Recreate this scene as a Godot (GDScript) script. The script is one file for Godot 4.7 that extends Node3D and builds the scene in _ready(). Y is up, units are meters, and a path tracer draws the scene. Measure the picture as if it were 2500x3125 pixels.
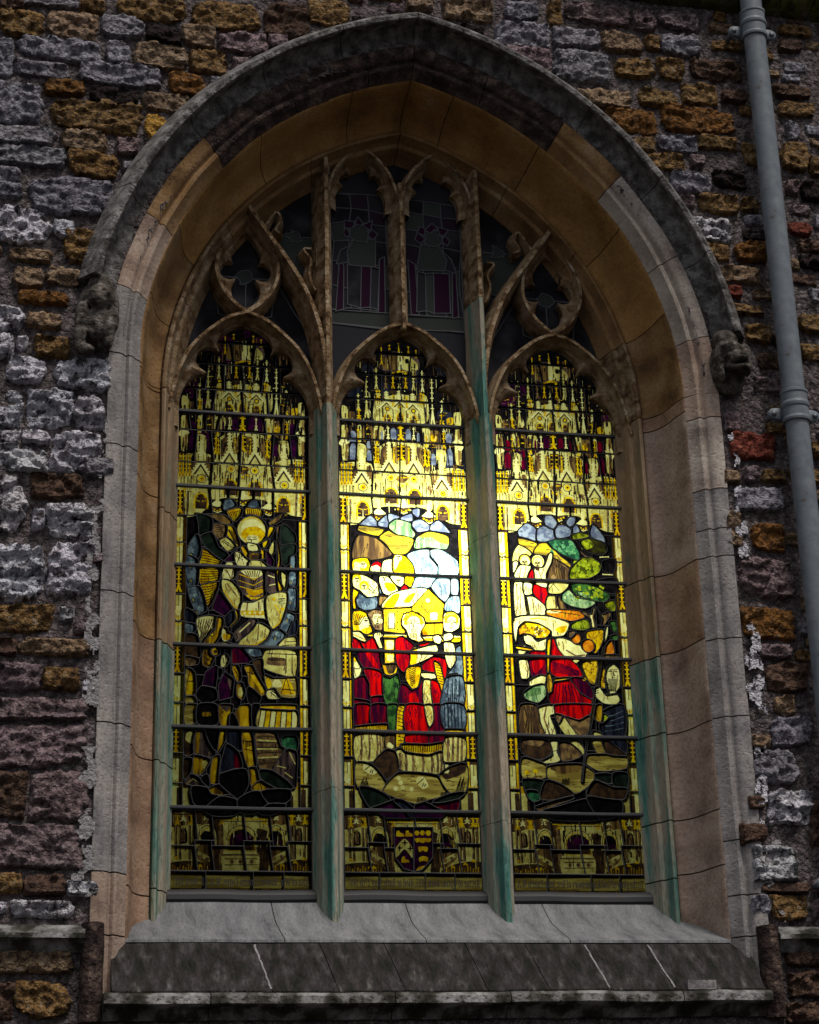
extends Node3D
# A three-light Gothic church window with stained glass, seen from the churchyard.
# Window axes: x from the middle of the window, y up from the line above the inscription,
# z out of the wall with the glass at 0 and the wall face at 0.5. at() turns them into the world.

const GLASS_Y := 2.94
const WALL_Z := 0.5
const ARCH_C := 0.37        # centres of the two-centred arch lie this far past the axis
const ARCH_Y := 2.12        # springing line
var M := {}
var noise := FastNoiseLite.new()
var fine := FastNoiseLite.new()
var cells := FastNoiseLite.new()
var rng := RandomNumberGenerator.new()
var used := {}

func at(x: float, y: float, z: float) -> Vector3:
	return Vector3(x, y + GLASS_Y, z - WALL_Z)

func numbered(called: String) -> String:
	used[called] = used.get(called, -1) + 1
	return called if used[called] == 0 else "%s_%03d" % [called, used[called]]

func thing(called: String, label: String, category: String, where: Vector3, group := "") -> Node3D:
	var o := Node3D.new()
	o.name = numbered(called)
	add_child(o)
	o.position = where
	o.set_meta("label", label)
	o.set_meta("category", category)
	if group != "":
		o.set_meta("group", group)
	return o

func part(called: String, mesh: Mesh, m: Material, parent: Node3D, where := Vector3.ZERO, label := "") -> MeshInstance3D:
	# meshes are built in world coordinates; a part is moved back by the place of its thing
	var o := MeshInstance3D.new()
	o.name = called
	o.mesh = mesh
	if m:
		o.material_override = m
	parent.add_child(o, true)
	o.position = where - parent.global_position
	if label != "":
		o.set_meta("label", label)
	return o

# ------------------------------------------------------------------ materials
func ramp(stops: Array) -> Gradient:
	var g := Gradient.new()
	var offs := PackedFloat32Array()
	var cols := PackedColorArray()
	for s in stops:
		offs.append(s[0])
		cols.append(Color8(s[1], s[2], s[3]))
	g.offsets = offs
	g.colors = cols
	return g

func noise_tex(seed_n: int, freq: float, g: Gradient, size := 512, kind := FastNoiseLite.TYPE_SIMPLEX_SMOOTH, oct := 5) -> NoiseTexture2D:
	var n := FastNoiseLite.new()
	n.seed = seed_n
	n.noise_type = kind
	n.frequency = freq
	n.fractal_octaves = oct
	n.fractal_gain = 0.58
	var t := NoiseTexture2D.new()
	t.width = size
	t.height = size
	t.seamless = true
	t.noise = n
	t.color_ramp = g
	return t

var relief_coarse: NoiseTexture2D
var relief_fine: NoiseTexture2D
var grain: NoiseTexture2D
var grain_soft: NoiseTexture2D

func stone(called: String, seed_n: int, stops: Array, freq := 0.026, per_metre := 1.7, bump := 2.0, rough := 0.93, coarse := true) -> StandardMaterial3D:
	var m := StandardMaterial3D.new()
	m.resource_name = called
	m.albedo_texture = noise_tex(seed_n, freq, ramp(stops))
	m.roughness = rough
	m.metallic_specular = 0.3
	m.uv1_triplanar = true
	m.uv1_world_triplanar = true
	m.uv1_scale = Vector3.ONE * per_metre
	m.heightmap_enabled = true
	m.heightmap_texture = relief_coarse if coarse else relief_fine
	m.heightmap_scale = bump
	m.detail_enabled = true
	m.detail_albedo = grain
	m.detail_blend_mode = BaseMaterial3D.BLEND_MODE_MUL
	m.vertex_color_use_as_albedo = true
	if not coarse:
		m.detail_albedo = grain_soft
	M[called] = m
	return m

func plain(called: String, c: Color, rough := 0.6, metal := 0.0) -> StandardMaterial3D:
	var m := StandardMaterial3D.new()
	m.resource_name = called
	m.albedo_color = c
	m.roughness = rough
	m.metallic = metal
	M[called] = m
	return m

func make_materials() -> void:
	relief_coarse = noise_tex(3, 0.018, ramp([[0.0, 0, 0, 0], [0.35, 60, 60, 60], [0.5, 150, 150, 150], [1.0, 255, 255, 255]]), 1024, FastNoiseLite.TYPE_SIMPLEX, 6)
	relief_fine = noise_tex(9, 0.03, ramp([[0.0, 0, 0, 0], [0.22, 150, 150, 150], [0.3, 205, 205, 205], [1.0, 255, 255, 255]]), 1024, FastNoiseLite.TYPE_SIMPLEX, 6)
	grain = noise_tex(17, 0.09, ramp([[0.0, 120, 112, 118], [0.3, 205, 200, 205], [0.6, 245, 243, 245], [1.0, 255, 255, 255]]), 1024, FastNoiseLite.TYPE_SIMPLEX, 5)
	grain_soft = noise_tex(18, 0.05, ramp([[0.0, 176, 170, 168], [0.3, 222, 219, 218], [0.6, 246, 245, 244], [1.0, 255, 255, 255]]), 1024, FastNoiseLite.TYPE_SIMPLEX, 6)
	stone("stone_gray", 21, [[0.0, 36, 33, 36], [0.26, 74, 70, 76], [0.42, 122, 120, 128], [0.7, 158, 158, 166], [1.0, 186, 186, 194]])
	stone("stone_ochre", 22, [[0.0, 24, 19, 18], [0.26, 60, 46, 32], [0.42, 114, 86, 50], [0.58, 146, 114, 66], [0.72, 146, 126, 96], [0.86, 128, 118, 112], [1.0, 164, 157, 154]])
	stone("stone_rust", 23, [[0.0, 22, 17, 15], [0.28, 66, 45, 26], [0.45, 116, 77, 32], [0.62, 142, 96, 44], [0.8, 132, 108, 80], [1.0, 158, 148, 140]])
	stone("stone_yellow", 24, [[0.0, 110, 76, 24], [0.3, 164, 122, 48], [0.6, 190, 148, 70], [1.0, 205, 172, 110]])
	stone("stone_tan", 25, [[0.0, 34, 28, 26], [0.28, 84, 68, 56], [0.48, 140, 116, 90], [0.68, 166, 142, 112], [0.85, 150, 140, 134], [1.0, 184, 176, 172]])
	stone("stone_pink", 26, [[0.0, 36, 28, 30], [0.28, 78, 64, 66], [0.48, 128, 110, 112], [0.72, 156, 138, 140], [1.0, 180, 170, 174]])
	stone("stone_brown", 27, [[0.0, 34, 26, 22], [0.35, 66, 50, 42], [0.6, 98, 76, 62], [1.0, 132, 108, 92]])
	stone("stone_dark", 28, [[0.0, 14, 10, 11], [0.5, 32, 22, 22], [0.8, 56, 40, 38], [1.0, 110, 100, 100]])
	stone("stone_red", 29, [[0.0, 54, 24, 20], [0.4, 108, 50, 38], [0.7, 140, 74, 58], [1.0, 176, 130, 116]])
	# limewashed stones: flaking white over pitted brown-black stone
	stone("stone_white", 30, [[0.0, 22, 18, 20], [0.30, 42, 35, 37], [0.36, 92, 84, 88], [0.40, 198, 197, 204], [0.7, 226, 226, 232], [1.0, 238, 238, 243]], 0.016, 1.8, 2.4)
	stone("mortar", 31, [[0.0, 44, 38, 38], [0.3, 78, 70, 70], [0.55, 106, 98, 97], [0.75, 128, 120, 119], [1.0, 170, 165, 164]], 0.03, 1.5, 2.4)
	stone("ashlar_ochre", 32, [[0.0, 92, 66, 38], [0.3, 140, 104, 60], [0.6, 164, 126, 76], [0.85, 174, 140, 94], [1.0, 184, 158, 124]], 0.009, 0.8, 0.4, 0.9, false)
	stone("ashlar_brown", 33, [[0.0, 40, 28, 18], [0.3, 84, 60, 38], [0.5, 118, 88, 58], [0.75, 142, 112, 80], [1.0, 160, 136, 108]], 0.01, 1.0, 0.5, 0.92, false)
	stone("tracery_stone", 48, [[0.0, 34, 25, 18], [0.24, 82, 62, 42], [0.42, 124, 100, 72], [0.6, 148, 128, 102], [0.8, 166, 152, 130], [1.0, 184, 174, 160]], 0.02, 1.3, 0.8, 0.92, false)
	stone("ashlar_tawny", 49, [[0.0, 64, 46, 30], [0.3, 112, 84, 54], [0.55, 144, 112, 74], [0.8, 158, 130, 98], [1.0, 172, 152, 128]], 0.009, 0.8, 0.4, 0.9, false)
	stone("ashlar_rose", 50, [[0.0, 96, 74, 60], [0.35, 142, 114, 94], [0.6, 162, 134, 112], [1.0, 178, 156, 138]], 0.009, 0.8, 0.4, 0.9, false)
	stone("ashlar_pink", 34, [[0.0, 98, 80, 72], [0.3, 140, 120, 108], [0.6, 164, 144, 130], [1.0, 182, 166, 154]], 0.009, 0.8, 0.4, 0.9, false)
	stone("ashlar_pale", 35, [[0.0, 112, 102, 96], [0.3, 156, 144, 136], [0.6, 176, 166, 156], [1.0, 194, 186, 178]], 0.009, 0.8, 0.4, 0.9, false)
	stone("ashlar_gray", 36, [[0.0, 78, 75, 76], [0.3, 118, 115, 116], [0.55, 144, 140, 139], [0.8, 158, 152, 149], [1.0, 176, 166, 160]], 0.01, 0.9, 0.45, 0.9, false)
	stone("hood_gray", 37, [[0.0, 34, 32, 31], [0.3, 66, 63, 62], [0.5, 104, 102, 101], [0.72, 140, 139, 138], [1.0, 168, 167, 166]], 0.02, 1.3, 1.4, 0.93, false)
	stone("eroded", 38, [[0.0, 22, 17, 17], [0.3, 44, 35, 33], [0.55, 72, 59, 54], [0.8, 106, 90, 80], [1.0, 140, 124, 114]], 0.018, 1.3, 1.0)
	# mullions: grey-beige stone under blue-green copper stain
	stone("mullion_stone", 39, [[0.0, 40, 84, 78], [0.24, 62, 110, 102], [0.42, 92, 132, 122], [0.52, 138, 140, 126], [0.72, 160, 148, 130], [1.0, 178, 166, 148]], 0.01, 0.6, 0.7, 0.9, false)
	stone("mullion_worn", 53, [[0.0, 60, 86, 78], [0.18, 100, 110, 96], [0.34, 128, 108, 86], [0.6, 148, 126, 100], [1.0, 168, 150, 126]], 0.01, 0.6, 0.5, 0.9, false)
	M["mullion_worn"].uv1_scale = Vector3(1.7, 0.26, 1.7)
	M["mullion_stone"].uv1_scale = Vector3(1.7, 0.26, 1.7)
	stone("sill_stone", 40, [[0.0, 68, 70, 72], [0.3, 104, 106, 109], [0.65, 124, 126, 129], [0.9, 140, 141, 142], [1.0, 158, 157, 156]], 0.012, 0.8, 0.4, 0.85, false)
	stone("apron_stone", 41, [[0.0, 12, 14, 8], [0.25, 24, 26, 18], [0.42, 38, 36, 34], [0.6, 54, 49, 50], [0.78, 74, 72, 70], [0.9, 102, 100, 97], [1.0, 150, 150, 146]], 0.022, 1.1, 1.2, 0.88, false)
	stone("lip_stone", 42, [[0.0, 18, 19, 14], [0.35, 42, 42, 34], [0.5, 70, 68, 64], [0.62, 122, 121, 120], [1.0, 176, 175, 175]], 0.012, 0.9, 0.9, 0.9, false)
	M["apron_stone"].uv1_scale = Vector3(1.3, 0.75, 0.75)
	M["sill_stone"].uv1_scale = Vector3(1.8, 0.5, 0.5)
	stone("mossy_stone", 43, [[0.0, 26, 28, 14], [0.35, 54, 58, 24], [0.55, 92, 96, 34], [0.7, 84, 80, 62], [1.0, 120, 116, 104]], 0.014, 1.2, 1.0)
	stone("carved_stone", 44, [[0.0, 22, 20, 19], [0.35, 50, 46, 42], [0.55, 84, 78, 70], [0.75, 118, 112, 106], [1.0, 166, 162, 160]], 0.02, 1.6, 0.8)
	stone("pale_mortar", 45, [[0.0, 110, 108, 108], [0.5, 150, 148, 148], [1.0, 178, 176, 176]], 0.03, 2.0, 0.8)
	stone("paving", 46, [[0.0, 40, 40, 36], [0.5, 62, 60, 56], [1.0, 84, 82, 78]], 0.02, 0.5, 0.6)
	stone("interior_plaster", 47, [[0.0, 40, 36, 30], [1.0, 62, 56, 48]], 0.01, 0.5, 0.1, 0.95, false)
	plain("lead", Color8(20, 20, 24), 0.62, 0.0)
	plain("iron", Color8(38, 38, 43), 0.6, 0.0)
	# old paint, chalky in patches, chipped down to primer and rust here and there
	stone("pipe_paint", 52, [[0.0, 74, 48, 34], [0.16, 78, 70, 66], [0.2, 88, 94, 101], [0.5, 98, 105, 112], [0.75, 107, 113, 119], [1.0, 128, 131, 134]], 0.012, 1.4, 0.12, 0.5, false)
	M["pipe_paint"].detail_enabled = false
	plain("bolt_metal", Color8(96, 100, 106), 0.5, 0.3)
	plain("glass_paint", Color8(16, 12, 10), 0.8)
	plain("scratch", Color8(36, 46, 44), 0.9)
	var g := StandardMaterial3D.new()
	g.resource_name = "dark_glass"
	g.albedo_texture = noise_tex(60, 0.012, ramp([[0.0, 17, 17, 20], [0.5, 32, 32, 37], [1.0, 56, 55, 58]]), 256)
	g.uv1_triplanar = true
	g.uv1_scale = Vector3.ONE * 1.5
	g.uv1_world_triplanar = true
	g.roughness = 0.5
	g.metallic_specular = 0.12
	M["dark_glass"] = g
	for k in [["purple_glass", Color8(40, 14, 37)], ["olive_glass", Color8(52, 56, 54)], ["slate_glass", Color8(40, 40, 46)], ["mauve_glass", Color8(38, 28, 38)]]:
		plain(k[0], k[1], 0.5).metallic_specular = 0.12

# ------------------------------------------------------------------ mesh tools
func begin() -> SurfaceTool:
	var st := SurfaceTool.new()
	st.begin(Mesh.PRIMITIVE_TRIANGLES)
	st.set_color(Color.WHITE)
	return st

func finish(st: SurfaceTool) -> ArrayMesh:
	st.generate_normals()
	return st.commit()

func quad(st: SurfaceTool, a: Vector3, b: Vector3, c: Vector3, d: Vector3) -> void:
	st.add_vertex(a); st.add_vertex(b); st.add_vertex(c)
	st.add_vertex(a); st.add_vertex(c); st.add_vertex(d)

func box(st: SurfaceTool, lo: Vector3, hi: Vector3) -> void:
	st.set_smooth_group(-1)
	var p := []
	for k in 8:
		p.append(Vector3(hi.x if k & 1 else lo.x, hi.y if k & 2 else lo.y, hi.z if k & 4 else lo.z))
	for f in [[4, 6, 7, 5], [1, 3, 2, 0], [0, 2, 6, 4], [5, 7, 3, 1], [6, 2, 3, 7], [0, 4, 5, 1]]:
		quad(st, p[f[0]], p[f[1]], p[f[2]], p[f[3]])

func grid_mesh(pos: Array, nx: int, ny: int, skip := PackedByteArray(), tint := Color.WHITE) -> ArrayMesh:
	# pos: (ny+1) rows of (nx+1) points, rows upwards, seen from the front
	var v := PackedVector3Array()
	var n := PackedVector3Array()
	var col := PackedColorArray()
	var ix := PackedInt32Array()
	v.resize((nx + 1) * (ny + 1))
	n.resize(v.size())
	col.resize(v.size())
	for j in ny + 1:
		for i in nx + 1:
			v[j * (nx + 1) + i] = pos[j * (nx + 1) + i]
	for j in ny + 1:
		for i in nx + 1:
			var k := j * (nx + 1) + i
			var a := v[k + (1 if i < nx else 0)] - v[k - (1 if i > 0 else 0)]
			var b := v[k + (nx + 1 if j < ny else 0)] - v[k - (nx + 1 if j > 0 else 0)]
			n[k] = a.cross(b).normalized()
			col[k] = tint
	for j in ny:
		for i in nx:
			if skip.size() and skip[j * nx + i]:
				continue
			var k := j * (nx + 1) + i
			ix.append_array([k, k + nx + 1, k + nx + 2, k, k + nx + 2, k + 1])
	var arr := []
	arr.resize(Mesh.ARRAY_MAX)
	arr[Mesh.ARRAY_VERTEX] = v
	arr[Mesh.ARRAY_NORMAL] = n
	arr[Mesh.ARRAY_COLOR] = col
	arr[Mesh.ARRAY_INDEX] = ix
	var m := ArrayMesh.new()
	m.add_surface_from_arrays(Mesh.PRIMITIVE_TRIANGLES, arr)
	return m

func ring_point(side: float, s: Array, px: float, pz: float) -> Vector3:
	# s = ["j", height] on the jamb or ["a", share of the way round the arch]
	if s[0] == "j":
		return at(side * px, s[1], pz)
	var r := px + ARCH_C
	var th: float = s[1] * acos(ARCH_C / r)
	return at(side * (r * cos(th) - ARCH_C), ARCH_Y + r * sin(th), pz)

func ring_block(side: float, prof: Array, stations: Array, tint: Color, wear: float) -> ArrayMesh:
	var st := begin()
	st.set_color(tint)
	var n := prof.size()
	var pts := []
	for s in stations:
		var row := []
		for p in prof:
			var w := ring_point(side, s, p.x, p.y)
			if wear > 0.0:
				var q := w * 26.0
				var bite: float = maxf(0.0, noise.get_noise_3d(q.x * 1.3, q.y * 1.3, q.z * 1.3) + 0.1)
				w += Vector3(noise.get_noise_3d(q.x, q.y, q.z), noise.get_noise_3d(q.y, q.z, q.x + 40.0), 0.0) * wear
				w.z -= bite * wear * 1.6
			row.append(w)
		pts.append(row)
	var poly := PackedVector2Array()
	for p in prof:
		poly.append(p)
	var ccw := not Geometry2D.is_polygon_clockwise(poly)
	var flip := ccw == (side > 0.0)
	var group := 1
	for j in n:
		var a: Vector2 = prof[j] - prof[(j - 1 + n) % n]
		var b: Vector2 = prof[(j + 1) % n] - prof[j]
		if absf(a.angle_to(b)) > 0.5:
			group += 1
		st.set_smooth_group(group)
		for i in stations.size() - 1:
			var A: Vector3 = pts[i][j]
			var B: Vector3 = pts[i + 1][j]
			var C: Vector3 = pts[i + 1][(j + 1) % n]
			var D: Vector3 = pts[i][(j + 1) % n]
			if flip:
				quad(st, A, D, C, B)
			else:
				quad(st, A, B, C, D)
	st.set_smooth_group(-1)
	var tri := Geometry2D.triangulate_polygon(poly)
	for e in [0, stations.size() - 1]:
		for k in range(0, tri.size(), 3):
			st.add_vertex(pts[e][tri[k]]); st.add_vertex(pts[e][tri[k + 1]]); st.add_vertex(pts[e][tri[k + 2]])
	return finish(st)

func bar_sweep(st: SurfaceTool, path: Array, prof: Array, wear := 0.0) -> void:
	# path: points in the window plane; prof: (offset to the left of travel, z) from left to right over the nose
	var rows := []
	for i in path.size():
		var p: Vector2 = path[i]
		var t: Vector2 = (path[mini(i + 1, path.size() - 1)] - path[maxi(i - 1, 0)]).normalized()
		var nn := Vector2(-t.y, t.x)
		var row := []
		for q in prof:
			var w := at(p.x + nn.x * q.x, p.y + nn.y * q.x, q.y)
			if wear > 0.0:
				var k := w * 40.0
				w += Vector3(noise.get_noise_3d(k.x, k.y, k.z), noise.get_noise_3d(k.y, k.z, k.x), noise.get_noise_3d(k.z, k.x, k.y)) * wear
			row.append(w)
		rows.append(row)
	var group := 1
	for j in prof.size() - 1:
		if j > 0:
			var a: Vector2 = prof[j] - prof[j - 1]
			var b: Vector2 = prof[j + 1] - prof[j]
			if absf(a.angle_to(b)) > 0.5:
				group += 1
		st.set_smooth_group(group)
		for i in path.size() - 1:
			quad(st, rows[i][j], rows[i + 1][j], rows[i + 1][j + 1], rows[i][j + 1])
	st.set_smooth_group(-1)
	for e in [0, path.size() - 1]:
		for j in range(1, prof.size() - 1):
			st.add_vertex(rows[e][0]); st.add_vertex(rows[e][j]); st.add_vertex(rows[e][j + 1])

func curve(pts: Array, steps := 6) -> Array:
	# Catmull-Rom through the points
	var out := []
	for i in pts.size() - 1:
		var p0: Vector2 = pts[maxi(i - 1, 0)]
		var p3: Vector2 = pts[mini(i + 2, pts.size() - 1)]
		for k in steps:
			var t := float(k) / steps
			out.append((pts[i] as Vector2).cubic_interpolate(pts[i + 1], p0, p3, t))
	out.append(pts[-1])
	return out

func mirror_path(half: Array, dx := 0.0) -> Array:
	# half runs from the top (x = 0) down the right side; gives the whole outline from lower left over the top to lower right
	var out := []
	for i in range(half.size() - 1, 0, -1):
		out.append(Vector2(dx - half[i].x, half[i].y))
	for p in half:
		out.append(Vector2(dx + p.x, p.y))
	return out

func relief_plate(outer: PackedVector2Array, holes: Array, step: float, top: float, slope: float, edge := 0.04) -> ArrayMesh:
	# a carved plate: rises from the edge of its openings to a flat face, bounded by outer
	var lo := outer[0]
	var hi := outer[0]
	for p in outer:
		lo = lo.min(p)
		hi = hi.max(p)
	var nx := int(ceil((hi.x - lo.x) / step))
	var ny := int(ceil((hi.y - lo.y) / step))
	var f := PackedFloat32Array()
	f.resize((nx + 1) * (ny + 1))
	for j in ny + 1:
		for i in nx + 1:
			var p := lo + Vector2(i, j) * step
			var d := 1e9
			var inside := false
			for h in holes:
				if Geometry2D.is_point_in_polygon(p, h):
					inside = true
				for k in h.size():
					d = minf(d, p.distance_squared_to(Geometry2D.get_closest_point_to_segment(p, h[k], h[(k + 1) % h.size()])))
			f[j * (nx + 1) + i] = -sqrt(d) if inside else sqrt(d)
	var st := begin()
	st.set_smooth_group(1)
	for j in ny:
		for i in nx:
			var mid := lo + Vector2(i + 0.5, j + 0.5) * step
			if not Geometry2D.is_point_in_polygon(mid, outer):
				continue
			var c := [Vector2i(i, j), Vector2i(i, j + 1), Vector2i(i + 1, j + 1), Vector2i(i + 1, j)]
			var ring := []
			for k in 4:
				var a: Vector2i = c[k]
				var b: Vector2i = c[(k + 1) % 4]
				var fa := f[a.y * (nx + 1) + a.x]
				var fb := f[b.y * (nx + 1) + b.x]
				if fa >= 0.0:
					ring.append([lo + Vector2(a) * step, fa])
				if (fa >= 0.0) != (fb >= 0.0):
					ring.append([lo + Vector2(a).lerp(Vector2(b), fa / (fa - fb)) * step, 0.0])
			var w := []
			for r in ring:
				var h: float = clampf(r[1] / slope, 0.0, 1.0)
				var p: Vector2 = r[0]
				w.append(at(p.x, p.y, edge + (top - edge) * pow(h, 0.75) + 0.002 * fine.get_noise_2d(p.x * 900.0, p.y * 900.0)))
			st.set_smooth_group(1)
			for k in range(1, w.size() - 1):
				st.add_vertex(w[0]); st.add_vertex(w[k]); st.add_vertex(w[k + 1])
			st.set_smooth_group(2)
			for k in ring.size():
				var nx_k := (k + 1) % ring.size()
				if ring.size() > 2 and ring[k][1] == 0.0 and ring[nx_k][1] == 0.0:
					var down := Vector3(0, 0, -edge - 0.012)
					quad(st, w[k], w[k] + down, w[nx_k] + down, w[nx_k])
	return finish(st)

func lathe(st: SurfaceTool, axis: Vector3, prof: Array, sides := 28) -> void:
	# prof: (radius, height) upwards round a vertical axis
	for j in prof.size() - 1:
		st.set_smooth_group(j + 1)
		for k in sides:
			var a := TAU * k / sides
			var b := TAU * (k + 1) / sides
			var p: Vector2 = prof[j]
			var q: Vector2 = prof[j + 1]
			quad(st, axis + Vector3(cos(a) * p.x, p.y, sin(a) * p.x), axis + Vector3(cos(b) * p.x, p.y, sin(b) * p.x), axis + Vector3(cos(b) * q.x, q.y, sin(b) * q.x), axis + Vector3(cos(a) * q.x, q.y, sin(a) * q.x))

func blob(prims: Array, lo: Vector3, hi: Vector3, cell: float, blend: float, rough: float) -> ArrayMesh:
	# surface nets over ellipsoids [centre, radii, add] joined with a smooth minimum; add = -1 carves
	var nn := Vector3i(((hi - lo) / cell).ceil())
	var sx := nn.x + 1
	var sy := nn.y + 1
	var f := PackedFloat32Array()
	f.resize(sx * sy * (nn.z + 1))
	for z in nn.z + 1:
		for y in sy:
			for x in sx:
				var p := lo + Vector3(x, y, z) * cell
				var d := 1.0
				for e in prims:
					var q: Vector3 = (p - e[0]) / e[1]
					var l: float = (q.length() - 1.0) * minf(e[1].x, minf(e[1].y, e[1].z))
					if e[2] > 0:
						var h := clampf(0.5 + 0.5 * (d - l) / blend, 0.0, 1.0)
						d = lerpf(d, l, h) - blend * h * (1.0 - h)
					else:
						d = maxf(d, -l)
				f[(z * sy + y) * sx + x] = d + rough * noise.get_noise_3d(p.x * 90.0, p.y * 90.0, p.z * 90.0)
	var vid := {}
	var v := PackedVector3Array()
	for z in nn.z:
		for y in nn.y:
			for x in nn.x:
				var acc := Vector3.ZERO
				var cnt := 0
				var val := []
				for k in 8:
					val.append(f[((z + (k >> 2)) * sy + y + ((k >> 1) & 1)) * sx + x + (k & 1)])
				for e in [[0, 1], [2, 3], [4, 5], [6, 7], [0, 2], [1, 3], [4, 6], [5, 7], [0, 4], [1, 5], [2, 6], [3, 7]]:
					var a: float = val[e[0]]
					var b: float = val[e[1]]
					if (a < 0.0) != (b < 0.0):
						var pa := Vector3(e[0] & 1, (e[0] >> 1) & 1, e[0] >> 2)
						var pb := Vector3(e[1] & 1, (e[1] >> 1) & 1, e[1] >> 2)
						acc += pa.lerp(pb, a / (a - b))
						cnt += 1
				if cnt:
					vid[Vector3i(x, y, z)] = v.size()
					v.append(lo + (Vector3(x, y, z) + acc / cnt) * cell)
	var st := begin()
	st.set_smooth_group(1)
	for c in vid:
		for ax in 3:
			var u := (ax + 1) % 3
			var w := (ax + 2) % 3
			var du := Vector3i.ZERO
			var dw := Vector3i.ZERO
			var da := Vector3i.ZERO
			du[u] = 1
			dw[w] = 1
			da[ax] = 1
			var c1: Vector3i = c - du
			var c2: Vector3i = c - dw
			var c3: Vector3i = c - du - dw
			if not (vid.has(c1) and vid.has(c2) and vid.has(c3)):
				continue
			var a: float = f[(c.z * sy + c.y) * sx + c.x]
			var e: Vector3i = c + da
			var b: float = f[(e.z * sy + e.y) * sx + e.x]
			if (a < 0.0) == (b < 0.0):
				continue
			if a < 0.0:
				quad(st, v[vid[c]], v[vid[c2]], v[vid[c3]], v[vid[c1]])
			else:
				quad(st, v[vid[c]], v[vid[c1]], v[vid[c3]], v[vid[c2]])
	return finish(st)

# ------------------------------------------------------------------ glass painting
# u: mm from the left edge of a light, v: mm above the line over the inscription
const TEX_W := 450
const TEX_H := 1950
const PX := 0.75            # texture pixels per mm
const V_TOP := 2520.0
# letter: two tones of the glass and which way they streak (0 blotches, 1 upright, 2 level)
const TONES := {
	"c": [228, 221, 148, 194, 182, 108, 0], "w": [243, 240, 186, 226, 218, 152, 0], "y": [238, 204, 18, 204, 152, 10, 0], "Y": [216, 184, 46, 130, 110, 44, 2],
	"t": [146, 116, 82, 92, 70, 60, 0], "T": [136, 106, 62, 74, 54, 44, 1], "n": [78, 56, 44, 48, 36, 36, 0], "k": [26, 22, 30, 14, 13, 18, 0],
	"b": [112, 130, 160, 62, 76, 104, 0], "i": [42, 46, 72, 20, 22, 38, 1], "l": [140, 150, 186, 92, 100, 142, 0], "s": [156, 178, 200, 104, 126, 152, 0],
	"r": [214, 10, 12, 128, 4, 22, 1], "d": [112, 6, 36, 48, 6, 44, 1], "p": [66, 12, 66, 34, 12, 46, 0], "g": [66, 112, 56, 28, 56, 32, 0], "G": [58, 124, 92, 30, 70, 58, 0],
	"o": [138, 146, 28, 66, 74, 20, 0], "e": [164, 190, 148, 96, 130, 100, 1], "f": [204, 160, 26, 100, 70, 24, 1], "u": [236, 200, 40, 204, 158, 24, 0], "a": [226, 142, 28, 190, 102, 22, 0],
	"h": [176, 188, 40, 120, 140, 36, 0], "H": [110, 170, 130, 70, 130, 96, 0], "j": [34, 46, 44, 20, 28, 30, 0], "z": [58, 58, 22, 30, 26, 22, 0], "m": [112, 92, 92, 58, 44, 58, 1], "v": [204, 188, 108, 150, 128, 66, 2],
}
var pix: PackedByteArray
var blotch: PackedByteArray
var streak: PackedByteArray
var lancet_tone := "l"

func paint_start() -> void:
	var n := FastNoiseLite.new()
	n.seed = 5
	n.frequency = 0.028
	n.fractal_octaves = 4
	if blotch.is_empty():
		blotch = n.get_image(512, 512).get_data()
		n.frequency = 0.02
		streak = n.get_image(512, 512).get_data()
	pix = PackedByteArray()
	pix.resize(TEX_W * TEX_H * 3)

func tone_fill(poly: PackedVector2Array, tone: String) -> void:
	var t: Array = TONES[tone]
	var way: int = t[6]
	var lo := 1e9
	var hi := -1e9
	var q := PackedVector2Array()
	for p in poly:
		var w := Vector2(p.x * PX, (V_TOP - p.y) * PX)
		q.append(w)
		lo = minf(lo, w.y)
		hi = maxf(hi, w.y)
	var shift := int(lo * 3.7 + q[0].x * 5.3) % 512
	for y in range(maxi(0, int(lo)), mini(TEX_H, int(hi) + 1)):
		var xs := []
		var yc := y + 0.5
		for k in q.size():
			var a := q[k]
			var b := q[(k + 1) % q.size()]
			if (a.y <= yc) != (b.y <= yc):
				xs.append(a.x + (yc - a.y) / (b.y - a.y) * (b.x - a.x))
		xs.sort()
		for k in range(0, xs.size() - 1, 2):
			for x in range(maxi(0, int(ceil(xs[k] - 0.5))), mini(TEX_W, int(floor(xs[k + 1] - 0.5)) + 1)):
				var n: int
				if way == 1:
					n = streak[((y / 5 + shift) % 512) * 512 + (x * 2 + shift) % 512]
				elif way == 2:
					n = streak[((y * 2 + shift) % 512) * 512 + (x / 4 + shift) % 512]
				else:
					n = blotch[((y + shift) % 512) * 512 + (x + shift) % 512]
				var f := clampi((n - 88) * 3, 0, 255)
				var o := (y * TEX_W + x) * 3
				pix[o] = t[0] + (t[3] - t[0]) * f / 255
				pix[o + 1] = t[1] + (t[4] - t[1]) * f / 255
				pix[o + 2] = t[2] + (t[5] - t[2]) * f / 255

func points(row: Array, from: int) -> PackedVector2Array:
	var p := PackedVector2Array()
	for k in range(from, row.size() - 1, 2):
		p.append(Vector2(row[k], row[k + 1]))
	return p

func disc(u: float, v: float, r: float, sides := 16) -> PackedVector2Array:
	var p := PackedVector2Array()
	for k in sides:
		p.append(Vector2(u + r * cos(TAU * k / sides), v + r * sin(TAU * k / sides)))
	return p

func rect(u: float, v: float, w: float, h: float) -> PackedVector2Array:
	return PackedVector2Array([Vector2(u, v), Vector2(u + w, v), Vector2(u + w, v + h), Vector2(u, v + h)])

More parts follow.
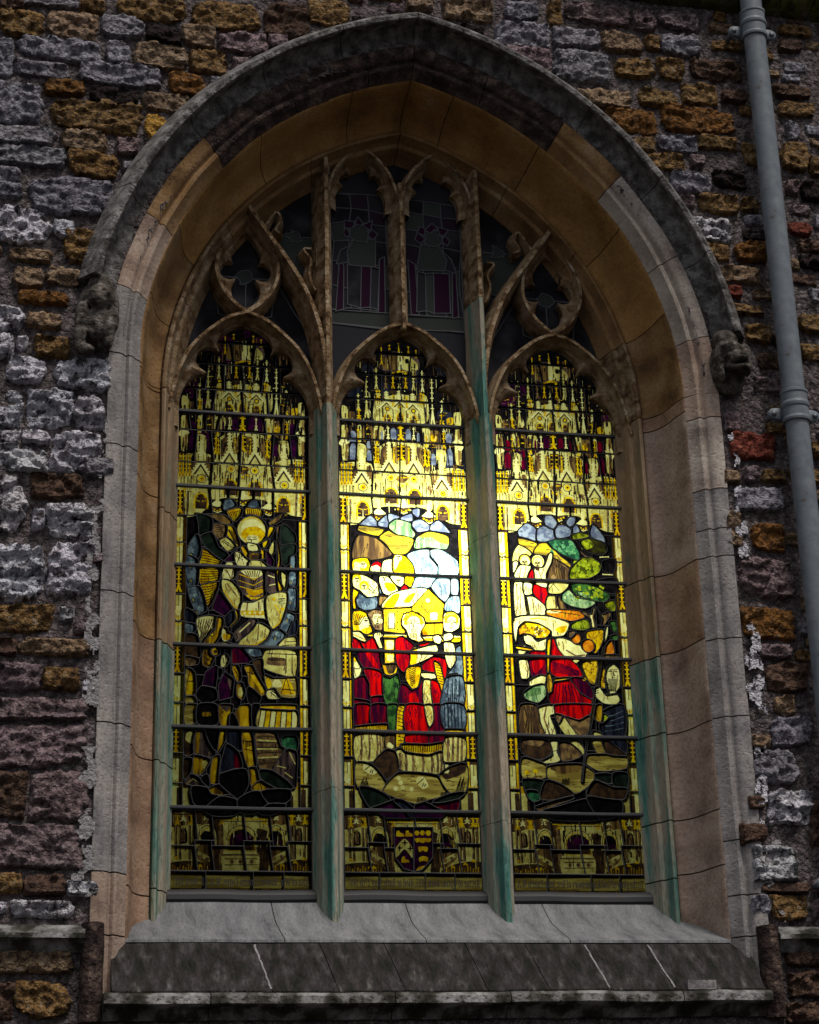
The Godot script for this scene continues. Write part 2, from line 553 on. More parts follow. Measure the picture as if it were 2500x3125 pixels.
func stroke(p: PackedVector2Array, w: float, tone: String) -> void:
	for k in p.size() - 1:
		var t := (p[k + 1] - p[k]).normalized() * w * 0.5
		var n := Vector2(-t.y, t.x)
		tone_fill(PackedVector2Array([p[k] - t + n, p[k + 1] + t + n, p[k + 1] + t - n, p[k] - t - n]), tone)

func spire(u: float, v: float, h: float, w: float, tone: String) -> void:
	# a crocketed pinnacle: foot spread like a fork, stem with knobs, round tip
	if h > 70.0:
		tone_fill(rect(u - w * 0.42, v, w * 0.84, h), "k")
	tone_fill(PackedVector2Array([Vector2(u - w * 0.5, v), Vector2(u - w * 0.14, v + h * 0.3), Vector2(u - w * 0.14, v + h), Vector2(u + w * 0.14, v + h), Vector2(u + w * 0.14, v + h * 0.3), Vector2(u + w * 0.5, v), Vector2(u + w * 0.16, v), Vector2(u, v + h * 0.12), Vector2(u - w * 0.16, v)]), tone)
	var knobs := clampi(int(h / 24.0), 2, 6)
	for k in knobs:
		var y := v + h * (0.34 + 0.56 * k / maxf(1.0, knobs - 1))
		tone_fill(rect(u - w * 0.36, y - 2.5, w * 0.72, 5.5), tone)
	tone_fill(disc(u, v + h, w * 0.16, 8), tone)

func gable(u: float, v: float, h: float, w: float) -> void:
	var a := w * 0.5
	tone_fill(PackedVector2Array([Vector2(u - a, v), Vector2(u, v + h * 0.55), Vector2(u + a, v)]), "n")
	tone_fill(PackedVector2Array([Vector2(u - a - 5, v - 4), Vector2(u - a * 0.2, v + h * 0.42), Vector2(u - a * 0.1, v + h), Vector2(u + a * 0.1, v + h), Vector2(u + a * 0.2, v + h * 0.42), Vector2(u + a + 5, v - 4), Vector2(u + a - 7, v - 4), Vector2(u, v + h * 0.36), Vector2(u - a + 7, v - 4)]), "w")
	tone_fill(PackedVector2Array([Vector2(u - a * 0.55, v), Vector2(u, v + h * 0.27), Vector2(u + a * 0.55, v)]), "c")
	for k in 5:
		var f := k / 5.0
		var y := v + h * (0.5 + 0.5 * f)
		tone_fill(rect(u - a * 0.26, y, a * 0.52, 5.0), "w")
		for s in [-1.0, 1.0]:
			tone_fill(disc(u + s * (a * (1.0 - f) + 5), v + 6 + h * 0.42 * f, 4.2, 8), "w")

func door(u: float, v: float, w: float, h: float) -> void:
	var a := w * 0.5
	var top := curve([Vector2(-a, h * 0.5), Vector2(-a * 0.7, h * 0.85), Vector2(0, h), Vector2(a * 0.7, h * 0.85), Vector2(a, h * 0.5)], 4)
	var outer := PackedVector2Array([Vector2(u - a, v)])
	var inner := PackedVector2Array([Vector2(u - a * 0.78, v)])
	for p in top:
		outer.append(Vector2(u + p.x, v + p.y))
		inner.append(Vector2(u + p.x * 0.78, v + p.y * 0.9))
	outer.append(Vector2(u + a, v))
	inner.append(Vector2(u + a * 0.78, v))
	tone_fill(outer, "y")
	tone_fill(inner, "n")
	for s in [-1.0, 1.0]:
		stroke(PackedVector2Array([Vector2(u + s * a * 0.78, v + h * 0.52), Vector2(u + s * a * 0.3, v + h * 0.46)]), 3.0, "y")
		tone_fill(disc(u + s * a * 0.26, v + h * 0.46, 3.6, 6), "y")
		tone_fill(disc(u + s * a * 0.5, v + h * 0.72, 3.0, 6), "y")

func lancet(u: float, v: float, w: float, h: float, tone: String) -> void:
	tone_fill(PackedVector2Array([Vector2(u - w * 0.5, v), Vector2(u - w * 0.5, v + h * 0.7), Vector2(u - w * 0.3, v + h * 0.92), Vector2(u, v + h), Vector2(u + w * 0.3, v + h * 0.92), Vector2(u + w * 0.5, v + h * 0.7), Vector2(u + w * 0.5, v)]), tone)

func pendant(u: float, v: float, w: float, h: float) -> void:
	var a := w * 0.5
	tone_fill(rect(u - a * 0.22, v - h * 0.15, a * 0.44, h * 0.7), "w")
	tone_fill(PackedVector2Array([Vector2(u - a * 0.35, v - h * 0.1), Vector2(u + a * 0.35, v - h * 0.1), Vector2(u + a, v - h * 0.42), Vector2(u, v - h * 0.52), Vector2(u - a, v - h * 0.42)]), "w")
	tone_fill(PackedVector2Array([Vector2(u - a, v - h * 0.45), Vector2(u, v - h * 0.55), Vector2(u + a, v - h * 0.45), Vector2(u + a * 0.5, v - h * 0.85), Vector2(u, v - h), Vector2(u - a * 0.5, v - h * 0.85)]), "n")
	for k in 5:
		tone_fill(disc(u + a * 0.36 * (k - 2), v - h * (0.62 + 0.1 * (2 - absf(k - 2.0))), 5.0, 8), "y")
	stroke(PackedVector2Array([Vector2(u - a * 0.5, v - h * 0.84), Vector2(u, v - h * 0.95), Vector2(u + a * 0.5, v - h * 0.84)]), 4.0, "w")

func arch_band(u: float, v: float, w: float, h: float) -> void:
	var a := w * 0.5
	var p := PackedVector2Array()
	for q in curve([Vector2(-a, 0), Vector2(-a, h * 0.4), Vector2(-a * 0.7, h * 0.8), Vector2(0, h), Vector2(a * 0.7, h * 0.8), Vector2(a, h * 0.4), Vector2(a, 0)], 4):
		p.append(Vector2(u + q.x, v + q.y))
	stroke(p, 13.0, "c")
	stroke(p, 3.0, "n")
	var q := PackedVector2Array()
	for e in p:
		q.append(Vector2(u + (e.x - u) * 0.84, v + (e.y - v) * 0.86))
	stroke(q, 3.0, "y")

const FOLD := {"r": "d", "d": "k", "w": "t", "c": "t", "y": "f", "Y": "n", "b": "i", "s": "b", "l": "b", "g": "j", "G": "j", "o": "z", "e": "g", "f": "n", "u": "f", "v": "T", "T": "n", "t": "n", "m": "k", "a": "f", "p": "k", "i": "k"}

func brushwork(p: PackedVector2Array, tone: String) -> void:
	# short curved brush strokes of darker paint inside a pane
	if not FOLD.has(tone):
		return
	var a := area(p)
	if a < (2600.0 if tone == "w" else 1100.0):
		return
	var b := bounds(p)
	var level := tone in ["v", "Y", "l"]
	for k in mini(34, int(a / 480.0)):
		var c := Vector2(rng.randf_range(b.position.x, b.end.x), rng.randf_range(b.position.y, b.end.y))
		var l := rng.randf_range(12.0, 34.0)
		var d := Vector2(rng.randf_range(-0.35, 0.35), 1.0).normalized() * l
		if level:
			d = Vector2(d.y, d.x * 0.6)
		var n := Vector2(-d.y, d.x) * rng.randf_range(-0.16, 0.16)
		if Geometry2D.is_point_in_polygon(c, p) and Geometry2D.is_point_in_polygon(c + d, p) and Geometry2D.is_point_in_polygon(c + d * 0.5 + n, p):
			stroke(PackedVector2Array([c, c + d * 0.5 + n, c + d]), rng.randf_range(1.8, 4.2), FOLD[tone])

func canopy_detail(dark: int) -> void:
	# fine masonry lines, slots and beads painted all over the canopy work
	for k in dark:
		var u := rng.randf_range(20, 580)
		var v := rng.randf_range(1730, 2440)
		tone_fill(rect(u, v, rng.randf_range(3.0, 7.0), rng.randf_range(18.0, 50.0)), ["k", "n", "k", "T"][k % 4])
	for k in 240:
		var u := rng.randf_range(10, 590)
		var v := rng.randf_range(1590, 2380)
		tone_fill(rect(u, v, 2.0, rng.randf_range(20.0, 70.0)), ["n", "k", "w", "t"][k % 4])
	for k in 110:
		var u := rng.randf_range(10, 590)
		var v := rng.randf_range(1590, 2300)
		tone_fill(rect(u, v, rng.randf_range(10.0, 30.0), 2.2), ["n", "t", "y"][k % 3])
	for k in 90:
		tone_fill(disc(rng.randf_range(15, 585), rng.randf_range(1600, 2350), rng.randf_range(2.2, 3.8), 7), ["y", "w", "k"][k % 3])

func arcade_detail() -> void:
	for k in 120:
		tone_fill(rect(rng.randf_range(5, 590), rng.randf_range(5, 235), 2.0, rng.randf_range(12.0, 40.0)), ["n", "k", "w", "t"][k % 4])
	for k in 50:
		tone_fill(rect(rng.randf_range(5, 590), rng.randf_range(60, 225), rng.randf_range(3.0, 7.0), rng.randf_range(14.0, 30.0)), ["k", "n"][k % 2])

func rounded(p: PackedVector2Array) -> PackedVector2Array:
	# glass is cut in curves: the same corners joined by slightly bowed edges
	var out := PackedVector2Array()
	var n := p.size()
	for i in n:
		var a := p[i]
		var b := p[(i + 1) % n]
		var l := a.distance_to(b)
		out.append(a)
		if l < 9.0:
			continue
		var ta := (b - p[(i - 1 + n) % n]).normalized() * l * 0.55
		var tb := (p[(i + 2) % n] - a).normalized() * l * 0.55
		var steps := 3 if l < 40.0 else 4
		for k in range(1, steps):
			var t := float(k) / steps
			out.append(a * (2 * t * t * t - 3 * t * t + 1) + ta * (t * t * t - 2 * t * t + t) + b * (-2 * t * t * t + 3 * t * t) + tb * (t * t * t - t * t))
	return out

func row_shape(row: Array) -> PackedVector2Array:
	var p := points(row, 2)
	return p if row[1] == "u" or row[1] == "p" else rounded(p)

func draw_row(row: Array) -> void:
	match row[0]:
		"p", "f":
			var shape := row_shape(row)
			tone_fill(shape, row[1])
			if row[0] == "p":
				brushwork(shape, row[1])
		"l":
			if row[2] <= 2 and row[1] in ["n", "t", "k"]:
				stroke(points(row, 3), 3.4, "k")
			else:
				stroke(points(row, 3), maxf(3.0, row[2] * 1.2), "n" if row[1] == "t" and row[2] < 4 else row[1])
		"o", "q":
			tone_fill(disc(row[2], row[3], row[4]), row[1])
		"spire":
			spire(row[1], row[2], row[3], row[4], row[5])
		"gable":
			gable(row[1], row[2], row[3], row[4])
		"door":
			door(row[1], row[2], row[3], row[4])
		"lancet":
			lancet(row[1], row[2], row[3], row[4], lancet_tone)
		"pendant":
			pendant(row[1], row[2], row[3], row[4])
		"arch":
			arch_band(row[1], row[2], row[3], row[4])

func border(u0: float, u1: float, inner_right: bool) -> void:
	# a pier of painted shafts with pinnacles, up the side of a light
	var w := u1 - u0
	var s := 1.0 if inner_right else -1.0
	var e := u0 if inner_right else u1
	tone_fill(rect(u0, 250, w, 1330), "n")
	tone_fill(rect(e + (w * 0.1 if inner_right else -w * 0.36), 262, w * 0.26, 1310), "c")
	tone_fill(rect(e + (w * 0.42 if inner_right else -w * 0.68), 262, w * 0.26, 1310), "w")
	tone_fill(rect(e + (w * 0.76 if inner_right else -w * 0.96), 262, w * 0.2, 1310), "y")
	for v in [300.0, 664.0, 1030.0, 1395.0]:
		var c := e + s * w * 0.36
		tone_fill(rect(c - w * 0.34, v + 175, w * 0.68, 130), "n")
		spire(c, v + 190, 110, w * 0.62, "y")
		tone_fill(PackedVector2Array([Vector2(c - w * 0.3, v + 95), Vector2(c, v + 80), Vector2(c + w * 0.3, v + 95), Vector2(c + w * 0.22, v + 125), Vector2(c - w * 0.22, v + 125)]), "w")
		for k in 3:
			stroke(PackedVector2Array([Vector2(c - w * 0.32, v + 78 - k * 15), Vector2(c, v + 68 - k * 15), Vector2(c + w * 0.32, v + 78 - k * 15)]), 5.0, "y" if k != 1 else "n")
	tone_fill(rect(e + (0.0 if inner_right else -w * 1.9), 270, w * 1.9, 80), "n")
	tone_fill(PackedVector2Array([Vector2(e + s * w * 1.0, 268), Vector2(e + s * w * 1.65, 268), Vector2(e + s * w * 1.65, 320), Vector2(e + s * w * 1.9, 340), Vector2(e + s * w * 1.9, 352), Vector2(e + s * w * 0.9, 352)]), "c")
	tone_fill(rect(minf(e + s * w * 1.0, e + s * w * 1.5), 352, w * 0.5, 30), "y")
	tone_fill(rect(minf(e + s * w * 0.1, e + s * w * 0.5), 262, w * 0.4, 100), "w")

func clip_pieces(pieces: Array, cutter: PackedVector2Array) -> Array:
	var out := []
	for pc in pieces:
		var res := Geometry2D.clip_polygons(pc, cutter)
		var hole := false
		for r in res:
			if Geometry2D.is_polygon_clockwise(r):
				hole = true
		if not hole:
			out.append_array(res)
			continue
		var mid := Vector2.ZERO
		for p in cutter:
			mid += p / cutter.size()
		for half in [rect(-900, -900, mid.x + 900, 4500), rect(mid.x, -900, 2000, 4500)]:
			for h in Geometry2D.intersect_polygons(pc, half):
				for r in Geometry2D.clip_polygons(h, cutter):
					if not Geometry2D.is_polygon_clockwise(r):
						out.append(r)
	return out

func area(p: PackedVector2Array) -> float:
	var a := 0.0
	for k in p.size():
		a += p[k].cross(p[(k + 1) % p.size()])
	return absf(a) * 0.5

func pane_mesh(poly: PackedVector2Array, x0: float, lift: float, tilt: Vector2, mapped: bool) -> ArrayMesh:
	var tri := Geometry2D.triangulate_polygon(poly)
	if tri.is_empty():
		poly = Geometry2D.convex_hull(poly)
		if poly.size() > 3:
			poly.remove_at(poly.size() - 1)
		tri = Geometry2D.triangulate_polygon(poly)
	if tri.is_empty():
		return null
	var v := PackedVector3Array()
	var n := PackedVector3Array()
	var uv := PackedVector2Array()
	var c := Vector2.ZERO
	for p in poly:
		c += p / poly.size()
	for p in poly:
		v.append(at(x0 + p.x * 0.001, p.y * 0.001, lift + (p - c).dot(tilt) * 0.001))
		n.append(Vector3(-tilt.x, -tilt.y, 1.0).normalized())
		uv.append(Vector2(p.x / 600.0, (V_TOP - p.y) / (TEX_H / PX)) if mapped else p * 0.002)
	for k in range(0, tri.size(), 3):
		if (poly[tri[k + 1]] - poly[tri[k]]).cross(poly[tri[k + 2]] - poly[tri[k]]) > 0.0:
			var t := tri[k + 1]
			tri[k + 1] = tri[k + 2]
			tri[k + 2] = t
	var arr := []
	arr.resize(Mesh.ARRAY_MAX)
	arr[Mesh.ARRAY_VERTEX] = v
	arr[Mesh.ARRAY_NORMAL] = n
	arr[Mesh.ARRAY_TEX_UV] = uv
	arr[Mesh.ARRAY_INDEX] = tri
	var m := ArrayMesh.new()
	m.add_surface_from_arrays(Mesh.PRIMITIVE_TRIANGLES, arr)
	return m

func lead_edge(st: SurfaceTool, a: Vector2, b: Vector2, x0: float, half: float, high: float) -> void:
	# a rounded strip of lead came over one edge of a pane, mm in, metres out
	if a.distance_to(b) < 1.2:
		return
	var t := (b - a).normalized()
	var n := Vector2(-t.y, t.x) * half
	var p := a - t * half * 0.5
	var q := b + t * half * 0.5
	var z := high + rng.randf() * 0.0006
	st.set_smooth_group(1)
	var prof := [[1.0, -0.004], [0.75, z * 0.7], [0.0, z], [-0.75, z * 0.7], [-1.0, -0.004]]
	for k in 4:
		var c0: Array = prof[k]
		var c1: Array = prof[k + 1]
		var w := []
		for e in [[p, c0], [q, c0], [q, c1], [p, c1]]:
			var m: Vector2 = e[0] + n * e[1][0]
			w.append(at(x0 + m.x * 0.001, m.y * 0.001, e[1][1]))
		quad(st, w[0], w[1], w[2], w[3])

func light_outline() -> PackedVector2Array:
	var p := PackedVector2Array([Vector2(0, -88), Vector2(0, 2120)])
	for q in curve([Vector2(0, 2120), Vector2(28, 2270), Vector2(100, 2400), Vector2(200, 2490), Vector2(300, 2518), Vector2(400, 2490), Vector2(500, 2400), Vector2(572, 2270), Vector2(600, 2120)], 3).slice(1):
		p.append(q)
	p.append(Vector2(600, -88))
	return p

func base_panes() -> Array:
	# panes behind the drawn figures: inscription, arcade, side piers, canopy, dark ground
	var out := []
	var wob := func(v: float, k: int) -> float: return v + 7.0 * sin(k * 2.3 + v * 0.05)
	var us := [0.0, 150.0, 350.0, 480.0, 600.0]
	for k in 4:
		out.append(rect(us[k], -88, us[k + 1] - us[k], 86))
	var au := [0.0, 112.0, 182.0, 318.0, 430.0, 506.0, 600.0]
	for k in 6:
		for j in 2:
			var v0 := 0.0 if j == 0 else 105.0 + 22.0 * (k % 2)
			var v1 := 105.0 + 22.0 * (k % 2) if j == 0 else 255.0
			out.append(PackedVector2Array([Vector2(au[k] + (6.0 if k else 0.0), v0), Vector2(au[k + 1] + (6.0 if k < 5 else 0.0), v0), Vector2(au[k + 1] - (10.0 if k < 5 else 0.0), v1), Vector2(au[k] - (10.0 if k else 0.0), v1)]))
	var vs := [255.0, 370.0, 500.0, 611.0, 720.0, 850.0, 977.0, 1085.0, 1210.0, 1342.0, 1450.0, 1580.0]
	for k in vs.size() - 1:
		out.append(rect(0, vs[k], 48, vs[k + 1] - vs[k]))
		out.append(rect(552, vs[k], 48, vs[k + 1] - vs[k]))
	for k in 9:
		for c in 5:
			out.append(rect(48 + c * 100.8, 255.0 + k * 147.3, 100.8, 147.3))
	var cv := [1580.0, 1717.0, 1838.0, 1995.0, 2082.0, 2200.0, 2330.0, 2440.0, 2560.0]
	var cu := [[0, 158, 285, 440, 600], [0, 158, 285, 440, 600], [0, 85, 160, 290, 436, 520, 600], [0, 55, 130, 190, 400, 480, 545, 600], [0, 85, 165, 300, 415, 500, 600], [0, 130, 210, 300, 390, 470, 600], [0, 150, 250, 350, 450, 600], [0, 300, 600]]
	for r in cv.size() - 1:
		var row: Array = cu[r]
		for k in row.size() - 1:
			var a: float = row[k]
			var b: float = row[k + 1]
			var sa := 8.0 * sin(r * 1.7 + k * 2.1) if k else 0.0
			var sb := 8.0 * sin(r * 1.7 + (k + 1) * 2.1) if k < row.size() - 2 else 0.0
			out.append(PackedVector2Array([Vector2(a + sa, cv[r]), Vector2(b + sb, cv[r]), Vector2((a + b) * 0.5 + (b - a) * 0.5 - sb, cv[r + 1]), Vector2(a - sa, cv[r + 1])]))
	return out

func stained_light(x0: float, rows: Array, lancets: String, label: String, words: String) -> void:
	paint_start()
	lancet_tone = lancets
	tone_fill(rect(0, -90, 600, 2620), "k")
	for k in 26:
		tone_fill(disc(rng.randf() * 600, 1700 + rng.randf() * 800, 20 + rng.randf() * 30), "i" if lancets == "l" else ("p" if k % 2 else "k"))
	for row in CANOPY:
		draw_row(row)
	canopy_detail(260 if lancets == "l" else 680)
	for row in CANOPY:
		if row[0] in ["spire", "pendant", "lancet", "gable"] or row[0] == "o":
			draw_row(row)
	border(0, 48, true)
	border(552, 600, false)
	for row in BASE:
		draw_row(row)
	arcade_detail()
	tone_fill(rect(0, -88, 600, 88), "T")
	tone_fill(rect(0, -72, 600, 56), "v")
	stroke(PackedVector2Array([Vector2(0, -14), Vector2(600, -14)]), 3.0, "n")
	stroke(PackedVector2Array([Vector2(0, -72), Vector2(600, -72)]), 3.0, "n")
	for row in rows:
		draw_row(row)
	var tex := ImageTexture.create_from_image(Image.create_from_data(TEX_W, TEX_H, false, Image.FORMAT_RGB8, pix))
	var m := StandardMaterial3D.new()
	m.resource_name = "stained_glass"
	m.albedo_texture = tex
	m.roughness = 0.35
	m.backlight_enabled = true
	m.backlight = Color(1.84, 1.84, 1.84)
	var t := thing("stained_glass_light", label, "stained glass", at(x0 + 0.3, -0.1, 0.0), "tall stained glass lights")
	var shapes := base_panes()
	for row in rows:
		if row[0] == "p":
			shapes.append(row_shape(row))
		elif row[0] == "q":
			shapes.append(disc(row[2], row[3], row[4], 18))
	var outline := light_outline()
	var placed := []
	var lead := begin()
	for k in range(shapes.size() - 1, -1, -1):
		var whole: PackedVector2Array = shapes[k]
		if Geometry2D.is_polygon_clockwise(whole):
			whole.reverse()
		var pieces: Array = Array(Geometry2D.intersect_polygons(whole, outline), TYPE_NIL, "", null)
		var bb := bounds(whole)
		for o in placed:
			if o[0].intersects(bb):
				pieces = clip_pieces(pieces, o[1])
		placed.append([bb, whole])
		for pc in pieces:
			if area(pc) < 110.0 or Geometry2D.is_polygon_clockwise(pc):
				continue
			var mesh := pane_mesh(pc, x0, rng.randf() * 0.0008, Vector2(rng.randf_range(-0.012, 0.012), rng.randf_range(-0.012, 0.012)), true)
			if mesh == null:
				continue
			part("glass_pane", mesh, m, t)
			for e in pc.size():
				lead_edge(lead, pc[e], pc[(e + 1) % pc.size()], x0, 2.7, 0.0042)
	part("lead_came", finish(lead), M["lead"], t)
	for v in [2082.0, 1717.0, 1342.0, 977.0, 611.0, 263.0]:
		var st := begin()
		bar_sweep(st, curve([Vector2(x0 - 0.01, v * 0.001 + 0.002), Vector2(x0 + 0.2, v * 0.001), Vector2(x0 + 0.42, v * 0.001 - 0.001), Vector2(x0 + 0.61, v * 0.001 + 0.001)], 3), [Vector2(0.008, 0.004), Vector2(0.0075, 0.016), Vector2(0.004, 0.020), Vector2(-0.004, 0.020), Vector2(-0.0075, 0.016), Vector2(-0.008, 0.004)], 0.001)
		part("saddle_bar", finish(st), M["iron"], t)
	var fl := begin()
	bar_sweep(fl, curve([Vector2(x0 - 0.012, -0.108), Vector2(x0 + 0.15, -0.106), Vector2(x0 + 0.35, -0.109), Vector2(x0 + 0.612, -0.107)], 6), [Vector2(0.03, 0.0), Vector2(0.028, 0.018), Vector2(0.018, 0.034), Vector2(0.004, 0.044), Vector2(-0.016, 0.046), Vector2(-0.03, 0.036), Vector2(-0.036, 0.01)], 0.0035)
	part("lead_flashing", finish(fl), M["lead"], t)
	var tm := TextMesh.new()
	tm.text = words
	var font := SystemFont.new()
	font.font_names = PackedStringArray(["Droid Serif"])
	font.font_weight = 700
	tm.font = font
	tm.font_size = 48
	tm.pixel_size = 0.001
	tm.depth = 0.001
	var wide := tm.get_aabb().size
	var o := part("inscription", tm, M["glass_paint"], t, at(x0 + 0.3, -0.044, 0.0022))
	o.rotation.y = PI
	o.scale = Vector3(0.575 / maxf(wide.x, 0.01), 0.034 / maxf(wide.y, 0.01) * 1.4, 1.0)

func bounds(p: PackedVector2Array) -> Rect2:
	var r := Rect2(p[0], Vector2.ZERO)
	for q in p:
		r = r.expand(q)
	return r

# ------------------------------------------------------------------ masonry
func in_window(x: float, y: float, grow: float) -> bool:
	# inside the stone surround of the window
	if y < -0.62:
		return false
	var ax := absf(x)
	if y <= ARCH_Y:
		return ax < 1.36 + grow
	return Vector2(ax + ARCH_C, y - ARCH_Y).length() < 1.73 + grow

func wall_stone(r: Array, seed_n: int, rough: float, proud: float) -> ArrayMesh:
	var x0: float = r[0] * 0.001
	var y0: float = r[1] * 0.001
	var x1: float = r[2] * 0.001
	var y1: float = r[3] * 0.001
	var w := x1 - x0
	var h := y1 - y0
	var g := RandomNumberGenerator.new()
	g.seed = seed_n
	var nx := clampi(int(w / 0.0088), 8, 44)
	var ny := clampi(int(h / 0.0085), 7, 30)
	var corner := g.randf_range(0.12, 0.5)
	var lean := Vector2(g.randf_range(-0.05, 0.05), g.randf_range(-0.06, 0.06))
	var slope := g.randf_range(-0.008, 0.012)
	var cut := [g.randf_range(-0.16, 0.07), g.randf_range(-0.16, 0.07), g.randf_range(-0.16, 0.07), g.randf_range(-0.16, 0.07)]
	var off := g.randf() * 300.0
	var pos := []
	for j in ny + 1:
		for i in nx + 1:
			var s := 2.0 * i / nx - 1.0
			var t := 2.0 * j / ny - 1.0
			var e := maxf(absf(s), absf(t))
			var wob := 0.10 * noise.get_noise_2d(off + s * 60.0, t * 60.0) + 0.12 * noise.get_noise_2d(s * 25.0, off + t * 25.0)
			var px := s * sqrt(1.0 - corner * t * t * 0.5) * (1.0 + wob * e) + lean.x * t
			var py := t * sqrt(1.0 - corner * s * s * 0.5) * (1.0 + wob * e * 1.4) + lean.y * s
			var pull: float = cut[0] * maxf(0, -s) * maxf(0, -t) + cut[1] * maxf(0, s) * maxf(0, -t) + cut[2] * maxf(0, -s) * maxf(0, t) + cut[3] * maxf(0, s) * maxf(0, t)
			var x := (x0 + x1) * 0.5 + px * (w * 0.5 + 0.011) + s * pull * h
			var y := (y0 + y1) * 0.5 + py * (h * 0.5 + 0.009) + t * pull * h
			var f := 1.0 - pow(smoothstep(0.86, 1.0, e), 1.3)
			var bed := noise.get_noise_3d(x * 130.0, y * 330.0, off)
			var lump := noise.get_noise_3d(x * 60.0, y * 80.0, off + 50.0)
			var grit := fine.get_noise_3d(x * 420.0, y * 560.0, off)
			var facet := cells.get_noise_3d(x * 17.0 + 0.35 * lump, y * 34.0 + 0.3 * bed, off)
			var z := 0.452 + (0.045 + proud) * f + f * (rough * (0.55 * lump + 0.7 * bed + 0.75 * facet) + 0.006 * grit + slope * t)
			pos.append(at(x, y, z))
	var k := g.randf_range(0.82, 1.08)
	return grid_mesh(pos, nx, ny, PackedByteArray(), Color(k * g.randf_range(0.96, 1.04), k, k * g.randf_range(0.95, 1.05)))

const KINDS := {"g": "stone_gray", "o": "stone_ochre", "r": "stone_rust", "y": "stone_yellow", "t": "stone_tan", "p": "stone_pink", "b": "stone_brown", "d": "stone_dark", "x": "stone_red", "w": "stone_white"}

func build_wall() -> void:
	var t := thing("church_wall", "rubble wall of rough ochre, grey and limewashed stones around the window", "wall", Vector3.ZERO)
	var x0 := -2.2
	var x1 := 2.4
	var y0 := -0.9
	var y1 := 4.7
	var step := 0.016
	var nx := int((x1 - x0) / step)
	var ny := int((y1 - y0) / step)
	var pos := []
	var skip := PackedByteArray()
	for j in ny + 1:
		for i in nx + 1:
			var x := x0 + i * step
			var y := y0 + j * step
			var z := 0.484 + 0.012 * noise.get_noise_2d(x * 45.0, y * 60.0) + 0.009 * noise.get_noise_2d(x * 160.0 + 70.0, y * 200.0) + 0.004 * fine.get_noise_2d(x * 500.0, y * 500.0)
			pos.append(at(x, y, z))
			if i < nx and j < ny:
				skip.append(1 if in_window(x + step * 0.5, y + step * 0.5, -0.03) else 0)
	part("mortar_bed", grid_mesh(pos, nx, ny, skip), M["mortar"], t)
	# the wall beyond what the photograph shows, and its core
	var st := begin()
	box(st, at(-4.5, -2.94, -0.4), at(x0, 6.2, 0.468))
	box(st, at(x1, -2.94, -0.4), at(4.5, 6.2, 0.468))
	box(st, at(x0, y1, -0.4), at(x1, 6.2, 0.468))
	box(st, at(x0, -2.94, -0.4), at(x1, y0, 0.468))
	box(st, at(x0, y0, -0.4), at(-1.5, y1, 0.43))
	box(st, at(1.5, y0, -0.4), at(x1, y1, 0.43))
	box(st, at(-1.5, 3.85, -0.4), at(1.5, y1, 0.43))
	box(st, at(-1.5, y0, -0.4), at(1.5, -0.64, 0.43))
	part("wall_core", finish(st), M["mortar"], t)
	var list := STONES.duplicate()
	var fixed := list.size()
	# fill what lies between and beyond with smaller rubble that touches none of the above
	var g := RandomNumberGenerator.new()
	g.seed = 77
	var pool := ["b", "t", "p", "o", "g", "b", "t", "p", "o", "r", "d"]
	for pass_n in 3:
		for k in [5000, 7000, 2600][pass_n]:
			var w: float = g.randf_range([85, 45, 170][pass_n], [190, 100, 360][pass_n])
			var h: float = g.randf_range([48, 32, 80][pass_n], [85, 62, 140][pass_n])
			var x := g.randf_range(-2250, 2500)
			var y := g.randf_range(-900, 4700)
			var inside_frame := x > -1960 and x + w < 2120 and y > -680 and y + h < 4240
			if (pass_n == 2) == inside_frame:
				continue
			if list.size() > 298:
				break
			var free := true
			for c in [[x, y], [x + w, y], [x, y + h], [x + w, y + h], [x + w / 2, y + h / 2]]:
				if in_window(c[0] * 0.001, c[1] * 0.001, 0.09) or (c[1] > -650 and c[1] < -290 and absf(c[0]) < 1470):
					free = false
			if not free or Rect2(x, y, w, h).intersects(Rect2(-1560, 2060, 230, 420)) or Rect2(x, y, w, h).intersects(Rect2(1350, 2080, 190, 330)) or (y < -280 and y + h > -400):
				continue
			for o in list:
				if x < o[2] + 10 and x + w > o[0] - 10 and y < o[3] + 9 and y + h > o[1] - 9:
					free = false
					break
			if free:
				list.append([x, y, x + w, y + h, pool[g.randi() % pool.size()]])
	smear(t, 1.372, 0.52, 1.47, 1.02, 0.5065, -0.22, "stone_white")
	smear(t, 1.375, 0.10, 1.45, 0.55, 0.5065, -0.1, "stone_white")
	smear(t, 1.40, 1.22, 1.46, 2.0, 0.503, 0.02, "stone_white")
	smear(t, -1.46, -0.25, -1.372, 0.4, 0.5055, -0.12, "pale_mortar")
	smear(t, -1.45, 0.45, -1.374, 1.9, 0.5055, -0.02, "pale_mortar")
	smear(t, 1.38, -0.3, 1.47, 0.12, 0.5055, 0.0, "pale_mortar")
	var rough := {"w": 0.024, "d": 0.018, "g": 0.013, "p": 0.017, "b": 0.018}
	for i in list.size():
		var r: Array = list[i]
		var k: String = r[4]
		var big: float = minf(1.0, (r[3] - r[1]) / 90.0)
		part("stone", wall_stone(r, 1000 + i, rough.get(k, 0.014) * big, 0.012 if i < fixed else 0.0), M[KINDS[k]], t)

